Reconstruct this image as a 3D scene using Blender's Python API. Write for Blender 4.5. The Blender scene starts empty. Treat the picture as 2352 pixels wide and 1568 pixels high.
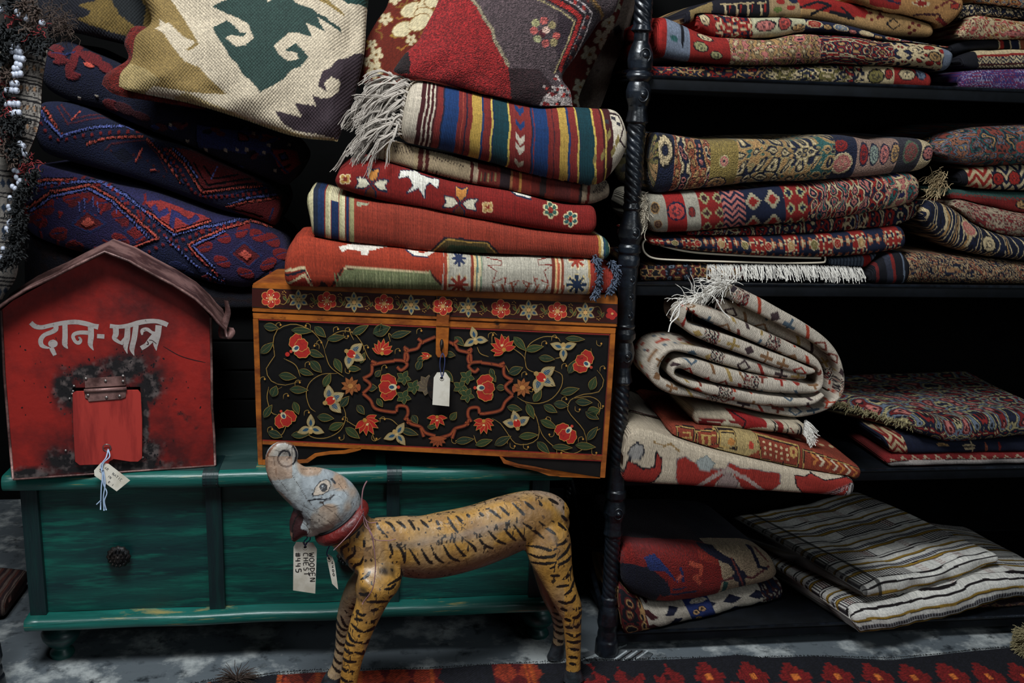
import bpy, bmesh, math, random
import numpy as np
from mathutils import Vector, Matrix, geometry
C = bpy.context.scene.collection
R0 = np.random.RandomState(7)
random.seed(5)

# ---------------------------------------------------------------- camera
CAM = np.array([0.0, -2.15, 1.27992]); PITCH, YAW, ROLL = 0.22463, 0.14334, 0.03188
FPX = 2287.0
def cam_axes():
    cy, sy, cp, sp, cr, sr = math.cos(YAW), math.sin(YAW), math.cos(PITCH), math.sin(PITCH), math.cos(ROLL), math.sin(ROLL)
    f = np.array([sy*cp, cy*cp, -sp]); r = np.array([cy, -sy, 0.0]); u = np.cross(r, f)
    return cr*r+sr*u, -sr*r+cr*u, f
RX, UX, FX = cam_axes()
cd = bpy.data.cameras.new('camera'); cam = bpy.data.objects.new('camera', cd); C.objects.link(cam)
cd.sensor_width = 36.0; cd.lens = FPX*36.0/2352.0; cd.clip_start = 0.02
m = Matrix.Identity(4)
for i in range(3):
    m[i][0], m[i][1], m[i][2], m[i][3] = RX[i], UX[i], -FX[i], CAM[i]
cam.matrix_world = m
bpy.context.scene.camera = cam

# ---------------------------------------------------------------- world, lights, exposure
w = bpy.data.worlds.new('world'); bpy.context.scene.world = w; w.use_nodes = True
w.node_tree.nodes['Background'].inputs[0].default_value = (0.55, 0.75, 1.0, 1)
w.node_tree.nodes['Background'].inputs[1].default_value = 0.0015
def area(name, loc, target, sx, sy, watts, col):
    l = bpy.data.lights.new(name, 'AREA'); l.shape = 'RECTANGLE'; l.size = sx; l.size_y = sy; l.energy = watts; l.color = col
    o = bpy.data.objects.new(name, l); C.objects.link(o); o.location = loc
    o.rotation_euler = (Vector(target)-Vector(loc)).to_track_quat('-Z', 'Y').to_euler()
    return o
area('doorway_daylight', (-0.45, -1.35, 3.0), (0.2, 0.0, 0.6), 1.1, 0.7, 135, (0.92, 0.97, 1.0))
area('fill_light', (1.6, -2.5, 1.6), (0.7, 0.0, 0.5), 0.9, 0.9, 17, (0.85, 0.94, 1.0))  # added fill from the right front, not an actual window
vs = bpy.context.scene.view_settings
vs.view_transform = 'Standard'; vs.look = 'None'; vs.gamma = 1.0; vs.exposure = -0.33; vs.use_curve_mapping = False
bpy.context.scene.cycles.max_bounces = 5
bpy.context.scene.cycles.use_denoising = True

# ---------------------------------------------------------------- geometry helpers
def unp(px, py, y=None, z=None, plane=None):
    """the world point seen at a pixel, on the plane y=, z= or (point, normal)"""
    d = FX + RX*((px-1176.0)/FPX) - UX*((py-784.0)/FPX)
    if plane is not None:
        p0, n = plane; t = np.dot(np.asarray(p0)-CAM, n)/np.dot(d, n)
    elif y is not None: t = (y-CAM[1])/d[1]
    else: t = (z-CAM[2])/d[2]
    return CAM + t*d
def unp_many(px, py, y):
    px = np.asarray(px, float); py = np.asarray(py, float); y = np.broadcast_to(np.asarray(y, float), px.shape)
    d = FX[None] + RX[None]*((px-1176.0)/FPX)[:, None] - UX[None]*((py-784.0)/FPX)[:, None]
    t = (y-CAM[1])/d[:, 1]
    return CAM[None]+t[:, None]*d
def proj(P):
    d = np.atleast_2d(P)-CAM; z = d@FX
    return np.stack([1176+FPX*(d@RX)/z, 784-FPX*(d@UX)/z], 1)
def lin(c):
    """sRGB 0..255 or '#hex' to linear"""
    if isinstance(c, str):
        c = c.lstrip('#'); c = [int(c[i:i+2], 16) for i in (0, 2, 4)]
    c = np.asarray(c, float)/255.0
    return np.where(c <= 0.04045, c/12.92, ((c+0.055)/1.055)**2.4)
def mesh(name, V, F, mat, parent=None, col=None, uv=None, smooth=True):
    """one mesh object from numpy arrays; F is an (n,3|4) array or a list of tuples"""
    me = bpy.data.meshes.new(name); V = np.asarray(V, np.float32)
    if isinstance(F, np.ndarray):
        n, k = F.shape
        me.vertices.add(len(V)); me.vertices.foreach_set('co', V.ravel())
        me.loops.add(n*k); me.loops.foreach_set('vertex_index', F.astype(np.int32).ravel())
        me.polygons.add(n); me.polygons.foreach_set('loop_start', np.arange(0, n*k, k, dtype=np.int32))
        try: me.polygons.foreach_set('loop_total', np.full(n, k, dtype=np.int32))
        except Exception: pass
        me.update(calc_edges=True)
    else:
        me.from_pydata([tuple(v) for v in V], [], F); me.update()
    if smooth: me.polygons.foreach_set('use_smooth', np.ones(len(me.polygons), dtype=bool))
    if col is not None:
        a = me.color_attributes.new('Col', 'FLOAT_COLOR', 'POINT')
        c4 = np.ones((len(V), 4), np.float32); c4[:, :3] = col; a.data.foreach_set('color', c4.ravel())
    if uv is not None:
        l = me.uv_layers.new(name='UVMap'); idx = np.empty(len(me.loops), np.int32); me.loops.foreach_get('vertex_index', idx)
        l.data.foreach_set('uv', np.asarray(uv, np.float32)[idx].ravel())
    me.validate()
    for mm in (mat if isinstance(mat, (list, tuple)) else [mat]):
        if mm: me.materials.append(mm)
    o = bpy.data.objects.new(name, me); C.objects.link(o)
    if parent is not None: adopt(o, parent)
    return o
def adopt(o, parent):
    o.parent = parent
    if parent.type == 'EMPTY': o.matrix_parent_inverse = Matrix.Translation(-Vector(parent.location))
def thing(name, label, cat, loc=(0, 0, 0), group=None):
    o = bpy.data.objects.new(name, None); C.objects.link(o); o.location = tuple(float(x) for x in loc); o.empty_display_size = 0.05
    o['label'] = label; o['category'] = cat
    if group: o['group'] = group
    return o
def tag(o, label, cat, group=None):
    o['label'] = label; o['category'] = cat
    if group: o['group'] = group
    return o
def struct(o):
    o['kind'] = 'structure'; return o
def grid_faces(nu, nv, wrapv=False, wrapu=False, off=0):
    a = np.arange(nu*nv).reshape(nu, nv)
    if wrapv: a = np.concatenate([a, a[:, :1]], 1)
    if wrapu: a = np.concatenate([a, a[:1]], 0)
    return np.stack([a[:-1, :-1].ravel(), a[1:, :-1].ravel(), a[1:, 1:].ravel(), a[:-1, 1:].ravel()], 1)+off
class Bag:
    """collects pieces of one mesh"""
    def __init__(s): s.V = []; s.F = []; s.n = 0; s.c = []
    def add(s, V, F, col=None):
        V = np.asarray(V, float); s.V.append(V)
        s.F += [tuple(int(i)+s.n for i in f) for f in F]; s.n += len(V)
        s.c.append(np.tile(np.asarray(col if col is not None else (1, 1, 1), float), (len(V), 1)))
    def build(s, name, mat, parent=None, smooth=True, col=False):
        return mesh(name, np.concatenate(s.V), s.F, mat, parent, col=np.concatenate(s.c) if col else None, smooth=smooth)
def tube_vf(P, r, seg=8, cap=True):
    P = np.asarray(P, float); n = len(P); r = np.broadcast_to(np.asarray(r, float), (n,))
    T = np.gradient(P, axis=0); T /= np.linalg.norm(T, axis=1)[:, None]+1e-12
    up = np.array([0, 0, 1.0]) if abs(T[0][2]) < 0.9 else np.array([1.0, 0, 0])
    N = []; prev = np.cross(T[0], up); prev /= np.linalg.norm(prev)
    for t in T:
        prev = prev-t*np.dot(prev, t); prev /= np.linalg.norm(prev)+1e-12; N.append(prev)
    N = np.array(N); B = np.cross(T, N)
    a = np.linspace(0, 2*np.pi, seg, endpoint=False)
    V = P[:, None]+r[:, None, None]*(np.cos(a)[None, :, None]*N[:, None]+np.sin(a)[None, :, None]*B[:, None])
    F = [tuple(f) for f in grid_faces(n, seg, wrapv=True)]
    if cap: F += [tuple(range(seg))[::-1], tuple((n-1)*seg+k for k in range(seg))]
    return V.reshape(-1, 3), F
def lathe_vf(prof, cx, cy, seg=32, axis='z'):
    prof = np.asarray(prof, float); a = np.linspace(0, 2*np.pi, seg, endpoint=False)
    V = np.stack([cx+prof[:, 1][:, None]*np.cos(a), cy+prof[:, 1][:, None]*np.sin(a), np.repeat(prof[:, 0][:, None], seg, 1)], 2).reshape(-1, 3)
    F = [tuple(f)[::-1] for f in grid_faces(len(prof), seg, wrapv=True)]
    F += [tuple(range(seg)), tuple((len(prof)-1)*seg+k for k in range(seg))[::-1]]
    return V, F
def box_vf(x0, x1, y0, y1, z0, z1, bev=0.0, seg=2):
    bm = bmesh.new(); bmesh.ops.create_cube(bm, size=1.0)
    for v in bm.verts:
        v.co = Vector(((x0+x1)/2+v.co.x*(x1-x0), (y0+y1)/2+v.co.y*(y1-y0), (z0+z1)/2+v.co.z*(z1-z0)))
    if bev > 0: bmesh.ops.bevel(bm, geom=bm.edges[:], offset=bev, segments=seg, affect='EDGES', profile=0.6)
    V = np.array([v.co[:] for v in bm.verts]); bm.verts.index_update(); F = [tuple(v.index for v in f.verts) for f in bm.faces]; bm.free()
    return V, F
def smoothpts(P, n=None, step=None):
    """Catmull-Rom through the points"""
    P = np.asarray(P, float)
    if len(P) < 3: 
        k = n or 12; t = np.linspace(0, 1, k)[:, None]; return P[0]*(1-t)+P[-1]*t
    Q = np.vstack([2*P[0]-P[1], P, 2*P[-1]-P[-2]]); out = []
    k = max(2, int((n or 12*len(P))/(len(P)-1)))
    for i in range(1, len(Q)-2):
        t = np.linspace(0, 1, k, endpoint=False)[:, None]
        a, b, c, d = Q[i-1], Q[i], Q[i+1], Q[i+2]
        out.append(0.5*((2*b)+(-a+c)*t+(2*a-5*b+4*c-d)*t**2+(-a+3*b-3*c+d)*t**3))
    return np.vstack(out+[P[-1:]])

# ---------------------------------------------------------------- materials
def nodes(name):
    mt = bpy.data.materials.new(name); mt.use_nodes = True; nt = mt.node_tree
    return mt, nt, nt.nodes['Principled BSDF']
def N(nt, t, **kw):
    n = nt.nodes.new(t)
    for k, v in kw.items():
        if hasattr(n, k) and not k[0].isupper(): setattr(n, k, v)
    return n
def worn(name, base, rough=0.6, metal=0.0, c2=None, c3=None, scale=6.0, stretch=(1, 1, 1), thr=(0.45, 0.6), thr3=(0.62, 0.7), bump=0.15, bscale=60.0, coat=0.0, attr=False, spec=0.5, stretch3=None):
    """a painted or bare surface with two kinds of wear showing through by noise"""
    mt, nt, b = nodes(name); L = nt.links.new
    tc = N(nt, 'ShaderNodeTexCoord'); mp = N(nt, 'ShaderNodeMapping'); mp.inputs['Scale'].default_value = stretch; L(tc.outputs['Object'], mp.inputs[0])
    last = None
    if attr:
        at = N(nt, 'ShaderNodeVertexColor'); at.layer_name = 'Col'; last = at.outputs['Color']
    def layer(col, sc, th, seedv, vec):
        nonlocal last
        nz = N(nt, 'ShaderNodeTexNoise'); nz.inputs['Scale'].default_value = sc; nz.inputs['Detail'].default_value = 8; nz.inputs['Roughness'].default_value = 0.65
        mp2 = N(nt, 'ShaderNodeMapping'); mp2.inputs['Location'].default_value = (seedv, seedv*2, 0); mp2.inputs['Scale'].default_value = vec; L(tc.outputs['Object'], mp2.inputs[0]); L(mp2.outputs[0], nz.inputs['Vector'])
        rp = N(nt, 'ShaderNodeMapRange'); rp.inputs['From Min'].default_value = th[0]; rp.inputs['From Max'].default_value = th[1]; L(nz.outputs[0], rp.inputs['Value'])
        mx = N(nt, 'ShaderNodeMix', data_type='RGBA'); L(rp.outputs[0], mx.inputs['Factor'])
        if last is None: mx.inputs['A'].default_value = (*lin(base), 1)
        else: L(last, mx.inputs['A'])
        mx.inputs['B'].default_value = (*lin(col), 1); last = mx.outputs['Result']
    if c2: layer(c2, scale, thr, 3.1, stretch)
    if c3: layer(c3, scale*2.7, thr3, 9.7, stretch3 or stretch)
    if last is None: b.inputs['Base Color'].default_value = (*lin(base), 1)
    else: L(last, b.inputs['Base Color'])
    b.inputs['Roughness'].default_value = rough; b.inputs['Metallic'].default_value = metal; b.inputs['Specular IOR Level'].default_value = spec
    if coat: b.inputs['Coat Weight'].default_value = coat; b.inputs['Coat Roughness'].default_value = 0.25
    nb = N(nt, 'ShaderNodeTexNoise'); nb.inputs['Scale'].default_value = bscale; nb.inputs['Detail'].default_value = 6; L(mp.outputs[0], nb.inputs['Vector'])
    bp = N(nt, 'ShaderNodeBump'); bp.inputs['Strength'].default_value = bump; bp.inputs['Distance'].default_value = 0.004; L(nb.outputs[0], bp.inputs['Height']); L(bp.outputs[0], b.inputs['Normal'])
    return mt
def cloth_mat(name, kind):
    """reads the woven pattern from the mesh; weave or pile relief from its UVs (metres)"""
    mt, nt, b = nodes(name); L = nt.links.new
    at = N(nt, 'ShaderNodeVertexColor'); at.layer_name = 'Col'
    uv = N(nt, 'ShaderNodeUVMap'); uv.uv_map = 'UVMap'
    mp = N(nt, 'ShaderNodeMapping'); L(uv.outputs[0], mp.inputs[0])
    nz = N(nt, 'ShaderNodeTexNoise'); nz.inputs['Detail'].default_value = 3; L(mp.outputs[0], nz.inputs['Vector'])
    nz.inputs['Scale'].default_value = 1.0
    hs = N(nt, 'ShaderNodeMix', data_type='RGBA', blend_type='MULTIPLY'); hs.inputs['Factor'].default_value = 1.0
    rp = N(nt, 'ShaderNodeMapRange'); L(nz.outputs[0], rp.inputs['Value']); rp.inputs['From Min'].default_value = 0.3; rp.inputs['From Max'].default_value = 0.7
    L(at.outputs['Color'], hs.inputs['A']); L(rp.outputs[0], hs.inputs['B']); L(hs.outputs['Result'], b.inputs['Base Color'])
    bp = N(nt, 'ShaderNodeBump'); L(bp.outputs[0], b.inputs['Normal'])
    b.inputs['Roughness'].default_value = 0.85; b.inputs['Specular IOR Level'].default_value = 0.25
    if kind == 'pile':
        mp.inputs['Scale'].default_value = (330, 330, 1); rp.inputs['To Min'].default_value = 0.55; rp.inputs['To Max'].default_value = 1.25
        L(nz.outputs[0], bp.inputs['Height']); bp.inputs['Strength'].default_value = 1.0; bp.inputs['Distance'].default_value = 0.006
        b.inputs['Sheen Weight'].default_value = 0.06; b.inputs['Sheen Roughness'].default_value = 0.4; b.inputs['Sheen Tint'].default_value = (0.8, 0.8, 0.9, 1)
    else:
        sc = {'kilim': (900, 500, 1), 'coarse': (370, 370, 1), 'fine': (1300, 900, 1), 'rib': (800, 160, 1)}[kind]
        mp.inputs['Scale'].default_value = (sc[0], sc[1], 1); rp.inputs['To Min'].default_value = 0.72; rp.inputs['To Max'].default_value = 1.15
        ws = []
        for ax, s in ((0, sc[0]), (1, sc[1])):
            sp = N(nt, 'ShaderNodeSeparateXYZ'); L(uv.outputs[0], sp.inputs[0])
            mu = N(nt, 'ShaderNodeMath', operation='MULTIPLY'); L(sp.outputs[ax], mu.inputs[0]); mu.inputs[1].default_value = s*2.2
            si = N(nt, 'ShaderNodeMath', operation='SINE'); L(mu.outputs[0], si.inputs[0]); ws.append(si)
        ad = N(nt, 'ShaderNodeMath', operation='ADD'); L(ws[0].outputs[0], ad.inputs[0]); L(nz.outputs[0], ad.inputs[1])
        if kind in ('coarse',):
            ml = N(nt, 'ShaderNodeMath', operation='MULTIPLY'); L(ws[0].outputs[0], ml.inputs[0]); L(ws[1].outputs[0], ml.inputs[1])
            L(ml.outputs[0], ad.inputs[0])
        L(ad.outputs[0], bp.inputs['Height']); bp.inputs['Strength'].default_value = 0.6; bp.inputs['Distance'].default_value = 0.0011
    return mt
def plain(name, col, rough=0.6, metal=0.0, attr=False, bump=0.0, coat=0.0):
    return worn(name, col, rough, metal, bump=bump, coat=coat, attr=attr)
M = dict(
    kilim=cloth_mat('kilim_weave', 'kilim'), coarse=cloth_mat('coarse_weave', 'coarse'), fine=cloth_mat('fine_weave', 'fine'),
    pile=cloth_mat('knotted_pile', 'pile'), rib=cloth_mat('ribbed_weave', 'rib'),
    black=worn('black_enamel', '#0a0d12', 0.33, 0.0, c2='#141a22', scale=30, bump=0.25, bscale=90, spec=0.6),
    shelf=worn('black_sheet_steel', '#05070a', 0.55, 0.0, c2='#0a0d12', scale=9, bump=0.1, bscale=40, spec=.15),
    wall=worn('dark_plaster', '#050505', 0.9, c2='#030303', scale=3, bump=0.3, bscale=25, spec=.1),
    floor=worn('worn_concrete', '#565d62', 0.6, c2='#a3a7a6', c3='#23292e', scale=7, thr=(0.5, 0.62), thr3=(0.55, 0.68), bump=0.35, bscale=45),
    teal=worn('teal_paint', '#07413b', 0.45, c2='#04292b', c3='#09594b', scale=4.5, stretch=(0.6, 1, 5), thr=(0.42, 0.62), thr3=(0.5, 0.66), bump=0.18, bscale=70, coat=0.15),
    teal_edge=worn('teal_rubbed_highlight', '#0c4f47', 0.4, c2='#176a5f', c3='#8f8450', scale=7, stretch=(0.35, 1, 6), thr=(0.5, 0.66), thr3=(0.6, 0.7), bump=0.25, bscale=60, coat=0.2),  # edge highlight painted in as lighter teal; the yellow rub-through is wear
    teal_dark=worn('dark_teal_paint', '#0a1f22', 0.45, c2='#0a2c2a', c3='#5b4a2c', scale=8, stretch=(5, 1, 0.5), thr3=(0.68, 0.74), bump=0.2, bscale=60),
    teal_top=worn('grey_teal_paint', '#263c3a', 0.5, c2='#172f2d', c3='#4a5a55', scale=6, stretch=(0.4, 2, 1), bump=0.2),
    iron=worn('dark_iron', '#1b1c1e', 0.5, 0.6, c2='#38302c', scale=30, bump=0.4, bscale=120),
    redbox=worn('red_enamel_on_tin', '#8a1911', 0.5, c2='#450b0b', c3='#1d1110', scale=4.5, thr=(0.42, 0.6), thr3=(0.62, 0.7), bump=0.22, bscale=60, coat=0.1),
    redflap=worn('orange_red_paint', '#a5322a', 0.5, c2='#84231f', c3='#4e1b19', scale=6, stretch=(5, 1, 0.7), thr3=(0.68, 0.75), bump=0.1),
    rusty=worn('rusty_tin', '#4d3431', 0.45, 0.35, c2='#8d6a64', c3='#2a2224', scale=12, stretch=(1, 1, 1), bump=0.4, bscale=80),
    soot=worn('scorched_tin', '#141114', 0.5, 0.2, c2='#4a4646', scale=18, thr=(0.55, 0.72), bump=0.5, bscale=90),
    amber=worn('amber_varnish', '#a0591c', 0.38, c2='#6a3411', c3='#1d120c', scale=9, stretch=(1, 1, 2), thr=(0.42, 0.6), thr3=(0.62, 0.72), bump=0.18, bscale=60, coat=0.3),
    lacquer=worn('black_lacquer', '#0a0808', 0.5, c2='#120f0d', scale=9, bump=0.12, bscale=40, coat=0.06, spec=.3),
    maroon=worn('maroon_lacquer', '#34100c', 0.4, c2='#240b09', scale=12, bump=0.1, coat=0.2),
    painted=worn('hand_painted_enamel', '#ffffff', 0.5, attr=True, c2='#3a2414', c3='#1a0f0b', scale=45, thr=(.52, .95), thr3=(0.6, 0.72), bump=0.12, bscale=200),
    card=worn('paper_card', '#cfc8ba', 0.8, c2='#b9b1a0', scale=18, bump=0.05),
    ink=plain('ink', '#141518', 0.6),
    twine=plain('blue_white_twine', '#9fb4cf', 0.8), navy_twine=plain('navy_twine', '#232c55', 0.8),
    fringe_cream=plain('cream_fringe_wool', '#c9bda8', 0.9), fringe_grey=plain('grey_fringe_wool', '#a39a90', 0.9),
    fringe_white=plain('white_fringe_cotton', '#d9d4cb', 0.9), fringe_olive=plain('olive_fringe_wool', '#8a7f5c', 0.95), fringe_blue=plain('slate_blue_fringe_wool', '#4a5465', 0.9),
    fringe_tan=plain('tan_fringe_wool', '#b09a74', 0.9), bead=plain('white_glass_bead', '#a6abb8', 0.18), pom=plain('black_wool', '#0d1012', 0.95),
    pomred=plain('red_wool', '#6e1a1c', 0.95), brownwool=plain('brown_wool', '#3a2c24', 0.95),
    steel=plain('dull_steel', '#8b8480', 0.35, 0.8),
    statue=None,
)

# ---------------------------------------------------------------- painted decoration on a plane
class Decal:
    def __init__(s, p0, nrm, step=0.000009, tf=lambda x, y: (x, y)):
        s.p0 = np.asarray(p0, float); s.n = np.asarray(nrm, float); s.lift = 0.0003; s.step = step; s.V = []; s.F = []; s.c = []; s.n0 = 0; s.tf = tf
    def poly(s, pts, col):
        pts = np.asarray(pts, float)
        if len(pts) < 3: return
        P = []
        for x, y in pts:
            x, y = s.tf(x, y); P.append(unp(x, y, plane=(s.p0, s.n))+s.n*s.lift)
        tri = geometry.tessellate_polygon([[Vector(p) for p in P]])
        s.V += P; s.c += [lin(col)]*len(P)
        for t in tri:
            a, b, c = (P[i] for i in t)
            if np.dot(np.cross(b-a, c-a), s.n) < 0: t = t[::-1]
            s.F.append(tuple(i+s.n0 for i in t))
        s.n0 += len(P); s.lift += s.step/10.0
    def up(s, k=1): s.lift += s.step*k
    def stroke(s, pts, w, col, n=24, taper=True, smooth=True):
        P = smoothpts(pts, n) if smooth and len(pts) > 2 else np.asarray(pts, float)
        T = np.gradient(P, axis=0); T /= np.linalg.norm(T, axis=1)[:, None]+1e-9; Nn = np.stack([-T[:, 1], T[:, 0]], 1)
        if np.ndim(w) == 0:
            ww = np.full(len(P), w/2.0)
            if taper: ww = ww*np.clip(np.sin(np.linspace(0.25, np.pi-0.25, len(P)))*1.6, 0.2, 1)
        else: ww = np.interp(np.linspace(0, 1, len(P)), np.linspace(0, 1, len(w)), w)/2.0
        for i in range(len(P)-1):
            a, b = P[i]-Nn[i]*ww[i], P[i]+Nn[i]*ww[i]; c, d = P[i+1]+Nn[i+1]*ww[i+1], P[i+1]-Nn[i+1]*ww[i+1]
            s.poly([a, b, c, d], col); s.lift -= s.step/10.0
        s.up(0.3)
    def blob(s, cx, cy, rx, ry, ang, col, n=18, f=None):
        a = np.linspace(0, 2*np.pi, n, endpoint=False); r = np.ones(n) if f is None else f(a)
        x, y = rx*r*np.cos(a), ry*r*np.sin(a); ca, sa = math.cos(ang), math.sin(ang)
        s.poly(np.stack([cx+x*ca-y*sa, cy+x*sa+y*ca], 1), col)
    def leaf(s, x, y, ln, ang, w, col, edge=None, n=8):
        """pointed leaf from its base (x,y)"""
        t = np.linspace(0, 1, n); h = w/2*np.sin(np.pi*t**0.8)
        ca, sa = math.cos(ang), math.sin(ang)
        def tr(u, v): return np.stack([x+u*ca-v*sa, y+u*sa+v*ca], 1)
        if edge:
            k = 1+3.0/max(w, 1); s.poly(np.vstack([tr(t*ln*1.03, h*k+0.5), tr(t[::-1]*ln*1.03, -(h*k+0.5)[::-1])]), edge); s.up(0.5)
        s.poly(np.vstack([tr(t*ln, h), tr(t[::-1]*ln, -h[::-1])]), col); s.up(0.5)
    def build(s, name, parent, mat=None):
        return mesh(name, np.array(s.V), s.F, mat or M['painted'], parent, col=np.array(s.c), smooth=False)
# ---------------------------------------------------------------- the room
def plane_obj(name, pts, mat):
    return struct(mesh(name, np.array(pts, float), [tuple(range(len(pts)))], mat, smooth=False))
plane_obj('floor', [(-2.6, -3.4, 0), (3.6, -3.4, 0), (3.6, 1.1, 0), (-2.6, 1.1, 0)], M['floor'])
plane_obj('wall_back', [(-2.6, 1.1, 0), (3.6, 1.1, 0), (3.6, 1.1, 3.2), (-2.6, 1.1, 3.2)], M['wall'])
plane_obj('wall_left', [(-2.6, -3.4, 0), (-2.6, 1.1, 0), (-2.6, 1.1, 3.2), (-2.6, -3.4, 3.2)], M['wall'])
plane_obj('wall_right', [(3.6, 1.1, 0), (3.6, -3.4, 0), (3.6, -3.4, 3.2), (3.6, 1.1, 3.2)], M['wall'])

# ---------------------------------------------------------------- cast iron shelf unit
SH = [0.0549, 0.4620, 0.9159, 1.3653]          # front edge heights
XP = 0.568
POST = [(-60, 21, 't'), (55, 21, 't'), (57, 22, 'l'), (66, 26, 'l'), (72, 18, ''), (92, 18, ''), (100, 22, ''), (118, 28, ''), (135, 30, ''), (152, 28, ''), (160, 24, ''), (165, 29, ''), (171, 31, ''), (178, 28, ''), (184, 23, ''),
        (192, 26, ''), (206, 29, ''), (222, 28, ''), (240, 22, ''), (250, 21, 'l'), (262, 23, 'l'), (276, 26, 'l'), (281, 21, ''), (285, 21, 't'), (458, 20, 't'), (462, 18, 'l'), (474, 23, 'l'), (480, 18, ''), (496, 21, ''), (520, 27, ''), (540, 28, ''), (556, 22, ''),
        (562, 26, ''), (574, 26, ''), (580, 22, ''), (590, 25, ''), (603, 25, ''), (609, 22, ''), (620, 22, ''), (740, 21, ''), (743, 24, ''), (750, 21, ''), (760, 25, ''), (772, 25, ''), (780, 19, ''), (790, 22, ''), (806, 25, ''), (822, 23, ''), (838, 18, 'l'), (858, 20, 'l'), (872, 24, 'l'), (878, 19, ''), (882, 19, 't'), (1060, 18, 't'), (1066, 20, ''),
        (1085, 20, ''), (1118, 21, ''), (1122, 25, ''), (1136, 25, ''), (1142, 21, ''), (1156, 24, ''), (1172, 26, ''), (1190, 20, 'l'), (1208, 20, 'l'), (1222, 22, 'l'), (1228, 18, ''), (1232, 18, 't'), (1364, 17, 't'), (1368, 20, ''), (1376, 20, ''), (1384, 18, ''), (1400, 23, ''), (1425, 25, ''), (1440, 21, ''), (1450, 23, ''), (1460, 23, ''), (1466, 26, ''), (1492, 27, ''), (1497, 27, '')]
def post_z(py):
    lo, hi = -0.2, 1.9
    for _ in range(40):
        mid = (lo+hi)/2
        if proj((XP, 0, mid))[0, 1] > py: lo = mid
        else: hi = mid
    return (lo+hi)/2
def post_mesh():
    zs = np.array([post_z(p[0]) for p in POST]); zs -= zs.min()
    dist = [np.dot(np.array([XP, 0, z])-CAM, FX) for z in zs]; rs = np.array([p[1]*d/FPX for p, d in zip(POST, dist)])
    kinds = [p[2] for p in POST]
    order = np.argsort(zs); zs, rs, kinds = zs[order], rs[order], [kinds[i] for i in order]
    # continue the pattern upwards out of frame
    seg = 48; zz = np.arange(0, zs.max(), 0.0016); rr = np.interp(zz, zs, rs)
    ki = np.searchsorted(zs, zz, side='right')-1
    a = np.linspace(0, 2*np.pi, seg, endpoint=False)
    V = np.zeros((len(zz), seg, 3))
    for i, z in enumerate(zz):
        k = min(ki[i], len(kinds)-2); t = kinds[k] == 't' and kinds[k+1] == 't'; l = kinds[k] == 'l' or kinds[k+1] == 'l'
        r = np.full(seg, rr[i])
        if t: r = rr[i]*(0.90+0.13*np.abs(np.sin(2.5*a+z*190)))
        elif l: r = rr[i]*(0.93+0.10*np.abs(np.cos(3*a)))
        V[i, :, 0] = r*np.cos(a); V[i, :, 1] = r*np.sin(a); V[i, :, 2] = z
    F = [tuple(f)[::-1] for f in grid_faces(len(zz), seg, wrapv=True)]+[tuple(range(seg)), tuple((len(zz)-1)*seg+k for k in range(seg))[::-1]]
    return V.reshape(-1, 3), F
def boss_vf(x, y, z, r, R=0.006):
    a = np.linspace(0, 2*np.pi, 14, endpoint=False); P = np.stack([x+R*1.5*np.cos(a), np.full(14, y), z+R*1.9*np.sin(a)], 1)
    P = np.vstack([P, P[:1]]); V, F = tube_vf(P, 0.0022, 6, False)
    th = np.linspace(0, np.pi/2, 5); V2 = []
    for t in th:
        for b in np.linspace(0, 2*np.pi, 12, endpoint=False): V2.append((x+R*math.cos(t)*math.cos(b), y-R*0.9*math.sin(t), z+R*math.cos(t)*math.sin(b)))
    F2 = [tuple(f) for f in grid_faces(5, 12, wrapv=True)]
    return V, F, V2, F2
shelf = thing('shelf_unit', 'black cast iron shelf unit with twisted posts holding folded carpets', 'shelf', (XP, 0, 0))
pv, pf = post_mesh()
XR, YB = 2.42, 0.52
p0o = None
for (x, y) in ((XP, 0), (XP, YB), (XR, 0), (XR, YB)):
    if p0o is None:
        p0o = mesh('post', pv, pf, M['black'], None); p0o.location = (0, 0, 0); p0o.parent = shelf; q = p0o
    else:
        q = p0o.copy(); C.objects.link(q); q.parent = shelf; q.location = (x-XP, y, 0)
    for py, R in ((128, .0075), (218, .0075), (533, .007), (640, .0055), (680, .005), (722, .0055), (814, .007), (1172, .007)):
        z = post_z(py); d = np.dot(np.array([XP, 0, z])-CAM, FX); rr = np.interp(py, [p[0] for p in POST], [p[1] for p in POST])*d/FPX
        for s in (-1,):
            g = Bag(); V, F, V2, F2 = boss_vf(x+0.004, y-rr+0.003, z, rr, R); g.add(V, F); g.add(V2, F2); g.build('rosette', M['black'], shelf)
def shelf_board(z):
    g = Bag(); g.add(*box_vf(XP+0.006, XR, 0.006, YB, z-0.006, z, 0.001, 1))
    g.add(*box_vf(XP+0.006, XR, -0.004, 0.004, z-0.026, z+0.002, 0.0025, 2))
    o = g.build('shelf_board', M['shelf'], shelf); V, F = tube_vf([(XP+0.01, -0.003, z+0.001), (XR, -0.003, z+0.001)], 0.0042, 12); mesh('front_rail', V, F, M['black'], o); return o
for z in SH: shelf_board(z)
g = Bag(); g.add(*box_vf(XP-0.01, XR+0.01, YB+0.02, YB+0.03, 0.05, 1.75)); g.build('back_panel', M['wall'], shelf, smooth=False)
g = Bag(); V, F = tube_vf([(XP, 0.02, 0.26), (XP, YB-0.02, 0.06)], 0.007, 8); g.add(V, F)
V, F = tube_vf([(XP, 0.02, 0.06), (XP, YB-0.02, 0.26)], 0.007, 8); g.add(V, F); g.build('side_brace', M['black'], shelf)

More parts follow.
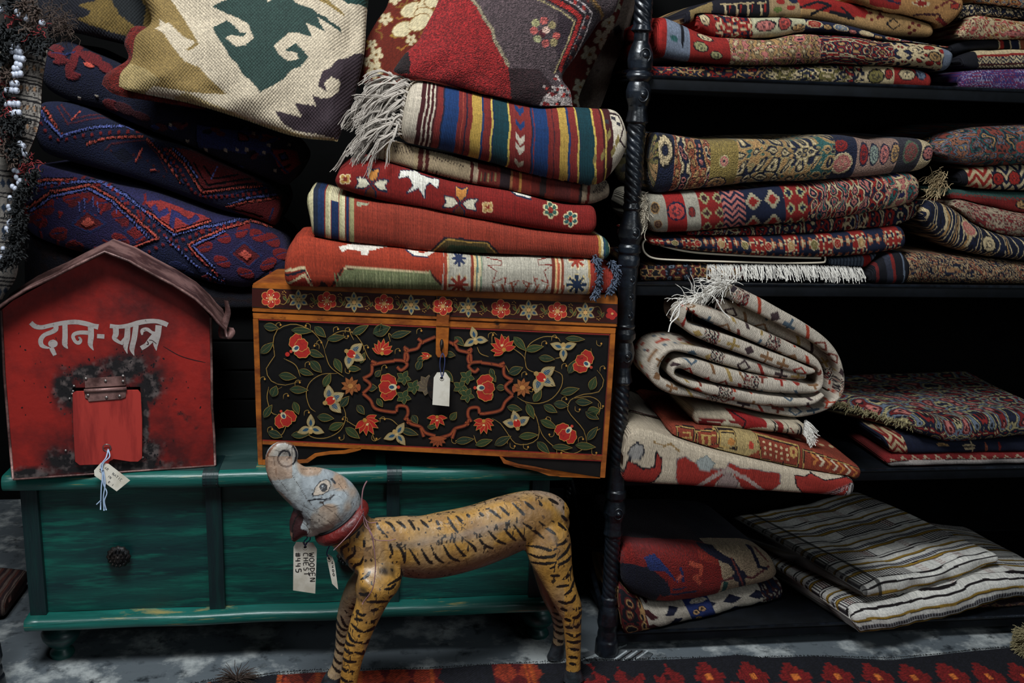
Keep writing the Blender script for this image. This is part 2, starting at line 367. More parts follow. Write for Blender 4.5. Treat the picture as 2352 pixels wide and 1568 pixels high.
# ---------------------------------------------------------------- green trunk
zT = unp(480, 1082, y=0.02)[2]; zLb = unp(480, 1117, y=0.02)[2]
TX0 = unp(8, 1100, y=0.02)[0]; TX1 = unp(1312, 1100, y=0.02)[0]; TD = 0.62
zM = unp(660, 1400, y=0.02)[2]; zMb = unp(660, 1425, y=0.02)[2]
trunk = thing('storage_chest', 'long green painted wooden storage chest with dark bands standing on bun feet', 'chest', ((TX0+TX1)/2, 0.25, 0))
def lidprof(x0, x1, y0, y1, z0, z1, mat, name, rnd):
    """board whose front edge is rounded"""
    n = 12; a = np.linspace(-np.pi/2, np.pi/2, n); h = (z1-z0)/2
    py = y0+rnd-np.cos(a)**0.7*rnd; pz = (z0+z1)/2+np.sin(a)*h
    prof = np.vstack([np.stack([py, pz], 1), [[y1, z1], [y1, z0]]]); k = len(prof)
    xs = np.linspace(x0, x1, 40); V = np.zeros((40, k, 3)); V[:, :, 0] = xs[:, None]; V[:, :, 1] = prof[:, 0]+0.0012*np.sin(xs*17)[:, None]; V[:, :, 2] = prof[:, 1]+0.001*np.sin(xs*23+1)[:, None]
    F = [tuple(f)[::-1] for f in grid_faces(40, k, wrapv=True)]+[tuple(range(k)), tuple(39*k+i for i in range(k))[::-1]]
    return mesh(name, V.reshape(-1, 3), F, mat, trunk)
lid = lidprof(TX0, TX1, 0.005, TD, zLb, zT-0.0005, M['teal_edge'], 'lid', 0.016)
g = Bag(); g.add(*box_vf(TX0+0.012, TX1-0.012, 0.03, TD-0.01, zT-0.004, zT+0.0004)); g.build('lid_top', M['teal_top'], lid, smooth=False)
tb0 = unp(44, 1121, y=0.045)[0]; tb1 = unp(1262, 1121, y=0.045)[0]
g = Bag(); g.add(*box_vf(tb0, tb1, 0.05, TD-0.02, zM, zLb, 0.003)); g.build('body', M['teal'], trunk, smooth=False)
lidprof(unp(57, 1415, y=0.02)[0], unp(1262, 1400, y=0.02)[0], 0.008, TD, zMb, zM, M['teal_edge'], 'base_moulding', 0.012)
for px0, px1 in ((46, 85), (471, 508), (888, 918), (1222, 1262)):
    a, b = unp(px0, 1121, y=0.04)[0], unp(px1, 1121, y=0.04)[0]
    g = Bag(); g.add(*box_vf(a, b, 0.036, 0.06, zM, zLb, 0.002)); g.build('upright', M['teal_dark'], trunk, smooth=False)
for px0, px1 in ((463, 500), (889, 923)):
    a, b = unp(px0, 1095, y=0.0)[0], unp(px1, 1095, y=0.0)[0]
    h = (zT-zLb)/2; zc = (zT+zLb)/2; th = np.linspace(-1.5, 1.5, 9)
    prof = [(0.004+0.018-math.cos(t)**0.7*0.019, zc+math.sin(t)*(h+0.0015)) for t in th]+[(0.12, zT+0.002)]
    prof += [(p[0]+0.001, p[1]-0.001) for p in prof[::-1]]; k = len(prof)
    V = np.array([(x, p[0], p[1]) for x in (a, b) for p in prof]); F = [tuple(f)[::-1] for f in grid_faces(2, k, wrapv=True)]+[tuple(range(k)), tuple(range(k, 2*k))[::-1]]
    st = mesh('lid_strap', V, F, M['teal_dark'], trunk, smooth=False)
    for xx in (a+0.004, b-0.004):
        for zz in (zc+0.006, zc-0.007): g = Bag(); g.add(*lathe_vf([(0, 0.0001), (0.0001, 0.002), (0.002, 0.0012), (0.0024, 0.0001)], 0, 0, 8)); g.V[-1] = np.stack([xx+g.V[-1][:, 0], 0.0035-g.V[-1][:, 2]+0.002, zz+g.V[-1][:, 1]], 1); g.build('rivet', M['iron'], st)
def knob(px, py):
    c = unp(px, py, y=0.05); prof = [(0, 0.006), (0.006, 0.006), (0.009, 0.024), (0.014, 0.026), (0.018, 0.022), (0.021, 0.015), (0.022, 0.012), (0.024, 0.006), (0.0245, 0.0002)]
    V, F = lathe_vf(prof, 0, 0, 40); a = np.arctan2(V[:, 1], V[:, 0]); rr = np.hypot(V[:, 0], V[:, 1]); k = 1+0.06*np.cos(12*a)*(rr > 0.01)
    V = np.stack([c[0]+V[:, 0]*k, c[1]-V[:, 2], c[2]+V[:, 1]*k], 1); kb = mesh('knob', V, F, M['iron'], trunk)
    g = Bag()
    for ring, n in ((0.019, 14), (0.010, 8)):
        for i in range(n):
            t = 2*np.pi*i/n; s = 0.0026
            g.add(*tube_vf([(c[0]+ring*math.cos(t), c[1]-0.018, c[2]+ring*math.sin(t)), (c[0]+ring*math.cos(t), c[1]-0.0245, c[2]+ring*math.sin(t)), (c[0]+ring*math.cos(t), c[1]-0.0265, c[2]+ring*math.sin(t))], [s, s, s*0.4], 6))
    g.build('knob_petals', M['iron'], kb)
knob(276, 1272); knob(800, 1270)
def foot(x, y):
    h = zMb; prof = [(0, 0.024), (0.006, 0.028), (0.014, 0.026), (0.02, 0.018), (0.026, 0.018), (0.034, 0.03), (0.05, 0.041), (0.062, 0.043), (0.072, 0.036), (0.078, 0.028), (h+0.001, 0.03)]
    V, F = lathe_vf(prof, x, y, 32); mesh('bun_foot', V, F, M['teal'], trunk)
fx0, fx1 = unp(140, 1500, y=0.09)[0], unp(1240, 1470, y=0.07)[0]
for x, y in ((fx0, 0.1), (fx1, 0.1), (fx0, TD-0.08), (fx1, TD-0.08)): foot(x, y)

# ---------------------------------------------------------------- red donation box
A = unp(30, 1103, z=zT+0.001); B = unp(494, 1071, z=zT+0.001)
e1 = (B-A)*np.array([1, 1, 0]); WB = np.linalg.norm(e1); e1 /= WB; nB = np.array([e1[1], -e1[0], 0.0])      # toward the viewer
PB = (A, nB)
def bp(px, py, back=0.0): return unp(px, py, plane=(A, nB))-nB*back
dbox = thing('donation_box', 'worn red tin donation box with pitched roof and white lettering', 'box', (A+B)/2-nB*0.12)
D = 0.16
outline = [(30, 1103), (494, 1071), (492, 1000), (487, 930), (486, 830), (484, 728), (430, 668), (245, 580), (130, 636), (30, 690), (3, 712), (10, 860), (20, 985)]
pts = [bp(*p) for p in outline]; nP = len(pts)
for p_ in pts[:2]: p_[2] = zT+.0015
dx0, dy0, dx1, dy1 = 163, 892, 328, 1058        # opening behind the flap
hole = [bp(*p) for p in ((166, 890), (322, 888), (328, 1050), (172, 1062))]
V = [Vector(p) for p in pts]+[Vector(p) for p in hole]
tri = geometry.tessellate_polygon([V[:nP], V[nP:]])
VV = np.array([p[:] for p in V]); allv = np.vstack([VV, VV-nB*0.0015]); k = len(VV)
F = []
for t in tri:
    a, b, c = VV[list(t)]
    t = tuple(t) if np.dot(np.cross(b-a, c-a), nB) > 0 else tuple(t)[::-1]
    F.append(t); F.append(tuple(i+k for i in t[::-1]))
for i in range(nP): j = (i+1) % nP; F.append((i, j, j+k, i+k))
for i in range(4): a_, b_ = nP+i, nP+(i+1) % 4; F.append((a_, b_, b_+k, a_+k))
smk = M['redbox'].copy(); smk.name = 'red_enamel_scorched'; nt = smk.node_tree; b_ = nt.nodes['Principled BSDF']; src = b_.inputs['Base Color'].links[0].from_socket; tc = N(nt, 'ShaderNodeTexCoord'); acc = None
nz = N(nt, 'ShaderNodeTexNoise'); nz.inputs['Scale'].default_value = 34; nz.inputs['Detail'].default_value = 7; nt.links.new(tc.outputs['Object'], nz.inputs['Vector'])
for (x, y, rx, ry) in ((150, 895, 30, 48), (342, 885, 34, 42), (292, 846, 62, 30), (198, 858, 34, 22), (348, 1042, 26, 40), (250, 1074, 150, 15), (148, 1060, 34, 34), (60, 1090, 60, 16), (180, 990, 10, 90), (333, 960, 9, 90)):
    c = bp(x, y); sx, sz = rx*.00093, ry*.00098; vs1 = N(nt, 'ShaderNodeVectorMath', operation='SUBTRACT'); nt.links.new(tc.outputs['Object'], vs1.inputs[0]); vs1.inputs[1].default_value = tuple(c)
    vs2 = N(nt, 'ShaderNodeVectorMath', operation='MULTIPLY'); nt.links.new(vs1.outputs[0], vs2.inputs[0]); vs2.inputs[1].default_value = (1/sx, 1/.2, 1/sz); vs3 = N(nt, 'ShaderNodeVectorMath', operation='LENGTH'); nt.links.new(vs2.outputs[0], vs3.inputs[0])
    ma = N(nt, 'ShaderNodeMath', operation='MULTIPLY_ADD'); nt.links.new(nz.outputs[0], ma.inputs[0]); ma.inputs[1].default_value = 1.7; nt.links.new(vs3.outputs['Value'], ma.inputs[2])
    mr = N(nt, 'ShaderNodeMapRange'); mr.inputs['From Min'].default_value = 2.15; mr.inputs['From Max'].default_value = 1.45; nt.links.new(ma.outputs[0], mr.inputs['Value'])
    if acc is None: acc = mr.outputs[0]
    else: mm = N(nt, 'ShaderNodeMath', operation='MAXIMUM'); nt.links.new(acc, mm.inputs[0]); nt.links.new(mr.outputs[0], mm.inputs[1]); acc = mm.outputs[0]
mx = N(nt, 'ShaderNodeMix', data_type='RGBA'); nt.links.new(acc, mx.inputs['Factor']); nt.links.new(src, mx.inputs['A']); mx2 = N(nt, 'ShaderNodeMix', data_type='RGBA'); nz2 = N(nt, 'ShaderNodeTexNoise'); nz2.inputs['Scale'].default_value = 60; nt.links.new(tc.outputs['Object'], nz2.inputs['Vector']); rp2 = N(nt, 'ShaderNodeMapRange'); rp2.inputs['From Min'].default_value = .5; rp2.inputs['From Max'].default_value = .7; nt.links.new(nz2.outputs[0], rp2.inputs['Value']); nt.links.new(rp2.outputs[0], mx2.inputs['Factor']); mx2.inputs['A'].default_value = (*lin('#120e10'), 1); mx2.inputs['B'].default_value = (*lin('#564b49'), 1); nt.links.new(mx2.outputs['Result'], mx.inputs['B']); nt.links.new(mx.outputs['Result'], b_.inputs['Base Color'])
mesh('front_panel', allv, F, smk, dbox, smooth=False)
g = Bag(); ring = pts[:]; 
Vs = np.array([p-nB*0.001 for p in ring]+[p-nB*D for p in ring]); Fs = [(i, (i+1) % nP, (i+1) % nP+nP, i+nP) for i in range(nP) if i not in (6, 7, 8, 9)]; Fs.append(tuple(range(nP, 2*nP)))
g.add(Vs, Fs); g.build('side_walls', M['redbox'], dbox, smooth=False)
# raised edge strips down both sides
for sp in (((3, 712), (10, 860), (20, 985), (30, 1098)), ((484, 728), (486, 830), (487, 930), (492, 1000), (494, 1067))):
    V, F = tube_vf([bp(*p)+nB*0.001 for p in sp], 0.0028, 8); mesh('folded_edge', V, F, M['rusty'], dbox)
V, F = tube_vf([np.array([p_[0], p_[1], zT+.0035])+nB*.001 for p_ in (pts[0], (pts[0]+pts[1])/2, pts[1])], 0.0022, 8); mesh('folded_edge', V, F, M['rusty'], dbox)
# roof sheet
rp = [(-34, 752), (2, 700), (30, 680), (70, 655), (130, 628), (180, 602), (245, 571), (300, 592), (350, 620), (400, 646), (450, 678), (484, 710), (500, 730), (516, 745), (520, 762)]
rp = np.array(rp, float); top = np.array([bp(x, y) for x, y in rp]); fr = 0.045
nr = 10; rows = []
for j in range(nr):
    f = -fr+(D+fr+0.02)*j/(nr-1); rows.append(top-nB*f+np.array([0, 0, 0.004*math.sin(j*1.3)])*np.linspace(1, 0.2, len(top))[:, None])
up = np.array(rows); dn = up-np.array([0, 0, 0.003]); n2 = len(top)
V = np.vstack([up.reshape(-1, 3), dn.reshape(-1, 3)]); o2 = nr*n2
F = [tuple(f) for f in grid_faces(nr, n2)]+[tuple(f)[::-1] for f in grid_faces(nr, n2, off=o2)]
F = [f[::-1] for f in F]
for i in range(n2-1): F += [(i, i+1, i+1+o2, i+o2), ((nr-1)*n2+i+1, (nr-1)*n2+i, (nr-1)*n2+i+o2, (nr-1)*n2+i+1+o2)]
for j in range(nr-1): F += [(j*n2+n2-1, (j+1)*n2+n2-1, (j+1)*n2+n2-1+o2, j*n2+n2-1+o2), ((j+1)*n2, j*n2, j*n2+o2, (j+1)*n2+o2)]
roof = mesh('roof', V, F, M['rusty'], dbox, smooth=True)
V, F = tube_vf([p+nB*(fr) for p in top], 0.0032, 8); mesh('roof_rim', V, F, M['rusty'], roof)
# torn curl of tin at the eave
cp = [(520, 690), (524, 716), (518, 738), (512, 760), (517, 778), (527, 772), (533, 762), (530, 752)]
P = smoothpts([unp(x, y, plane=(A+nB*0.02, nB)) for x, y in cp], 40); wv = np.interp(np.linspace(0, 1, len(P)), [0, .3, .6, 1], [.004, .008, .010, .006])
V = []; 
for p, ww in zip(P, wv): V += [p-e1*ww*1.1-nB*ww, p+e1*ww*0.9+nB*.002]
V = np.array(V); V = np.vstack([V, V+nB*.0016]); h2 = 2*len(P); F = []
for i in range(len(P)-1): a = 2*i; F += [(a, a+1, a+3, a+2), (a+h2, a+2+h2, a+3+h2, a+1+h2), (a, a+2, a+2+h2, a+h2), (a+1, a+1+h2, a+3+h2, a+3)]
mesh('torn_curl', V, F, M['rusty'], roof)
# dark inside behind the opening
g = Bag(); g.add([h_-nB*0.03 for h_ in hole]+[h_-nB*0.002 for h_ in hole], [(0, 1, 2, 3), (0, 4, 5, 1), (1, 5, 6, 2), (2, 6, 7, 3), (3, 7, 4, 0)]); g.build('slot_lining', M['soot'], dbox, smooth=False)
# scorched patches round the hatch, painted lettering
d = Decal(A, nB)
def blot(cx, cy, rx, ry, seed, col='#171315'):
    rr = np.random.RandomState(seed); ph = rr.rand(5)*6
    d.blob(cx, cy, rx, ry, 0, col, 40, lambda a: 1+0.12*np.sin(3*a+ph[0])+0.09*np.sin(5*a+ph[1])+0.06*np.sin(9*a+ph[2])+0.04*np.sin(15*a+ph[3])); d.up()
rr = np.random.RandomState(9)
for (bx, by_, brx, bry) in ((156, 895, 30, 46), (340, 885, 32, 42), (290, 850, 52, 26), (205, 856, 40, 18), (346, 1045, 24, 34), (250, 1072, 130, 14), (150, 1062, 30, 30), (60, 1085, 40, 12)):
    for k in range(34):
        x, y = bx+rr.normal(0, .62)*brx, by_+rr.normal(0, .62)*bry
        if 20 < x < 480 and y < 1068 and not (168 < x < 326 and 892 < y < 1062): d.blob(x, y, rr.uniform(.8, 3.6), rr.uniform(.6, 2.6), rr.uniform(0, 3), ('#171315', '#2a1816', '#3a2c2a')[k % 3], 7)
rr = np.random.RandomState(4)
for i in range(60):
    x, y = rr.uniform(25, 475), rr.uniform(760, 1080)
    d.blob(x, y, rr.uniform(0.8, 3.4), rr.uniform(0.6, 1.8), rr.uniform(0, 3), '#2a1412', 7)
d.stroke([(375, 795), (410, 815), (440, 825), (472, 832)], 1.6, '#2a100e'); d.up(4)
d.build('scorch_marks', dbox, M['soot'])['kind'] = 'stuff'
d = Decal(A+nB*0.0001, nB, tf=lambda x, y: (50+x/6.533, 710+y/6.533)); Wc = '#9a928e'
def st(pts, w): d.stroke(pts, w, Wc, 26, False); d.up()
st([(135, 200), (200, 255), (300, 270), (440, 240), (620, 205), (800, 190), (960, 215), (1080, 250), (1150, 265)], [70, 72, 66, 62, 66, 70, 72, 70, 82])
st([(508, 230), (510, 300), (440, 345), (340, 385), (285, 460), (300, 540), (380, 575), (420, 575)], [78, 76, 66, 62, 74, 68, 34, 20])
st([(470, 455), (470, 520)], [20, 20]); d.blob(468, 515, 72, 58, 0, Wc, 24); d.up()
st([(440, 570), (465, 620), (500, 690)], [66, 70, 58])
st([(648, 230), (650, 400), (648, 520), (690, 590)], [78, 80, 84, 14])
st([(1000, 352), (880, 348), (790, 372), (770, 420), (810, 490), (860, 500), (885, 460), (850, 405)], [62, 60, 58, 54, 50, 60, 48, 20])
st([(1035, 240), (1040, 400), (1030, 520), (1075, 615)], [88, 88, 76, 10])
st([(1130, 402), (1240, 408)], [64, 66])
st([(1322, 250), (1450, 262), (1600, 245), (1740, 205), (1880, 180), (2020, 178), (2120, 205), (2190, 235)], [64, 58, 66, 74, 70, 66, 74, 70])
st([(1410, 270), (1412, 370), (1390, 430), (1440, 480), (1520, 520)], [88, 88, 70, 50, 40]); st([(1600, 285), (1570, 400), (1500, 490)], [60, 44, 40])
st([(1590, 260), (1580, 430), (1560, 560), (1583, 665)], [80, 90, 70, 8])
st([(1715, 240), (1690, 420), (1655, 590), (1686, 695)], [82, 84, 80, 8])
st([(1805, 385), (1810, 320), (1880, 300), (1950, 345), (2030, 380)], [24, 62, 56, 44, 70])
st([(2055, 240), (2040, 380), (2010, 520), (2020, 620)], [96, 92, 76, 8])
st([(2000, 400), (1930, 470), (1870, 535), (1790, 585)], [110, 90, 70, 70])
d.up(3); d.stroke([(1905, 460), (1960, 470), (2025, 520)], 12, '#2c1414'); d.stroke([(1880, 470), (1900, 520), (1870, 530)], 16, '#2c1414')
d.build('lettering', dbox)
# hatch flap and hinge
fl = [(168, 900), (176, 895), (318, 892), (324, 900), (327, 960), (327, 1048), (318, 1056), (300, 1056), (262, 1050), (252, 1056), (250, 1062), (184, 1064), (174, 1056), (170, 980)]
def plate(name, px, lift, thick, mat, parent, bev=0.0008):
    P = [unp(x, y, plane=(A, nB))+nB*lift for x, y in px]; bm = bmesh.new(); vs_ = [bm.verts.new(p) for p in P]; f = bm.faces.new(vs_)
    bm.normal_update()
    if f.normal.dot(Vector(nB)) < 0: f.normal_flip()
    ret = bmesh.ops.extrude_face_region(bm, geom=[f]); mv = [v for v in ret['geom'] if isinstance(v, bmesh.types.BMVert)]
    bmesh.ops.translate(bm, verts=mv, vec=Vector(nB*thick)); bmesh.ops.recalc_face_normals(bm, faces=bm.faces[:])
    if bev: bmesh.ops.bevel(bm, geom=[e for e in bm.edges], offset=bev, segments=2, affect='EDGES')
    V = np.array([v.co[:] for v in bm.verts]); bm.verts.index_update(); F = [tuple(v.index for v in f.verts) for f in bm.faces]; bm.free()
    return mesh(name, V, F, mat, parent, smooth=False)
flap = plate('flap', fl, 0.008, 0.0045, M['redflap'], dbox)
hg = plate('hinge', [(195, 868), (288, 862), (289, 884), (196, 890)], 0.002, 0.003, M['rusty'], dbox)
plate('hinge_leaf', [(197, 896), (291, 888), (290, 908), (280, 912), (205, 918), (203, 912), (197, 910)], 0.013, 0.002, M['rusty'], hg)
V, F = tube_vf([bp(195, 893)+nB*0.015, bp(292, 888)+nB*0.015], 0.0042, 12); mesh('hinge_pin', V, F, M['rusty'], hg)
def rivet(px, py, lift, r=0.0035, par=None, mat='steel'):
    c = unp(px, py, plane=(A, nB))+nB*lift; th = np.linspace(0, np.pi/2, 5); V = []
    for t in th:
        for b in np.linspace(0, 2*np.pi, 10, endpoint=False): V.append(c+e1*r*math.cos(t)*math.cos(b)+np.array([0, 0, 1])*r*math.cos(t)*math.sin(b)+nB*r*0.8*math.sin(t))
    mesh('rivet', V, [tuple(f) for f in grid_faces(5, 10, wrapv=True)], M[mat], par)
for p in ((198, 868), (283, 862), (283, 874), (243, 873)): rivet(*p, 0.005, par=hg)
for p in ((246, 908), (276, 905), (204, 903)): rivet(*p, 0.015, par=hg)
for p in ((168, 898), (166, 904), (170, 886), (160, 915), (328, 1050), (318, 1056), (151, 1034)): rivet(*p, 0.001, 0.0028, par=dbox)
a = np.linspace(0, 2*np.pi, 25); c = bp(247, 1023)+nB*0.015
V, F = tube_vf([c+e1*0.008*math.cos(t)+np.array([0, 0, 1])*0.009*math.sin(t)+nB*0.003*math.sin(t) for t in a], 0.0011, 8, False); mesh('ring', V, F, M['steel'], flap)
# ---------------------------------------------------------------- painted chest
def cc(X, Y): return 560+X/2.6133, 620+Y/2.6133
A3 = unp(*cc(85, 1160), z=zT); B3 = unp(*cc(2165, 1260), z=zT)
mid = (A3+B3)/2; v3 = (B3-A3)/2; v3 = np.array([v3[0], v3[1]*0.84, 0]); A3, B3 = mid-v3, mid+v3
c1 = v3/np.linalg.norm(v3); n3 = np.array([c1[1], -c1[0], 0.0])
def cq(X, Y, lift=0.0):
    x, y = cc(X, Y); return unp(x, y, plane=(A3, n3))+n3*lift
CD = 0.20
chest = thing('painted_chest', 'wooden chest painted with red and white flowers on black, standing on the green chest', 'chest', mid-n3*CD/2)
zLt = float(np.mean([cq(52, 66)[2], cq(2238, 160)[2]]))
def solid(name, px, lift, depth, mat, parent, snap=True, bev=0.002):
    P = []
    for X, Y in px:
        p = cq(X, Y, lift)
        if name == 'lid' and p[2] > zLt-.02: p[2] = zLt-(0 if Y < 65 or 2000 < X < 2240 and Y < 160 else .004)
        if snap and p[2] < zT+0.006: p[2] = zT+0.0005
        P.append(p)
    bm = bmesh.new(); vs_ = [bm.verts.new(p) for p in P]; f = bm.faces.new(vs_); bm.normal_update()
    ret = bmesh.ops.extrude_face_region(bm, geom=[f]); mv = [v for v in ret['geom'] if isinstance(v, bmesh.types.BMVert)]
    bmesh.ops.translate(bm, verts=mv, vec=Vector(-n3*depth)); bmesh.ops.recalc_face_normals(bm, faces=bm.faces[:])
    if bev: bmesh.ops.bevel(bm, geom=bm.edges[:], offset=bev, segments=2, affect='EDGES')
    bm.verts.index_update(); V = np.array([v.co[:] for v in bm.verts]); F = [tuple(v.index for v in f.verts) for f in bm.faces]; bm.free()
    return mesh(name, V, F, mat, parent, smooth=False)
Lft = [(52, 262), (60, 560), (72, 860), (85, 1160)]
feet = [(85, 1160), (330, 1160), (385, 1156), (440, 1118), (520, 1106), (610, 1102), (672, 1088), (705, 1078), (1528, 1120), (1560, 1158), (1640, 1182), (1745, 1200), (1830, 1222), (1880, 1256), (1960, 1262), (2165, 1262)]
Rgt = [(2180, 1080), (2202, 820), (2218, 600), (2232, 352)]
body_out = Lft[:-1]+feet+Rgt
body = solid('body', body_out, -0.004, 0.008, M['lacquer'], chest, bev=0.001)
# carcass behind the front board
zr = cq(705, 1078)[2]; zt2 = cq(52, 262)[2]
c_a, c_b = A3-n3*0.010, B3-n3*0.010
cc8 = []
for z in (zr, zt2):
    for p in (c_a+c1*0.002, c_b-c1*0.002, c_b-c1*0.002-n3*CD, c_a+c1*0.002-n3*CD): cc8.append(np.array([p[0], p[1], z]))
g = Bag(); g.add(cc8, [(0, 3, 2, 1), (4, 5, 6, 7), (0, 1, 5, 4), (1, 2, 6, 5), (2, 3, 7, 6), (3, 0, 4, 7)]); g.build('carcass', M['amber'], body, smooth=False)
g = Bag()
for s_ in (0, 1):
    for bk in (0.012, CD-0.03):
        q0 = (c_a if s_ == 0 else c_b-c1*0.045)-n3*bk; P = []
        for z in (zT+0.0005, zr+0.001):
            for p in (q0+c1*0.002, q0+c1*0.043, q0+c1*0.043-n3*0.03, q0+c1*0.002-n3*0.03): P.append(np.array([p[0], p[1], z]))
        g.add(P, [(0, 3, 2, 1), (4, 5, 6, 7), (0, 1, 5, 4), (1, 2, 6, 5), (2, 3, 7, 6), (3, 0, 4, 7)])
g.build('foot_block', M['lacquer'], body, smooth=False)
# amber frame laths on the front
def lath(name, pts, mat='amber', lift=0.0, th=0.003, parent=None): return solid(name, pts, lift, th, M[mat], parent or body, bev=0.0008)
lath('frame_top', [(52, 258), (2234, 350), (2230, 384), (56, 292)])
lath('frame_left', [(54, 292), (86, 292), (100, 700), (112, 1160), (85, 1160), (72, 860)])
lath('frame_right', [(2200, 384), (2231, 384), (2218, 600), (2202, 820), (2182, 1080), (2168, 1260), (2138, 1258), (2150, 1080), (2172, 800)])
lath('frame_bottom', [(112, 1022), (2152, 1112), (2150, 1142), (1528, 1118), (705, 1074), (112, 1046)], lift=0.001)
lath('apron_edge', [(112, 1160), (112, 1138), (330, 1138), (372, 1136), (425, 1100), (520, 1086), (600, 1082), (660, 1068), (705, 1060), (705, 1079), (672, 1089), (610, 1103), (520, 1107), (440, 1119), (385, 1157), (330, 1161)], lift=0.001)
lath('apron_edge', [(1526, 1104), (1560, 1128), (1572, 1140), (1650, 1164), (1750, 1180), (1840, 1202), (1900, 1236), (1960, 1240), (2138, 1240), (2138, 1262), (1960, 1262), (1880, 1258), (1830, 1224), (1745, 1202), (1640, 1184), (1560, 1162)], lift=0.001)
# lid
lid3 = solid('lid', [(50, 70), (62, 60), (2232, 156), (2244, 168), (2240, 344), (50, 252)], 0.001, CD+0.018, M['amber'], chest, snap=False, bev=0.002)
solid('painted_band', [(51, 106), (2243, 204), (2241, 318), (51, 220)], 0.0022, 0.002, M['maroon'], lid3, snap=False, bev=0)
d = Decal(A3, n3, tf=cc)
d.lift = 0.0024; d.l2 = .0026
d.stroke([(51, 108), (1100, 155), (2243, 206)], 5, '#1a0c08', 3, False, False); d.stroke([(51, 219), (1100, 268), (2241, 317)], 5, '#1a0c08', 3, False, False)
GOLD, RED, REDD, CRM, BLU, GRN, OL = '#a9742f', '#9c2018', '#7d1813', '#94835c', '#26465c', '#26351d', '#a57a35'
def vine(pts, w=4.2, col='#8a6a30', n=20): d.stroke(pts, w, col, n)
def bandy(X): return 160+(X-50)*0.0447
def six(X, Y, red):
    d.lift = d.l2
    for i in range(6):
        a = i*math.pi/3+0.5
        if red:
            d.blob(X+33*math.cos(a), Y+29*math.sin(a), 29, 25, a, '#c58a4a', 16); d.up(0.5)
            d.blob(X+33*math.cos(a), Y+29*math.sin(a), 26, 22, a, RED if i % 2 else '#ab2a1e', 16); d.up(0.5)
        else:
            d.leaf(X+10*math.cos(a), Y+10*math.sin(a), 52, a, 30, CRM, '#8a6a38'); d.leaf(X+26*math.cos(a), Y+26*math.sin(a), 24, a, 15, BLU)
    if red:
        for i in range(6):
            a = i*math.pi/3+0.1; d.stroke([(X, Y), (X+26*math.cos(a), Y+24*math.sin(a))], 4, '#d59a70', 3, False, False); d.blob(X+26*math.cos(a), Y+24*math.sin(a), 4, 4, 0, '#dccb9c', 8)
    d.blob(X, Y, 13, 12, 0, '#c8995c', 12); d.up()
fl_x = [165, 330, 500, 663, 843, 1005, 1190, 1348, 1543, 1710, 1883, 2050, 2205]
for i, X in enumerate(fl_x[:-1]+[2205]):
    Y = bandy(X)+4
    d.lift = .0025
    if i < len(fl_x)-1:
        X2 = fl_x[i+1]; Y2 = bandy(X2); s_ = 1 if i % 2 else -1
        vine([(X+52, Y-s_*30), (X+80, Y-s_*34), (X+100, Y+6), (X+X2-X-50, Y2+s_*30)], 4); vine([(X+60, Y+s_*28), (X+84, Y+s_*22), (X+92, Y+s_*6)], 3)
        d.leaf(X+72, Y-14, 38, 0.9, 14, '#39401f', '#8f7234'); d.leaf(X+96, Y+30, 36, -1.1, 12, '#39401f', '#8f7234')
        for k_ in range(3): d.blob(X+(70, 80, 88)[k_], Y+(38, 44, 36)[k_]*s_, 5, 2.5, 0.6, '#a77b35', 7)
    if X == 2205:
        for i_, (ox, oy) in enumerate(((-8, -22), (-14, 8), (8, -10), (6, 16), (18, 2))): d.blob(X+ox, Y+oy+4, 19, 17, 0, RED, 14)
        d.blob(X+6, Y, 8, 7, 0, '#c8995c', 10)
    else: six(X, Y, i % 2 == 0)
d.build('painted_flowers', lid3)
# body painting
d = Decal(A3, n3, tf=cc); d.lift = 0.0003
def frame_line(pts, col='#7d1f16', w=7): d.stroke(pts, w, col, len(pts), False, False)
frame_line([(90, 297), (2196, 388)]); frame_line([(112, 1020), (2150, 1110)]); frame_line([(2196, 388), (2178, 700), (2150, 1110)], '#5e1a12', 5); frame_line([(116, 1044), (700, 1072)], '#6e1a12', 5)
frame_line([(1530, 1116), (2148, 1144)], '#8e1f16', 6)
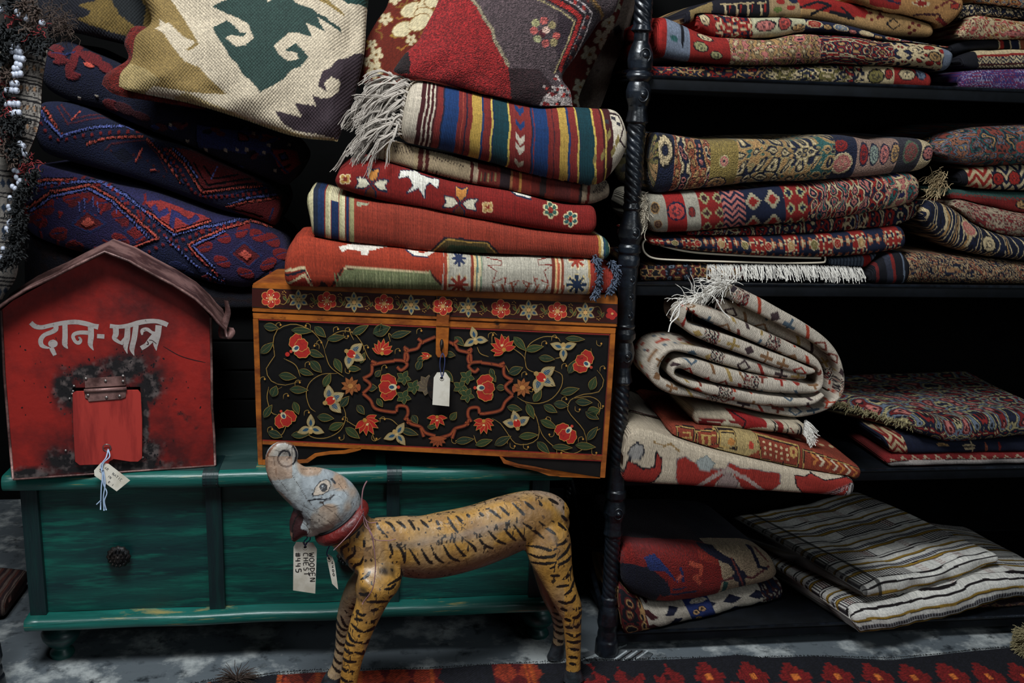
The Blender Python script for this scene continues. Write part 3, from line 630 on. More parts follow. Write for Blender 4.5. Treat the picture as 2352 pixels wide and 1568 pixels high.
# long vines
V_ = [[(345, 662), (250, 690), (165, 665), (135, 590), (185, 515), (175, 440), (200, 360), (280, 325), (350, 335), (420, 375), (470, 440), (488, 500)],
      [(488, 470), (520, 400), (590, 365), (660, 380), (710, 440), (740, 510), (760, 540)],
      [(488, 500), (520, 580), (600, 640)], [(560, 620), (470, 625), (400, 670), (375, 740), (395, 820), (430, 850)],
      [(240, 530), (310, 570), (340, 640)], [(150, 700), (140, 770), (165, 850), (200, 870)], [(230, 700), (170, 735)],
      [(590, 800), (612, 880), (580, 960), (500, 1005), (420, 1005), (360, 970)], [(612, 900), (680, 940), (720, 945)],
      [(810, 890), (880, 895), (925, 930)], [(260, 920), (230, 985), (180, 1000)], [(880, 430), (870, 380), (900, 400), (940, 380)],
      [(770, 980), (790, 1020), (825, 1005)], [(660, 420), (640, 370), (700, 390)], [(1690, 560), (1690, 500), (1720, 440), (1800, 400), (1880, 405), (1900, 430)],
      [(1610, 465), (1680, 520), (1700, 590), (1760, 620)], [(1860, 600), (1910, 630), (1905, 700), (1850, 770), (1770, 800), (1690, 790), (1640, 760)],
      [(1690, 795), (1740, 850), (1770, 930), (1765, 1010), (1700, 1045), (1630, 1040), (1590, 990), (1540, 920), (1490, 890)],
      [(1770, 930), (1800, 1000), (1880, 1070), (1980, 1100), (2060, 1060), (2090, 1075)], [(2120, 600), (2160, 660), (2130, 730), (2040, 745), (1960, 780), (1945, 840), (1990, 900), (2040, 960), (2060, 1040)],
      [(1970, 770), (2080, 760), (2140, 800), (2130, 870)], [(1400, 460), (1420, 500), (1470, 520)], [(1490, 440), (1490, 400), (1500, 375), (1520, 390)],
      [(2060, 1010), (2090, 980), (2140, 950)], [(1380, 990), (1400, 1040), (1440, 1030)], [(1300, 440), (1290, 410)], [(1990, 400), (2040, 420)], [(1930, 480), (1905, 520), (1870, 530)], [(2085, 470), (2085, 500)],
      [(1570, 570), (1600, 620), (1640, 615)], [(1650, 620), (1660, 590)], [(150, 475), (180, 450)]]
for v_ in V_: d.lift = .0003; vine(v_)
# little curled tips with dots
for x, y, sx, sy in ((215, 315, 1, 1), (378, 320, -1, 1), (430, 440, -1, 1), (620, 410, 1, -1), (560, 340, 1, 1), (630, 345, 1, 1), (630, 620, 1, -1), (390, 550, 1, 1), (330, 660, 1, 1), (120, 640, 1, 1), (740, 450, 1, 1), (385, 840, 1, 1), (580, 1020, -1, -1), (600, 880, -1, 1), (165, 940, 1, 1), (790, 1025, 1, -1), (1060, 350, 1, 1), (1490, 375, 1, 1), (1810, 425, 1, 1), (1870, 390, 1, 1), (1560, 400, -1, 1), (1930, 560, 1, 1), (1690, 610, 1, 1), (1730, 730, 1, -1), (1930, 760, 1, 1), (2140, 455, 1, -1), (2160, 575, 1, 1), (2010, 850, 1, -1), (1820, 880, -1, 1), (1620, 1070, 1, -1), (1700, 1075, 1, -1), (1560, 1010, -1, 1), (2110, 1110, 1, -1), (1900, 1110, 1, -1), (2150, 830, 1, -1), (1270, 1040, 1, -1), (1840, 1000, -1, -1), (2030, 1000, 1, 1), (720, 520, 1, 1), (260, 740, 1, 1), (460, 420, 1, 1), (930, 470, 1, 1), (850, 570, 1, 1), (840, 880, 1, 1)):
    d.lift = .00032; vine([(x-22*sx, y+34*sy), (x-20*sx, y+8*sy), (x, y), (x+8*sx, y+14*sy)], 3.2, n=10); d.blob(x+6*sx, y+14*sy, 6, 6, 0, '#a9772f', 8); d.up(0.4)
LV = [(120, 335, 90, .15, 46), (285, 360, 130, .05, 40), (425, 340, 90, .75, 46), (650, 385, 110, -.5, 44), (500, 415, 110, -.15, 40), (100, 500, 100, -.7, 46), (385, 485, 100, .35, 42), (400, 545, 95, .8, 50), (545, 530, 95, 1.1, 44), (210, 630, 105, .15, 46), (330, 600, 90, .3, 36), (480, 700, 90, -1.1, 44), (275, 715, 110, .05, 44), (170, 760, 70, -1.2, 50), (120, 885, 90, -1.0, 40), (145, 970, 90, .35, 46), (300, 790, 80, 1.2, 40), (440, 880, 100, .1, 46), (510, 955, 95, -.4, 44), (285, 990, 110, -.05, 42), (610, 945, 105, .65, 48), (580, 820, 80, -.9, 44), (775, 380, 110, -.35, 70), (880, 400, 125, -.25, 40), (625, 590, 75, .05, 34), (940, 955, 110, .3, 40), (810, 380, 60, -1.3, 40), (700, 560, 70, -1.2, 30), (1265, 400, 80, .75, 40), (1620, 400, 110, .85, 46), (1690, 480, 110, -.2, 42), (1770, 525, 95, .1, 40), (1930, 410, 115, .05, 34), (1950, 620, 90, -1.1, 44), (2080, 720, 85, -1.2, 48), (1900, 740, 115, -.25, 46), (1740, 790, 85, -1.0, 46), (1580, 820, 90, .2, 40), (1700, 800, 100, 1.15, 44), (1800, 810, 90, .5, 44), (1860, 800, 90, .15, 46), (1990, 790, 100, .05, 42), (1780, 900, 110, .45, 44), (1650, 1000, 115, -.1, 42), (1505, 1050, 110, -.5, 46), (1760, 1030, 100, .75, 44), (1850, 1060, 120, .05, 36), (1990, 1050, 120, .1, 44), (2060, 1020, 100, -.9, 42), (1270, 1030, 110, -.15, 42), (1390, 1050, 105, -.3, 40), (1590, 620, 90, -.4, 50), (2060, 860, 80, -.3, 60), (2050, 850, 90, .5, 44), (1480, 590, 60, 1.2, 30), (1010, 870, 60, 1.0, 40), (1240, 900, 60, -.9, 40),
      (790, 640, 50, -.9, 34), (1480, 620, 60, 1.0, 34), (800, 770, 60, 1.0, 34), (1470, 780, 60, -1.2, 34), (740, 705, 60, 0, 44), (1515, 705, 60, 0, 36), (1040, 600, 70, -1.2, 40), (1200, 600, 90, .9, 40), (1040, 540, 60, -.3, 30), (1210, 500, 60, .2, 36), (680, 810, 70, .9, 40), (1100, 940, 60, 0, 30)]
for x, y, l_, a_, w_ in LV:
    d.lift = .00036
    gc = ('#1f2f1b', '#28371b', '#1b2a1c')[int(x+y) % 3]; d.leaf(x, y, l_, a_, w_, gc, '#93722f')
    d.stroke([(x+l_*.1*math.cos(a_), y+l_*.1*math.sin(a_)), (x+l_*.85*math.cos(a_), y+l_*.85*math.sin(a_))], 2.6, '#7d6a33', 3, True, False)
def rosy(cx, cy, s, outer, n=8):
    for i in range(n):
        a = 2*math.pi*i/n; d.leaf(cx, cy, s, a, s*.8, outer, '#5b4a22')
d.lift = .0004
for cx, cy in ((960, 645), (960, 760), (1020, 700), (1300, 700), (1340, 640), (1340, 750)):
    for a in (0.3, 1.5, 2.6, 3.7, 5.2): d.leaf(cx, cy, 46, a, 30, '#26381e', '#8a7234')
for i in range(8): d.leaf(1100, 690, 62, i*.785+.2, 42, '#55493a', '#7d6a4a')
d.blob(1160, 700, 60, 90, 0, '#0d0b0a', 20)
# scroll cartouche
BR, BR2 = '#6b2413', '#8a4220'
def scroll(pts, w=24):
    d.lift = .00045
    d.stroke(pts, w+7, '#2a0f08', 26, False); d.stroke(pts, w, BR, 26, False); d.stroke(pts, w*.45, BR2, 26, False)
for mir in (0, 1):
    X_ = (lambda x: x) if not mir else (lambda x: 2330-x); Y_ = 10 if mir else 0
    for pts in ([(1150, 400), (1090, 425), (1060, 440), (1040, 470), (975, 490), (965, 540)], [(965, 470), (985, 520), (970, 560)], [(900, 540), (960, 545), (980, 570), (945, 600), (920, 580)], [(765, 570), (830, 555), (905, 545)],
                [(770, 565), (765, 620), (715, 650)], [(720, 650), (760, 690), (715, 740)], [(715, 740), (760, 780), (790, 830), (880, 850), (915, 850)], [(915, 850), (925, 815), (975, 820), (985, 860), (965, 900)],
                [(975, 880), (1000, 920), (1060, 940), (1090, 975), (1150, 995)], [(1060, 940), (1080, 1000)], [(765, 545), (800, 560)], [(1045, 410), (1080, 440)], [(960, 460), (990, 480)], [(980, 920), (1000, 900)]):
        scroll([(X_(x), y+Y_) for x, y in pts], 17)
for x_, y_, f_ in ((640, 695, 1), (1672, 705, -1)):
    for i in range(9): a = i*2*math.pi/9; d.leaf(x_, y_, 58, a, 26, '#8a4f25', '#3a190c')
    d.blob(x_+50*f_, y_+8, 12, 22, 0, BR2); d.blob(x_, y_, 16, 14, 0, '#b0763c')
for i in range(7): a = math.pi*(i)/6; d.leaf(1163, 1010, 55, a, 24, '#7d3a1c', '#3a190c')
d.blob(1163, 1010, 40, 14, 0, BR2); d.up(2)
# flowers
def lotus(x, y, s, ang, n=7, spread=2.4):
    d.lift = .00055
    for i in list(range(n)): 
        a = ang+(i-(n-1)/2)*spread/(n-1); d.leaf(x, y, s*(1-.08*abs(i-(n-1)/2)), a, s*.34, RED if i % 2 else '#a32119', '#b9883c')
    d.blob(x, y, s*.13, s*.13, 0, '#a9772f', 10); d.blob(x+s*.3*math.cos(ang), y+s*.3*math.sin(ang), s*.07, s*.1, ang, '#cdb27a', 8)
def lily(x, y, s, ang):
    d.lift = .00055
    ca, sa = math.cos(ang), math.sin(ang)
    def p(u, v): return x+s*(u*ca-v*sa), y+s*(u*sa+v*ca)
    f = lambda a: 1+0.07*np.sin(7*a)
    for u, v, rx, ry, r_ in ((.42, -.42, .52, .40, -.5), (.42, .42, .52, .40, .5), (.62, 0, .42, .40, 0)):
        q = p(u, v); d.blob(q[0], q[1], s*(rx+.035), s*(ry+.035), ang+r_, '#b9883c', 26, f); d.up(.5); d.blob(q[0], q[1], s*rx, s*ry, ang+r_, RED if v else '#9c2019', 26, f); d.up(.5)
        for k in (-.2, 0, .2): q2 = p(u+.3*math.cos(r_+k), v+.3*math.sin(r_+k)); d.stroke([q, q2], s*.025, '#7d1610', 3, True, False)
    q = p(.15, 0); d.blob(q[0], q[1], s*.27, s*.21, ang, '#c9b68e', 16); d.up(); q = p(.22, 0); d.blob(q[0], q[1], s*.17, s*.12, ang, BLU, 14); d.up(); q = p(-.22, 0); d.blob(q[0], q[1], s*.11, s*.11, 0, '#b23a24', 12); d.up()
def whitef(x, y, s, ang, red=True):
    d.lift = .00055
    ca, sa = math.cos(ang), math.sin(ang)
    def p(u, v): return x+s*(u*ca-v*sa), y+s*(u*sa+v*ca)
    for a in (-1.25, -.1, 1.2):
        d.leaf(x, y, s*1.0, ang+a, s*.62, CRM, '#8a6a38'); q = p(.2*math.cos(a), .2*math.sin(a)); d.leaf(q[0], q[1], s*.52, ang+a, s*.3, BLU); 
        for k in (-.25, 0, .25): q2 = p(.9*math.cos(a+k*.5), .9*math.sin(a+k*.5)); q1 = p(.35*math.cos(a+k), .35*math.sin(a+k)); d.stroke([q1, q2], s*.028, '#c6b084', 3, True, False)
    if red: d.blob(*p(.05, 0), s*.33, s*.28, ang, '#c08a4a', 16); d.up(.5); d.blob(*p(.05, 0), s*.29, s*.25, ang, '#a32119', 16); d.up(.5); d.blob(*p(.28, -.02), s*.06, s*.06, 0, '#d8caa2', 8)
    d.blob(*p(-.3, 0), s*.15, s*.14, 0, '#9c7a44', 10); d.up()
def threef(x, y, s, ang):
    d.lift = .00055
    for a in (-1.9, 0, 1.9):
        d.leaf(x, y, s, ang+a, s*.55, CRM, '#8a6a38'); d.leaf(x+s*.15*math.cos(ang+a), y+s*.15*math.sin(ang+a), s*.5, ang+a, s*.22, BLU)
    d.blob(x-s*.25*math.cos(ang), y-s*.25*math.sin(ang), s*.17, s*.17, 0, '#a98750', 10); d.blob(x, y, s*.12, s*.1, 0, '#b9a070', 8); d.up()
lily(300, 478, 88, -.55); d.blob(262, 505, 14, 14, 0, '#a8231a', 10)
lily(232, 862, 78, .9*1.2); lily(908, 702, 92, math.pi*1.0); lily(1408, 706, 92, 0.0); lily(2070, 572, 84, math.pi*1.2); lily(1958, 950, 82, math.pi*.72)
lotus(830, 500, 88, -math.pi/2+.12); lotus(726, 900, 100, 1.0, 7, 2.8); lotus(1562, 478, 98, math.pi*1.02+1.1, 8, 3.4); lotus(1440, 905, 82, math.pi*.5, 8, 3.2); lotus(1160, 880, 72, math.pi/2, 5, 2.9); lotus(1120, 515, 60, math.pi, 3, .7)
whitef(640, 500, 92, .55); whitef(515, 785, 98, -.5-2.1*0+.1); whitef(1780, 640, 104, .55+math.pi*.0+.1); whitef(1640, 925, 86, math.pi*1.45)
threef(402, 948, 84, -math.pi/2); threef(918, 985, 82, .9); threef(1388, 415, 78, -1.0-.8); threef(1918, 468, 82, math.pi/2)
d.build('painted_flowers', body)
# hasp
hs = solid('hasp', [(1158, 152), (1240, 156), (1238, 262), (1232, 300), (1234, 334), (1226, 500), (1216, 520), (1166, 520), (1154, 500), (1156, 330), (1160, 262)], 0.0075, 0.003, M['amber'], chest, snap=False, bev=0.0008)
solid('hasp_hinge', [(1154, 308), (1236, 312), (1236, 336), (1154, 332)], 0.010, 0.005, M['amber'], hs, snap=False, bev=0.0015)
d = Decal(A3+n3*0.0077, n3, tf=cc); d.lift = 0.0002; d.l2 = .0003
d.poly([(1160, 155), (1238, 159), (1236, 268), (1160, 264)], '#2a120c'); d.up(); six(1196, 216, True)
d.build('hasp_flowers', hs); d = Decal(A3+n3*0.0077, n3, tf=cc); d.lift = .0004; d.blob(1188, 446, 12, 32, .02, '#15110e', 16); d.build('hasp_slot', hs)
V, F = tube_vf([cq(1190, 420, .008), cq(1192, 428, .016), cq(1190, 450, .018), cq(1188, 470, .014), cq(1188, 480, .008)], 0.0018, 8); mesh('staple', V, F, M['iron'], hs)

# ---------------------------------------------------------------- paper tags
def card(name, corners, plane, label, twine_pts, hole, mat='card', th=0.0006, texts=(), tmat='navy_twine', tails=(), twr=0.0012):
    p0, n = plane; P = [unp(x, y, plane=plane) for x, y in corners]
    t = thing(name, label, 'tag', sum(P)/len(P), group=None)
    bm = bmesh.new(); vs_ = [bm.verts.new(p) for p in P]; f = bm.faces.new(vs_); ret = bmesh.ops.extrude_face_region(bm, geom=[f]); mv = [v for v in ret['geom'] if isinstance(v, bmesh.types.BMVert)]
    bmesh.ops.translate(bm, verts=mv, vec=Vector(-np.asarray(n)*th)); bmesh.ops.recalc_face_normals(bm, faces=bm.faces[:]); bm.verts.index_update()
    V = np.array([v.co[:] for v in bm.verts]); F = [tuple(v.index for v in f.verts) for f in bm.faces]; bm.free()
    cdm = mesh('card', V, F, M[mat], t, smooth=False)
    hx, hy = hole; c = unp(hx, hy, plane=plane)+np.asarray(n)*0.0008; e = np.cross([0, 0, 1], n); e = e/np.linalg.norm(e); u = np.cross(n, e)
    a = np.linspace(0, 2*np.pi, 17)
    V, F = tube_vf([c+e*0.0042*math.cos(k)+u*0.0042*math.sin(k) for k in a], 0.0009, 6, False); mesh('eyelet', V, F, M[mat], cdm)
    g = Bag(); g.add([c-np.asarray(n)*0.0006+e*0.0032*math.cos(k)+u*0.0032*math.sin(k) for k in a[:-1]], [tuple(range(16))]); g.build('punched_hole', M['ink'], cdm, smooth=False)
    g = Bag()
    for pts, lf in twine_pts:
        Q = [unp(x, y, plane=plane)+np.asarray(n)*l for (x, y), l in zip(pts, lf)]
        g.add(*tube_vf(smoothpts(Q, 20), twr, 6))
    g.build('string', M[tmat], t)
    return t, cdm
def tn(v): v = np.array(v, float); return v/np.linalg.norm(v)
pl = (cq(1190, 650, 0.016), n3)
corners = [cc(*p) for p in ((1140, 645), (1160, 614), (1212, 614), (1238, 652), (1233, 818), (1132, 808))]
card('price_tag', corners, pl, 'blank white paper tag hanging from the hasp of the painted chest', [([cc(1188, 640), cc(1178, 580), cc(1180, 530), cc(1192, 500)], (0.001, 0.001, 0.0, -.004)), ([cc(1192, 640), cc(1204, 580), cc(1206, 530), cc(1192, 498)], (0.001, 0.002, 0.0, -.004))], cc(1188, 648))
def line_decal(plane, parent, strokes, w, col='#15161a', lift=0.0004, name='writing', tf=lambda x, y: (x, y)):
    dd = Decal(plane[0], plane[1], tf=tf); dd.lift = lift
    for s_ in strokes: dd.stroke(s_, w, col, len(s_) if len(s_) < 4 else len(s_)*5, False, len(s_) > 3)
    dd.build(name, parent, M['painted'])
GLY = {'W': [[(0, 0), (.2, 1), (.45, .3), (.7, 1), (1, 0)]], 'O': [[(.5, 0), (.1, .3), (.1, .7), (.5, 1), (.9, .7), (.9, .3), (.5, 0)]], 'D': [[(.1, 0), (.15, 1)], [(0, 0), (.7, .2), (.85, .6), (.15, 1)]], 'E': [[(.8, 0), (.1, 0), (.1, 1), (.8, 1)], [(.1, .5), (.7, .5)]], 'N': [[(.1, 1), (.1, 0), (.8, 1), (.8, 0)]],
       'C': [[(.9, .1), (.4, 0), (.1, .4), (.2, .9), (.8, 1)]], 'H': [[(.1, 0), (.1, 1)], [(.1, .5), (.8, .5)], [(.8, 0), (.8, 1)]], 'S': [[(.8, .1), (.3, .05), (.2, .4), (.7, .6), (.6, 1), (.1, .95)]], 'T': [[(0, 0), (.9, 0)], [(.45, 0), (.45, 1)]], '#': [[(.3, 0), (.25, 1)], [(.7, 0), (.65, 1)], [(0, .35), (1, .3)], [(0, .7), (1, .65)]],
       '4': [[(.1, 0), (.1, .55), (.8, .55)], [(.65, .1), (.65, 1)]], '5': [[(.8, 0), (.2, 0), (.2, .4), (.8, .5), (.7, .95), (.1, 1)]], '0': [[(.5, 0), (.15, .3), (.15, .7), (.5, 1), (.85, .7), (.85, .3), (.5, 0)]], 'A': [[(0, 1), (.45, 0), (.9, 1)], [(.2, .6), (.7, .6)]], 'I': [[(.5, 0), (.5, 1)]], 'V': [[(0, 0), (.5, 1), (.9, 0)]], 'K': [[(.1, 0), (.1, 1)], [(.8, 0), (.1, .55), (.8, 1)]], 'R': [[(.1, 1), (.1, 0), (.75, .2), (.1, .5), (.8, 1)]]}
def write(txt, org, adv, dn, sz):
    """strokes of txt; adv and dn are pixel vectors along the line and down the letter"""
    out = []; adv = np.array(adv, float); dn = np.array(dn, float); p = np.array(org, float)
    for ch in txt:
        for s_ in GLY.get(ch, []): out.append([tuple(p+adv*sz*.8*x+dn*sz*y) for x, y in s_])
        p = p+adv*sz*1.0
    return out
# tag on the donation box
plb = (bp(250, 1100)+nB*0.03, tn(nB+np.array([0, 0, .15])))
ct = [(216, 1080), (232, 1062), (250, 1065), (299, 1103), (268, 1128), (217, 1092)]
t, cdm = card('price_tag', ct, plb, 'white paper tag with blue and white twine on the donation box flap', [([(247, 1031), (252, 1048), (238, 1062), (235, 1080)], (-.008, .002, .004, .004)), ([(248, 1031), (244, 1050), (232, 1068), (236, 1090), (233, 1120), (231, 1170)], (-.008, .004, .004, .005, .004, 0)), ([(238, 1078), (242, 1110), (238, 1140), (239, 1172)], (.004, .006, .004, 0)), ([(236, 1078), (238, 1110), (246, 1130), (240, 1150), (244, 1171)], (.005, .004, .004, .002, 0)), ([(232, 1148), (222, 1158)], (.003, .0))], (233, 1078), tmat='twine', twr=0.0014)
ang = math.atan2(1103-1065, 299-250); ad = (math.cos(ang), math.sin(ang)); dn = (-math.sin(ang), math.cos(ang))
line_decal(plb, cdm, write('AR  NATIC', (243, 1071), ad, dn, 5.5)+write('R  IN', (238, 1081), ad, dn, 5)+write('  R I', (243, 1098), ad, dn, 5), 0.9, '#4a4a4c')
# ---------------------------------------------------------------- woven patterns
def hexs(*a): return np.array([[int(c.lstrip('#')[i:i+2], 16) for i in (0, 2, 4)] for c in a], float)
def resample(poly, n):
    P = np.asarray(poly, float); 
    if len(P) > 2: P = smoothpts(P, 16*len(P))
    s = np.r_[0, np.cumsum(np.hypot(*np.diff(P, axis=0).T))]; t = np.linspace(0, s[-1], n)
    return np.stack([np.interp(t, s, P[:, 0]), np.interp(t, s, P[:, 1])], 1)
REG = {}
class Frame:
    """local pattern coordinates of a folded cloth: a runs along it, b from its upper front edge down"""
    def __init__(s, top, bot, tf=None):
        if tf: top = [tf(*p) for p in top]; bot = [tf(*p) for p in bot]
        s.T = resample(top, 240); s.B = resample(bot, 240)
        s.L = float(np.mean([np.hypot(*np.diff(q, axis=0).T).sum() for q in (s.T, s.B)])); s.H = float(np.hypot(*(s.T-s.B)[60:180].T).mean())
    @classmethod
    def band(cls, pts, q, ns=240):
        """a strip of given width (X, Y, width) along a curved line"""
        P = smoothpts(np.array(pts, float), 20*len(pts)); l = np.r_[0, np.cumsum(np.hypot(*np.diff(P[:, :2], axis=0).T))]; t = np.linspace(0, l[-1], ns); P = np.stack([np.interp(t, l, P[:, i]) for i in range(3)], 1)
        T = np.gradient(P[:, :2], axis=0); T /= np.linalg.norm(T, axis=1)[:, None]; n = np.stack([T[:, 1], -T[:, 0]], 1)
        s = cls.__new__(cls); s.T = np.array([q(*p) for p in P[:, :2]+n*P[:, 2:3]/2]); s.B = np.array([q(*p) for p in P[:, :2]-n*P[:, 2:3]/2])
        s.L = float(np.mean([np.hypot(*np.diff(z, axis=0).T).sum() for z in (s.T, s.B)])); s.H = float(np.hypot(*(s.T-s.B).T).mean()); return s
    def loc(s, x, y):
        d = s.B-s.T; q = np.array([x, y])-s.T; cr = d[:, 0]*q[:, 1]-d[:, 1]*q[:, 0]
        i = np.where(np.sign(cr[:-1]) != np.sign(cr[1:]))[0]
        if len(i): i = i[0]; f = cr[i]/(cr[i]-cr[i+1]+1e-9)
        else:
            i = 0 if abs(cr[0]) < abs(cr[-1]) else len(cr)-2; f = (cr[i]/(cr[i]-cr[i+1]+1e-9))
        T = s.T[i]*(1-f)+s.T[i+1]*f; dd = d[i]*(1-f)+d[i+1]*f
        b = np.dot(np.array([x, y])-T, dd)/np.dot(dd, dd)
        return (i+f)/(len(cr)-1)*s.L, b*s.H
class Canvas:
    def __init__(s, fr, base, tf=None, pad=60):
        s.fr = fr; s.tf = tf; s.pad = pad; s.W = int(fr.L)+60; s.Hh = int(fr.H)+2*pad; s.im = np.zeros((s.Hh, s.W, 3)); s.im[:] = hexs(base)[0]
    def pt(s, x, y):
        if s.tf: x, y = s.tf(x, y)
        a, b = s.fr.loc(x, y); return a+30, b+s.pad
    def lpoly(s, P, col):
        P = np.asarray(P, float); x0, y0 = np.floor(P.min(0)).astype(int); x1, y1 = np.ceil(P.max(0)).astype(int)+1
        x0, y0, x1, y1 = max(x0, 0), max(y0, 0), min(x1, s.W), min(y1, s.Hh)
        if x1 <= x0 or y1 <= y0: return
        X, Y = np.meshgrid(np.arange(x0, x1)+.5, np.arange(y0, y1)+.5); ins = np.zeros(X.shape, bool)
        for i in range(len(P)):
            a, b = P[i], P[(i+1) % len(P)]
            if a[1] == b[1]: continue
            c = ((a[1] > Y) != (b[1] > Y)) & (X < (b[0]-a[0])*(Y-a[1])/(b[1]-a[1])+a[0]); ins ^= c
        s.im[y0:y1, x0:x1][ins] = hexs(col)[0]
    def poly(s, pts, col): s.lpoly([s.pt(*p) for p in pts], col)
    def line(s, pts, w, col):
        P = np.array([s.pt(*p) for p in pts]); 
        for i in range(len(P)-1):
            d = P[i+1]-P[i]; l = np.hypot(*d)+1e-9; n = np.array([-d[1], d[0]])/l*w/2; e = d/l*w*.3
            s.lpoly([P[i]-n-e, P[i]+n-e, P[i+1]+n+e, P[i+1]-n+e], col)
    def opoly(s, pts, col, edge, w=2):
        s.poly(pts, col); s.line(list(pts)+[pts[0]], w, edge)
    def vband(s, x0, x1, y, col):
        a0, a1 = s.pt(x0, y)[0], s.pt(x1, y)[0]; s.im[:, int(round(a0)):int(round(a1))] = hexs(col)[0]
    def ell(s, x, y, rx, ry, col, ang=0, n=20):
        a = np.linspace(0, 2*np.pi, n, endpoint=False); ca, sa = math.cos(ang), math.sin(ang)
        s.poly([(x+rx*math.cos(t)*ca-ry*math.sin(t)*sa, y+rx*math.cos(t)*sa+ry*math.sin(t)*ca) for t in a], col)
    def __call__(s, a, b, k=2.0):
        a = np.floor(a/k)*k+k/2+30; b = np.floor(b/k)*k+k/2+s.pad
        i = b.astype(int); i = np.abs(i); i = np.where(i >= s.Hh, 2*s.Hh-2-i, i); i = np.clip(i, 0, s.Hh-1); j = np.clip(a.astype(int), 0, s.W-1)
        return s.im[i, j].copy()
def hsh(*k):
    v = np.zeros(np.shape(k[0])); 
    for i, q in enumerate(k): v = v+np.asarray(q, float)*(12.9898+65.27*i)
    v = np.sin(v)*43758.5453; return v-np.floor(v)
def orn(pal, ca, cb, seed, dark=None, warp=5.0, freq=3, contrast=1.0, ew=.045, brk=0.0):
    """all-over mirrored ornament in the manner of knotted carpets"""
    P = hexs(*pal); r = np.random.RandomState(seed); ks = [(r.randint(0, freq+1), r.randint(0, freq+1), r.rand()*2, r.rand()*.7+.4) for _ in range(5)]
    dk = hexs(dark)[0] if dark else None; ph = r.rand(4)*6
    def f(a, b):
        a = a+warp*np.sin(b/17+ph[0])+warp*.6*np.sin(a/31+ph[1])+warp*.5*np.sin((a+b)/9+ph[2]); b = b+warp*.6*np.sin(a/23+ph[3])
        ia = np.floor(a/ca); ib = np.floor(b/cb); fa = np.abs(a/ca-ia-.5)*2; fb = np.abs(b/cb-ib-.5)*2
        n = np.zeros_like(a)
        for p, q, o, w_ in ks: n += w_*np.cos(np.pi*(p*fa+o))*np.cos(np.pi*(q*fb+o*.5))
        n += .12*np.sin(3*np.pi*fa)*np.sin(3*np.pi*fb)
        v = (n/4.6*contrast+.5+.3*(hsh(ia % 5, ib % 3)-.5))*len(P); v = v+(brk*(hsh(ia, ib)-.5))
        idx = np.floor(v).astype(int) % len(P); c = P[idx]
        if dk is not None: fr_ = v-np.floor(v); c = np.where(((fr_ < ew*len(P)/2) | (fr_ > 1-ew*len(P)/3))[:, None], dk, c)
        return c
    return f
def stripes(lst, L):
    """lst: (start fraction, colour) along the cloth"""
    st_ = np.array([x[0] for x in lst])*L; P = hexs(*[x[1] for x in lst])
    return lambda a, b: P[np.clip(np.searchsorted(st_, a+1.2*np.sin(b/13), side='right')-1, 0, len(P)-1)]
def banded(L, segs):
    """segs: (start fraction, pattern function or colour)"""
    def f(a, b):
        out = np.zeros((len(a), 3)); e = [s_[0] for s_ in segs]+[9]
        for i, (s0, p) in enumerate(segs):
            m_ = (a/L >= s0) & (a/L < e[i+1]) if i else (a/L < e[1])
            if m_.any(): out[m_] = hexs(p)[0] if isinstance(p, str) else p(a[m_], b[m_])
        return out
    return f
def rows(segs):
    """segs: (b start px, pattern or colour), bands running along the cloth"""
    def f(a, b):
        out = np.zeros((len(a), 3)); e = [s_[0] for s_ in segs]+[1e9]
        for i, (s0, p) in enumerate(segs):
            m_ = (b >= s0) & (b < e[i+1]) if i else (b < e[1])
            if m_.any(): out[m_] = hexs(p)[0] if isinstance(p, str) else p(a[m_], b[m_])
        return out
    return f
def zig(c1, c2, per, amp, dark=None):
    A_, B_ = hexs(c1)[0], hexs(c2)[0]
    def f(a, b):
        t = np.abs((a/per) % 1-.5)*2; s_ = ((b+t*amp)/amp) % 1 < .5; return np.where(s_[:, None], A_, B_)
    return f

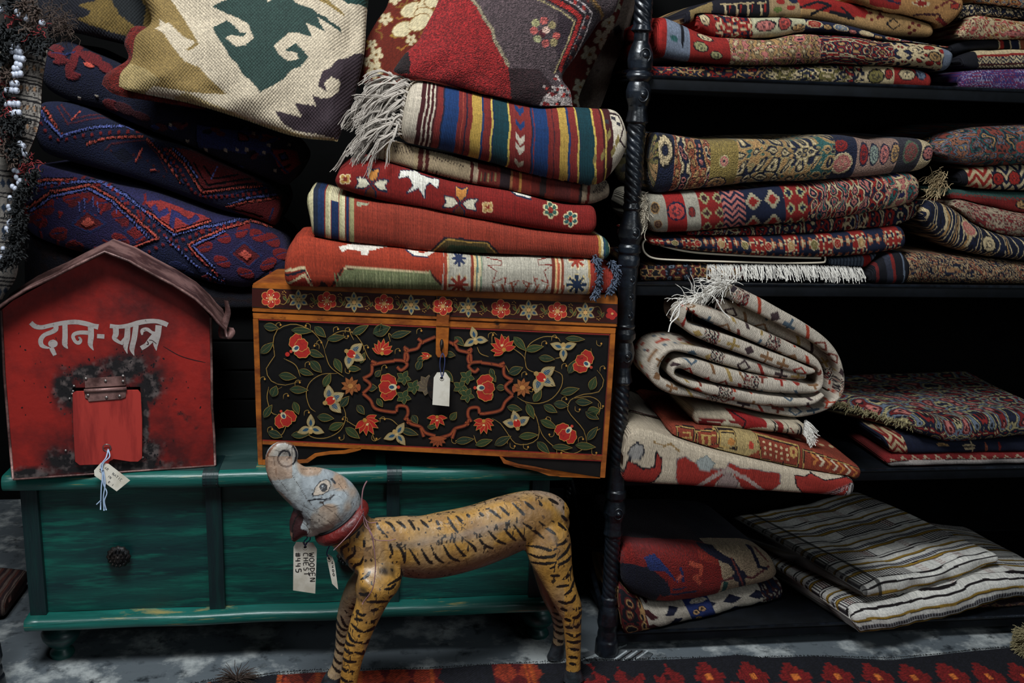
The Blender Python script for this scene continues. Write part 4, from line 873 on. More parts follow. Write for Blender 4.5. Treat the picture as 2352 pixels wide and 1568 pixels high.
# ---------------------------------------------------------------- folded cloths
KN = {'kilim': 2.0, 'coarse': 2.0, 'fine': 1.5, 'pile': 2.6, 'rib': 1.5}
def shade(rgb, a, b, k, jit, streak, seed):
    qa, qb = np.floor(a/k), np.floor(b/k); j = 1+jit*(hsh(qa+seed, qb)-.5)*2
    j *= 1+streak*(hsh(qa*0+seed*3, qb)-.5)*.6+streak*(hsh(qa, qb*0+seed)-.5)
    return lin(np.clip(rgb*j[:, None], 0, 255))
def cloth(name, label, top, bot, Y, pat, kind='kilim', depth=0.3, nose=None, n=2.6, amp=0.0022, seed=1, cap=0.6, tf=None, rest=None, tops=0.0, cat='folded carpet', group=None,
          parent=None, fr=None, den=1.5, jit=.10, streak=.10, bdrop=0.0, topz=None, minz=None, relief=0.0, wr=1.0, dback=(0, 0)):
    fr = fr or Frame(top, bot, tf); Y0, Y1 = (Y if isinstance(Y, tuple) else (Y, Y))
    nu = max(12, int(fr.L/den)); u = np.linspace(0, 1, nu)
    capw = min(0.45, cap*fr.H/fr.L/2); 
    ue = 1-(1-np.clip(u/capw, 0, 1))**2.6; ue2 = 1-(1-np.clip((1-u)/capw, 0, 1))**2.6; sc = np.clip(ue*ue2, 0, 1)**(1/2.6)*.94+.06
    idx = u*239; T2 = np.stack([np.interp(idx, np.arange(240), fr.T[:, i]) for i in (0, 1)], 1); B2 = np.stack([np.interp(idx, np.arange(240), fr.B[:, i]) for i in (0, 1)], 1)
    yy = Y0+(Y1-Y0)*u
    T = unp_many(T2[:, 0], T2[:, 1], yy); B = unp_many(B2[:, 0], B2[:, 1], yy)
    if rest is not None: B[:, 2] = rest+0.0008
    if minz is not None: B[:, 2] = np.maximum(B[:, 2], minz)
    if topz is not None: T[:, 2] = topz
    Mx = (T+B)/2; Hh = (T-B)/2; hm = np.abs(Hh[:, 2]).mean(); ns = nose if nose is not None else min(hm*.8, .035)
    # profile
    nf = max(10, int(fr.H*1.25/den)); th = np.linspace(np.pi/2, -np.pi/2, nf)
    pv_ = np.sign(np.sin(th))*np.abs(np.sin(th))**(2/n); pd = np.abs(np.cos(th))**(2/n)
    ntop = max(3, int(tops*1000/2.2)); dt = np.concatenate([np.linspace(tops, 0, ntop, endpoint=False)] if tops > 0 else [[]])
    back = depth*np.linspace(1, 0, 9)[:-1] if tops <= 0 else (np.linspace(depth, tops, 5)[:-1] if depth > tops+.005 else np.array([]))
    dt = np.concatenate([back, dt]); nb_ = 6; tb = np.linspace(-np.pi/2, np.pi/2, nb_+2)[1:-1]
    # order: back-top ... front-top, nose, bottom to back, round the back
    bk = depth*np.linspace(0, 1, 9)[1:]; W_ = np.concatenate([np.ones(len(dt)), pv_, -np.ones(8), np.sin(tb)]); Dp = np.concatenate([dt, -ns*pd, bk, depth+ns*np.cos(tb)])
    Bc = np.concatenate([-dt*1000*.9, (1-pv_)/2*fr.H, fr.H+bk*900, fr.H*np.ones(nb_)+depth*900])
    nv = len(W_); U_, Wg = np.meshgrid(u, W_, indexing='ij'); Dg = np.broadcast_to(Dp, U_.shape).copy()
    inner = sc[:, None]; sw = 1-(1-inner)*np.clip(1-np.abs(Dg)/.5, .5, 1)
    r = np.random.RandomState(seed); k = r.rand(8)*6; f = 9+r.rand(4)*20
    Ld = np.linalg.norm(np.diff(Mx, axis=0), axis=1).sum(); s_ = U_*Ld
    w1 = np.sin(s_*f[0]+k[0]+Wg*.8)+.6*np.sin(s_*f[1]*1.9+k[1]-Wg*1.3)+.35*np.sin(s_*f[2]*4+k[2]+Wg*2.2+Dg*30)
    w2 = np.sin(s_*f[3]+k[3]+Dg*14)+.5*np.sin(s_*f[1]*2.3+k[4]+Dg*23)
    Dg = Dg*np.where(Dg < 0, .35+.65*inner, 1.0)-amp*w1*wr*(Dg < .02)+bdrop*0
    P = Mx[:, None]+Hh[:, None]*(Wg*sw)[:, :, None]
    P[:, :, 1] += Dg; pos = np.clip(Wg, 0, 1); P[:, :, 2] += amp*.7*w2*pos*inner-bdrop*np.clip(Dg, 0, 9)*np.where(Wg > 0, 1, 0)
    P[:, :, 0] += np.clip(Dg, 0, 9)*(dback[0]+(dback[1]-dback[0])*U_)
    a = np.broadcast_to((u*fr.L)[:, None], U_.shape).ravel(); b = np.broadcast_to(Bc, U_.shape).ravel()
    b = b+1.5*np.sin(a/41.0+seed)
    rgb = pat(a, b); col = shade(np.asarray(rgb, float), a, b, KN[kind], jit, streak, seed)
    if relief:
        lum = rgb.mean(1).reshape(U_.shape); g_ = (lum-lum.mean())/(lum.std()+1e-6); P[:, :, 1] -= relief*np.clip(g_, -1.2, 1.2)*((Dg < .01))
    F = grid_faces(nu, nv, wrapv=True); V = P.reshape(-1, 3)
    uv = np.stack([s_.ravel(), (b/1000.0)], 1)
    c0, c1_ = Mx[0]+np.array([0, depth*.3, 0]), Mx[-1]+np.array([0, depth*.3, 0])
    V = np.vstack([V, c0, c1_]); nV = nu*nv; i0 = np.arange(nv); i1 = np.roll(i0, -1)
    q = [F, np.stack([np.full(nv, nV), i0, i1, i1], 1)]
    tri0 = np.stack([np.full(nv, nV), i0, i1], 1); tri1 = np.stack([np.full(nv, nV+1), (nu-1)*nv+i1, (nu-1)*nv+i0], 1)
    col = np.vstack([col, col[:1]*.8, col[-1:]*.8]); uv = np.vstack([uv, uv[:1], uv[-1:]])
    o = mixmesh(name, V, F, np.vstack([tri0, tri1]), M[kind], parent, col, uv)
    if parent is None: 
        c = Mx.mean(0); tag(o, label, cat, group); recenter(o, (c[0], c[1]+depth/2, float(B[:, 2].mean())))
    REG[o.name] = (P, o)
    return o, fr, (T, B, yy)
def recenter(o, c):
    me = o.data; n_ = len(me.vertices); co = np.empty(n_*3, np.float32); me.vertices.foreach_get('co', co); co = co.reshape(-1, 3)-np.array(c, np.float32); me.vertices.foreach_set('co', co.ravel()); o.location = tuple(float(x) for x in c); me.update()
def mixmesh(name, V, Q, Tr, mat, parent, col, uv):
    me = bpy.data.meshes.new(name); nQ, nT = len(Q), len(Tr)
    me.vertices.add(len(V)); me.vertices.foreach_set('co', np.asarray(V, np.float32).ravel())
    me.loops.add(nQ*4+nT*3); li = np.concatenate([Q.ravel(), Tr.ravel()]).astype(np.int32); me.loops.foreach_set('vertex_index', li)
    me.polygons.add(nQ+nT); me.polygons.foreach_set('loop_start', np.concatenate([np.arange(nQ)*4, nQ*4+np.arange(nT)*3]).astype(np.int32))
    me.update(calc_edges=True); me.polygons.foreach_set('use_smooth', np.ones(nQ+nT, dtype=bool))
    a = me.color_attributes.new('Col', 'FLOAT_COLOR', 'POINT'); c4 = np.ones((len(V), 4), np.float32); c4[:, :3] = col; a.data.foreach_set('color', c4.ravel())
    l = me.uv_layers.new(name='UVMap'); l.data.foreach_set('uv', np.asarray(uv, np.float32)[li].ravel())
    me.validate(); me.materials.append(mat); o = bpy.data.objects.new(name, me); C.objects.link(o)
    if parent is not None: adopt2(o, parent)
    return o
def adopt2(o, parent):
    o.parent = parent; o.matrix_parent_inverse = Matrix.Translation(-Vector(parent.location))
def sub(o, parent):
    """part in world coordinates under a mesh whose origin was moved"""
    adopt2(o, parent); return o
def strands(name, mat, parent, starts, dirs, length, r=0.0009, seed=0, droop=.5, seg=7, jit=.25, curl=.15, tipr=.5, sides=4, stuff=True):
    """a fringe: loose threads from start points"""
    rr = np.random.RandomState(seed); g = Bag()
    for s0, d0 in zip(starts, dirs):
        L_ = length*(1+rr.uniform(-jit, jit)); d_ = np.array(d0, float)+rr.normal(0, .22, 3)*[1, .6, 1]; d_ /= np.linalg.norm(d_); p = np.array(s0, float); P = [p.copy()]; ph = rr.rand()*6
        for k in range(seg):
            d_ = d_+np.array([0, 0, -droop/seg])+curl*np.array([math.sin(ph+k*1.3), .4*math.cos(ph+k), math.cos(ph+k*1.7)]); d_ /= np.linalg.norm(d_); p = p+d_*L_/seg; P.append(p.copy())
        g.add(*tube_vf(P, np.linspace(r, r*tipr, len(P)), sides))
    o = g.build(name, M[mat], None); 
    if stuff: o['kind'] = 'stuff'
    if parent is not None: sub(o, parent)
    return o

# ---------------------------------------------------------------- the pile of kilims on the painted chest
q2 = lambda X, Y: (640+X/2.2395, Y/2.24)
zL = cq(1000, 62)[2]                       # lid top
zL = zLt
YA, YB2 = 0.035, -0.065
def Yc(x0, x1, back=0.0):
    """front plane of the pile between two picture columns, parallel to the chest"""
    f = lambda x: YA+(YB2-YA)*(x-583)/(1415-583)+back
    return (f(x0), f(x1))
# bottom: orange-red rug with cream border
T5 = [(35, 1290), (80, 1235), (140, 1212), (400, 1250), (800, 1292), (1100, 1312), (1400, 1322), (1640, 1330)]; B5 = [(30, 1385), (90, 1412), (200, 1430), (400, 1448), (700, 1468), (1000, 1488), (1300, 1502), (1625, 1518)]
f5 = Frame(T5, B5, q2); cv = Canvas(f5, '#91331f', q2)
cv.poly([(-60, 1335), (140, 1338), (190, 1410), (215, 1440), (240, 1500), (-60, 1500)], '#8e2c20')
for o_, c_ in ((0, '#c9b48c'), (9, '#1d1a26'), (18, '#9c3323'), (26, '#c9b48c')):
    cv.line([(-40, 1333+o_), (140, 1338+o_), (165, 1390+o_*.6), (185, 1440)], 5, c_)
cv.poly([(260, 1480), (345, 1352), (770, 1378), (880, 1500)], '#6f7450'); cv.line([(240, 1480), (335, 1352), (775, 1378), (830, 1440), (870, 1500)], 5, '#3d1a15'); cv.line([(340, 1352), (770, 1378)], 4, '#c9b48c')
for i in range(90): x = 290+i*5.6; cv.line([(x, 1370+(i*7) % 20), (x+3, 1440+(i*11) % 40)], 1.0, ('#80865f', '#5f6646', '#8b8d66')[i % 3])
cv.poly([(205, 1430), (225, 1395), (250, 1420), (262, 1445), (230, 1465)], '#2a1618'); cv.poly([(312, 1255), (400, 1248), (440, 1262), (580, 1270), (520, 1276), (470, 1284), (455, 1300), (430, 1298), (425, 1282), (360, 1268), (330, 1280)], '#cfc6b8'); cv.poly([(655, 1280), (690, 1300), (760, 1306), (800, 1290), (790, 1284), (740, 1292), (700, 1284)], '#d3cabb'); cv.line([(655, 1280), (690, 1302), (765, 1310)], 3, '#232943')
cv.poly([(848, 1270), (1640, 1300), (1630, 1560), (830, 1540)], '#a59e8e')
def vb(x0, x1, c): cv.poly([(x0, 1270), (x1, 1270), (x1-8, 1560), (x0-8, 1560)], c)
vb(848, 866, '#8f3a27'); vb(866, 874, '#c6b48e'); vb(985, 1000, '#7d3524'); vb(1000, 1012, '#c2a472'); vb(1012, 1022, '#5b6f66'); vb(1022, 1036, '#c6b48e'); vb(1036, 1044, '#6b7a64'); vb(1396, 1414, '#6b2b1f'); vb(1414, 1424, '#c2a472'); vb(1424, 1436, '#a85138'); vb(1436, 1446, '#c6b48e'); vb(1446, 1460, '#7d3c2a'); vb(1582, 1592, '#b89058'); vb(1592, 1640, '#8c2e22')
def star8(x, y, s_, c, e=None):
    for k in range(8):
        a_ = k*math.pi/4; w_ = .5 if k % 2 == 0 else .42
        if e: cv.line([(x, y), (x+s_*math.cos(a_)*1.12, y+s_*math.sin(a_)*1.12)], s_*.28/2.24+2.4, e)
    for k in range(8): a_ = k*math.pi/4; cv.line([(x, y), (x+s_*math.cos(a_), y+s_*math.sin(a_))], s_*.28/2.24+1, c)
star8(925, 1322, 34, '#232b45'); star8(920, 1448, 44, '#7a2a1e', '#b39a72'); star8(1525, 1335, 36, '#8a3324', '#c6b48e'); star8(1518, 1455, 46, '#17263c', '#c9b37c')
for sg in (-1, 1):
    cx = 1232; pts = [(cx+sg*165, 1318), (cx+sg*92, 1330), (cx+sg*95, 1352), (cx+sg*165, 1352), (cx+sg*120, 1380), (cx+sg*142, 1440)]; cv.line([(x, y) for x, y in pts], 2, '#6e2019'); cv.line([(cx+sg*142, 1440), (cx+sg*70, 1410), (cx+sg*80, 1450), (cx+sg*10, 1425), (cx+sg*40, 1470)], 2.2, '#7a2a1e')
    for k in range(5): cv.poly([(cx+sg*(40+k*24), 1440+k*2), (cx+sg*(52+k*24), 1440+k*2), (cx+sg*(30+k*24), 1500), (cx+sg*(20+k*24), 1500)], '#cfc8ba' if k % 2 else '#8b4a35')
c5, _, g5 = cloth('folded_kilim', 'orange-red kilim with cream star border and slate fringe, directly on the painted chest', T5, B5, Yc(655, 1370, -.005), cv, 'rib', fr=f5, rest=zL, depth=.17, cat='folded kilim', group='kilims piled on the painted chest', seed=3, streak=.16, cap=.5)
# fringe ends of the lowest rug
def endfringe(parent, pxs, Yv, mat, rows_=14, per=9, rad=.006, seed=2):
    rr = np.random.RandomState(seed); S = []; Dd = []
    P = resample([q2(*p) for p in pxs], rows_)
    for x, y in P:
        for k in range(per):
            p = unp(x+rr.uniform(-5, 5), y+rr.uniform(-2, 2), y=Yv+rr.uniform(-.012, .006)); S.append(p); Dd.append((rr.uniform(-.2, 1), -.6*rr.rand(), rr.uniform(-1, .2)))
    return strands('fringe', mat, parent, S, Dd, .011, .0014, seed, .4, 4, .3, .5, .8, 4)
endfringe(c5, [(1628, 1318), (1640, 1400), (1625, 1520)], Yc(1370, 1370)[0]-.022, 'fringe_blue', 26, 14)
fr5b = Frame([(1640, 1345), (1690, 1350), (1722, 1360)], [(1640, 1510), (1690, 1508), (1712, 1500)], q2)
o5, _, _ = cloth('under_fold', '', None, None, Yc(1374, 1400, .012), lambda a, b: np.tile(hexs('#8c2e22'), (len(a), 1)), 'rib', fr=fr5b, rest=zL, depth=.14, parent=c5, cap=.2)
endfringe(c5, [(1706, 1345), (1735, 1400), (1700, 1500)], Yc(1400, 1400)[0]-.006, 'fringe_blue', 20, 14, seed=6)
# red rug with striped ends
T4 = [(140, 1010), (160, 980), (205, 966), (400, 1018), (700, 1062), (1000, 1122), (1300, 1172), (1500, 1196), (1640, 1205), (1700, 1235)]; B4 = [(170, 1150), (180, 1205), (230, 1222), (400, 1246), (700, 1284), (900, 1296), (1200, 1306), (1500, 1322), (1640, 1334), (1690, 1325)]
f4 = Frame(T4, B4, q2); cv = Canvas(f4, '#812f20', q2)
for x0, x1, c in ((158, 165, '#9a9470'), (165, 182, '#c2b78f'), (182, 205, '#1c2434'), (205, 242, '#15294b'), (242, 262, '#aaa27c'), (262, 274, '#c8bd96'), (274, 312, '#15294b'), (312, 332, '#aaa27c'), (332, 346, '#c8bd96'), (346, 364, '#15294b'), (364, 388, '#8d875f')):
    cv.vband(x0, x1, 1090, c)
for x in (240, 272, 312, 346, 364): cv.vband(x-1, x+3, 1090, '#7a2a1e')
a0, a1 = cv.pt(272, 1090)[0], cv.pt(312, 1090)[0]; cv.im[:cv.pad+13, int(a0):int(a1)] = hexs('#b3a988')[0]
cv.poly([(780, 1290), (850, 1212), (1070, 1240), (1130, 1310)], '#4a3d22'); cv.line([(775, 1290), (850, 1212), (1072, 1240), (1140, 1312)], 4, '#1c1420'); cv.line([(785, 1296), (856, 1222), (1066, 1249), (1124, 1312)], 3, '#a8813f'); cv.poly([(830, 1300), (880, 1250), (1050, 1268), (1090, 1320)], '#27331f')
cv.poly([(400, 1036), (470, 1044), (455, 1056), (430, 1052), (425, 1062), (405, 1058)], '#8c8a72'); cv.line([(1300, 1165), (1350, 1172)], 2, '#c2b78f')
for x0, x1, c in ((1632, 1645, '#a8813f'), (1645, 1658, '#c2b78f'), (1658, 1668, '#1d3a4f'), (1668, 1690, '#22453f'), (1690, 1740, '#c0b288')): cv.poly([(x0, 1150), (x1, 1150), (x1, 1400), (x0, 1400)], c)
c4_, _, _ = cloth('folded_kilim', 'plain red kilim with navy and cream striped ends in the painted chest pile', T4, B4, Yc(700, 1400, 0), cv, 'rib', fr=f4, depth=.16, cat='folded kilim', group='kilims piled on the painted chest', seed=4, streak=.18, cap=.5)
# red rug with white stars
T3 = [(295, 900), (330, 858), (440, 812), (640, 862), (900, 930), (1200, 990), (1450, 1042), (1600, 1055), (1632, 1075)]; B3_ = [(290, 945), (330, 972), (500, 1022), (800, 1090), (1100, 1140), (1400, 1186), (1560, 1198), (1625, 1190)]
f3 = Frame(T3, B3_, q2); cv = Canvas(f3, '#731915', q2)
def arrowed(x, y, s_, cols):
    for ang, c in zip((math.pi, 0, -math.pi/2, math.pi/2), cols):
        ca, sa = math.cos(ang+.12), math.sin(ang+.12)
        P = [(x+(u*ca-v*sa)*s_, y+(u*sa+v*ca)*s_) for u, v in ((.16, 0), (.45, -.27), (.62, -.3), (1, -.34), (.84, 0), (1, .34), (.62, .3), (.45, .27))]
        cv.line(P+[P[0]], 5, '#1c2338'); cv.poly(P, c)
    cv.poly([(x-s_*.14, y), (x, y-s_*.14), (x+s_*.14, y), (x, y+s_*.14)], '#1c2338')
arrowed(480, 945, 78, ('#cfc6ad', '#cfc6ad', '#b8793a', '#5a2a1a')); arrowed(930, 1040, 84, ('#cfc6ad', '#cfc6ad', '#b8793a', '#5a2a1a'))
P = [(628, 880), (700, 880), (690, 865), (735, 900), (825, 918), (812, 960), (775, 930), (752, 952), (748, 1010), (718, 960), (660, 990), (692, 950), (668, 905), (618, 915)]
cv.line(P+[P[0]], 4, '#1c2338'); cv.poly(P, '#cfcabd')
def fourdots(x, y, s_, c, e):
    for a_ in (.785, 2.356, 3.927, 5.5): cv.ell(x+s_*.6*math.cos(a_), y+s_*.6*math.sin(a_), s_*.5, s_*.5, e)
    for a_ in (.785, 2.356, 3.927, 5.5): cv.ell(x+s_*.55*math.cos(a_), y+s_*.55*math.sin(a_), s_*.36, s_*.36, c)
fourdots(345, 915, 30, '#a8813f', '#d3b98c'); fourdots(345, 915, 12, '#7a2a1e', '#7a2a1e'); fourdots(1068, 1065, 30, '#b08a52', '#c9a878'); fourdots(1068, 1065, 12, '#7a2a1e', '#7a2a1e')
for x, y, c1, c2 in ((1388, 1070, '#35564a', '#c9b98c'), (1490, 1118, '#2a5350', '#cdb98f')):
    for k in range(6): a_ = k*math.pi/3+.5; cv.ell(x+27*math.cos(a_), y+30*math.sin(a_), 15, 15, c2)
    for k in range(6): a_ = k*math.pi/3+.5; cv.ell(x+24*math.cos(a_), y+27*math.sin(a_), 11, 11, c1)
    cv.ell(x, y, 10, 10, '#8c2e22')
cv.poly([(1190, 985), (1300, 1000), (1290, 1018), (1240, 1012), (1210, 1002)], '#cfcabd'); cv.line([(1190, 988), (1215, 1006), (1292, 1022)], 3, '#1c2338'); cv.line([(1560, 1040), (1600, 1048)], 3, '#b08a52')
c3_, _, _ = cloth('folded_kilim', 'dark red kilim with white stars and small crosses in the painted chest pile', T3, B3_, Yc(770, 1365, .0), cv, 'rib', fr=f3, depth=.16, cat='folded kilim', group='kilims piled on the painted chest', seed=5, streak=.16, cap=.5)
# beige and brown banded rug
T2_ = [(520, 745), (560, 728), (850, 790), (1100, 850), (1350, 890), (1600, 900), (1690, 925)]; B2_ = [(470, 815), (700, 870), (960, 935), (1200, 985), (1450, 1034), (1600, 1048), (1700, 1010)]
f2 = Frame(T2_, B2_, q2); cv = Canvas(f2, '#5c1d17', q2)
for x0, x1, c in ((400, 545, '#8c7a63'), (545, 560, '#5a2019'), (560, 580, '#a6916f'), (580, 695, '#9a866a'), (695, 715, '#a6916f'), (715, 740, '#4a1a16'), (740, 752, '#9a866a'), (752, 770, '#4a1a16'), (770, 985, '#9a866a'), (985, 1000, '#4a1a16'), (1000, 1024, '#a48f76'), (1024, 1140, '#5e1f18'), (1140, 1190, '#241518'), (1190, 1200, '#8c5a38'), (1200, 1300, '#74261b'), (1236, 1250, '#b07a3c'), (1345, 1375, '#2b1d1c'), (1420, 1500, '#4e1d1a'), (1545, 1560, '#1e1716'), (1560, 1585, '#8c7a63'), (1600, 1720, '#807260')):
    cv.poly([(x0+16, 650), (x1+16, 650), (x1-16, 1100), (x0-16, 1100)], c)
for i in range(7): cv.line([(590+i*14, 750-abs(i-3)*4+10), (605+i*14, 800-abs(i-3)*4)], 1.6, '#2a1a18')
for i in range(11):
    h_ = 44-abs(i-5)*7; cv.line([(800+i*15, 806+i*4-h_*.2), (790+i*15, 822+i*4-h_*.2)], 1.6, '#2a1a18'); cv.line([(795+i*17, 870+i*5+h_*.3), (790+i*17, 886+i*5+h_*.3)], 1.6, '#2a1a18')
for i in range(5): cv.line([(1040+i*18, 880+i*3), (1036+i*18, 930)], 3, '#2e1a18' if i % 2 else '#6e5a3a')
for i in range(5): cv.line([(1640+i*12, 930), (1610+i*10, 985)], 1.8, '#20181a')
c2k, _, _ = cloth('folded_kilim', 'beige and brown banded kilim squeezed under the striped one with the fringe', T2_, B2_, Yc(870, 1395, .008), cv, 'kilim', fr=f2, depth=.16, cat='folded kilim', group='kilims piled on the painted chest', seed=6, cap=.4)
# striped rug with the long grey fringe
T1 = [(668, 410), (740, 412), (850, 440), (1100, 506), (1350, 545), (1600, 560), (1720, 570), (1770, 640)]; B1 = [(612, 722), (700, 742), (830, 768), (1100, 838), (1300, 900), (1500, 950), (1640, 955), (1770, 800)]
f1 = Frame(T1, B1, q2)
SB, SR, SG, SN, SY, SD = '#15305a', '#6d2320', '#a8873f', '#0e3138', '#b39a4a', '#3a1215'
seq = [(0, '#b3a795'), (.064, SD), (.083, '#b3a795'), (.090, SD), (.101, '#b3a795'), (.108, SD), (.119, '#b3a795'), (.126, SD), (.134, SR), (.150, SR), (.160, '#1c1a2c'), (.166, SB), (.228, SR), (.246, '#8c3a2c'), (.250, SR), (.262, '#1c1a2c'), (.268, SR), (.288, SG), (.332, SB), (.340, SR), (.372, SY), (.380, '#12233f'), (.386, SN), (.447, SY), (.455, SR), (.545, '#1c1a2c'), (.550, SB), (.556, SR), (.560, SB), (.618, SR), (.640, '#3c1a20'), (.645, SR), (.668, SG), (.703, SB), (.712, SR), (.742, SY), (.749, '#1b2c3a'), (.754, SN), (.812, SY), (.820, SR), (.850, SD), (.858, SY), (.866, SD), (.896, '#b8ad9a'), (1.5, '#b8ad9a')]
ps = stripes(seq, f1.L)
cvm = Canvas(f1, '#000000', q2)
for (b_, h_, c) in ((.1, 22, SB), (.32, 22, SB), (.52, 24, '#b0a594'), (.66, 24, '#b0a594'), (.88, 18, '#a39680')):
    A0, B0 = f1.L*.5+30, f1.H*b_+cvm.pad; cvm.lpoly([(A0-11, B0-h_/2), (A0, B0), (A0+11, B0-h_/2), (A0+11, B0+2), (A0, B0+h_*.7), (A0-11, B0+2)], c)
for x, y in ((1670, 690), (1640, 790), (1690, 770), (1600, 810), (1710, 720), (1605, 920)): cvm.poly([(x+8, y-34), (x+14, y), (x-4, y+34), (x-10, y+4)], '#7a6a3c')
for x, y in ((1665, 625), (1700, 610), (1722, 640)): cvm.poly([(x-10, y-12), (x+10, y-4), (x+8, y+14), (x-10, y+4)], '#2c2a30')
for pts in ([(1690, 585), (1730, 600), (1745, 660), (1725, 720), (1760, 760)],): cvm.line(pts, 5, '#2a1a1c')
def p1_(a, b):
    c = ps(a, b); m_ = cvm(a, b); k = m_.sum(1) > 0; c[k] = m_[k]; return c
c1k, _, g1 = cloth('folded_kilim', 'striped blue, gold and maroon kilim with a long grey knotted fringe', T1, B1, Yc(915, 1425, -.008), p1_, 'kilim', fr=f1, depth=.17, nose=.05, n=2.2, cat='folded kilim', group='kilims piled on the painted chest', seed=7, cap=.35, amp=.003, streak=.12)
# knotted fringe
rr = np.random.RandomState(11); g = Bag(); Pk = resample([q2(*p) for p in ((690, 395), (668, 440), (655, 520), (640, 600), (622, 660), (604, 716))], 26); S = []; Dd = []
for j in range(4):
    for (x, y) in Pk:
        ox = -8-j*15+rr.uniform(-4, 4); p = unp(x+ox, y+rr.uniform(-6, 6)-j*1.5, y=Yc(900, 900)[0]-.03-.004*rr.rand()+j*.005)
        for k in range(2):
            t = rr.rand(3)*.003; g.add(*tube_vf([p+t+[-.004, 0, .003], p+t+[0, -.003, 0], p+t+[.004, 0, -.003]], [.001, .0024, .001], 5))
        if rr.rand() < .8: S.append(p); Dd.append((-1, -.1, -.35+.25*rr.rand()))
        if j == 0: g.add(*tube_vf([p+[.012, .004, 0], p], .0011, 4))
        else: g.add(*tube_vf([p, p+[.0145, -.002, rr.uniform(-.006, .006)]], .0009, 4))
kn = g.build('knotted_net', M['fringe_grey'], None); kn['kind'] = 'stuff'; sub(kn, c1k)
g = Bag()
for s0, d0 in zip(S[::1], Dd[::1]):
    L_ = rr.uniform(.05, .12); d_ = np.array(d0, float)+rr.normal(0, .32, 3)*[1, .5, 1]; d_ /= np.linalg.norm(d_); p = s0.copy(); P = [p.copy()]; ph = rr.rand()*6; dr = rr.uniform(.5, 2.0)
    for k in range(9):
        d_ = d_+np.array([0, 0, -dr/9])+.16*np.array([math.sin(ph+k*1.1), .3, math.cos(ph+k*1.4)]); d_ /= np.linalg.norm(d_); p = p+d_*L_/9; P.append(p.copy())
    P = np.array(P); sprd = np.linspace(.2, 1, 10)**1.5
    for k in range(7):
        o_ = rr.normal(0, 1, 3)*.0036; tw = rr.rand()*6; Q = P+o_[None]*(sprd[:, None])+.0008*np.stack([np.sin(np.arange(10)*1.2+tw), np.zeros(10), np.cos(np.arange(10)*1.2+tw)], 1); g.add(*tube_vf(Q, np.linspace(.0013, .0005, 10), 4))
fo_ = g.build('fringe', M['fringe_grey'], None); fo_['kind'] = 'stuff'; sub(fo_, c1k)
# ---------------------------------------------------------------- cushions
class Flat:
    def __init__(s, x0, y0, x1, y1): s.x0, s.y0, s.L, s.H = x0, y0, x1-x0, y1-y0
    def loc(s, x, y): return x-s.x0, y-s.y0
def coons(bo, to, le, ri, nu, nv):
    """u left to right, v bottom to top, all polylines in pixels"""
    b, t, l, r = resample(bo, nu), resample(to, nu), resample(le, nv), resample(ri, nv)
    u = np.linspace(0, 1, nu)[:, None, None]; v = np.linspace(0, 1, nv)[None, :, None]
    return (1-v)*b[:, None]+v*t[:, None]+(1-u)*l[None]+u*r[None]-((1-u)*(1-v)*b[0]+u*(1-v)*b[-1]+(1-u)*v*t[0]+u*v*t[-1])
def pillow(name, label, bo, to, le, ri, yb, yt, thick, cv, kind, seed=1, den=2.0, tf=None, cat='cushion', piping=None, back='#3a2018', fold=0.0, pw=.45, group=None):
    if tf: bo, to, le, ri = [[tf(*p) for p in q] for q in (bo, to, le, ri)]
    w_ = np.hypot(*(np.array(bo[0])-bo[-1])); h_ = np.hypot(*(np.array(le[0])-le[-1])); nu, nv = int(w_/den), int(h_/den)
    Q = coons(bo, to, le, ri, nu, nv); u = np.linspace(0, 1, nu)[:, None]; v = np.linspace(0, 1, nv)[None]
    Y = (yb[0]*(1-u)+yb[1]*u)*(1-v)+(yt[0]*(1-u)+yt[1]*u)*v
    P = unp_many(Q[..., 0].ravel(), Q[..., 1].ravel(), Y.ravel()).reshape(nu, nv, 3)
    th = thick*(np.clip(4*u*(1-u), 0, 1)*np.clip(4*v*(1-v), 0, 1))**pw
    r = np.random.RandomState(seed); k = r.rand(8)*6
    edge = np.minimum(np.minimum(u, 1-u), np.minimum(v, 1-v)); wr = fold*(np.sin(u*17+v*9+k[0])*np.exp(-edge*7)+.5*np.sin(u*31-v*22+k[1])*np.exp(-edge*11)+.35*np.sin(u*6+v*5+k[2]))*np.clip(edge*14, 0, 1)
    tilt = np.array([0, -1.0, .25]); tilt /= np.linalg.norm(tilt)
    Fp = P+(th+wr)[..., None]*tilt; Bp = P-(th*.8)[..., None]*tilt
    a, b = (Q[..., 0]-cv.fr.x0).ravel(), (Q[..., 1]-cv.fr.y0).ravel()
    col = shade(cv(a, b, KN[kind]*.7 if kind != 'coarse' else 1.6), a, b, KN[kind], .3 if kind == 'pile' else .14, .08, seed); colb = np.tile(lin(back), (nu*nv, 1))
    F1 = grid_faces(nu, nv); F2 = grid_faces(nu, nv, off=nu*nv)[:, ::-1]
    n0 = nu*nv; br = np.concatenate([np.arange(nv), np.arange(1, nu)*nv+nv-1, (nu-1)*nv+np.arange(nv-2, -1, -1), np.arange(nu-2, 0, -1)*nv]); q = np.stack([br, np.roll(br, -1), np.roll(br, -1)+n0, br+n0], 1)
    V = np.vstack([Fp.reshape(-1, 3), Bp.reshape(-1, 3)]); uv = np.vstack([np.stack([a, -b], 1)/1000.0]*2)
    o = mesh(name, V, np.vstack([F1, F2, q]), M[kind], None, np.vstack([col, colb]), uv)
    tag(o, label, cat, group); c = P.reshape(-1, 3).mean(0); recenter(o, c)
    if piping:
        for line in (P[:, 0], P[-1, :], P[0, :]):
            V2, F2_ = tube_vf(line[::3], 0.0028, 6); pm = mesh('piping', V2, F2_, M[piping]); sub(pm, o)
    return o, P
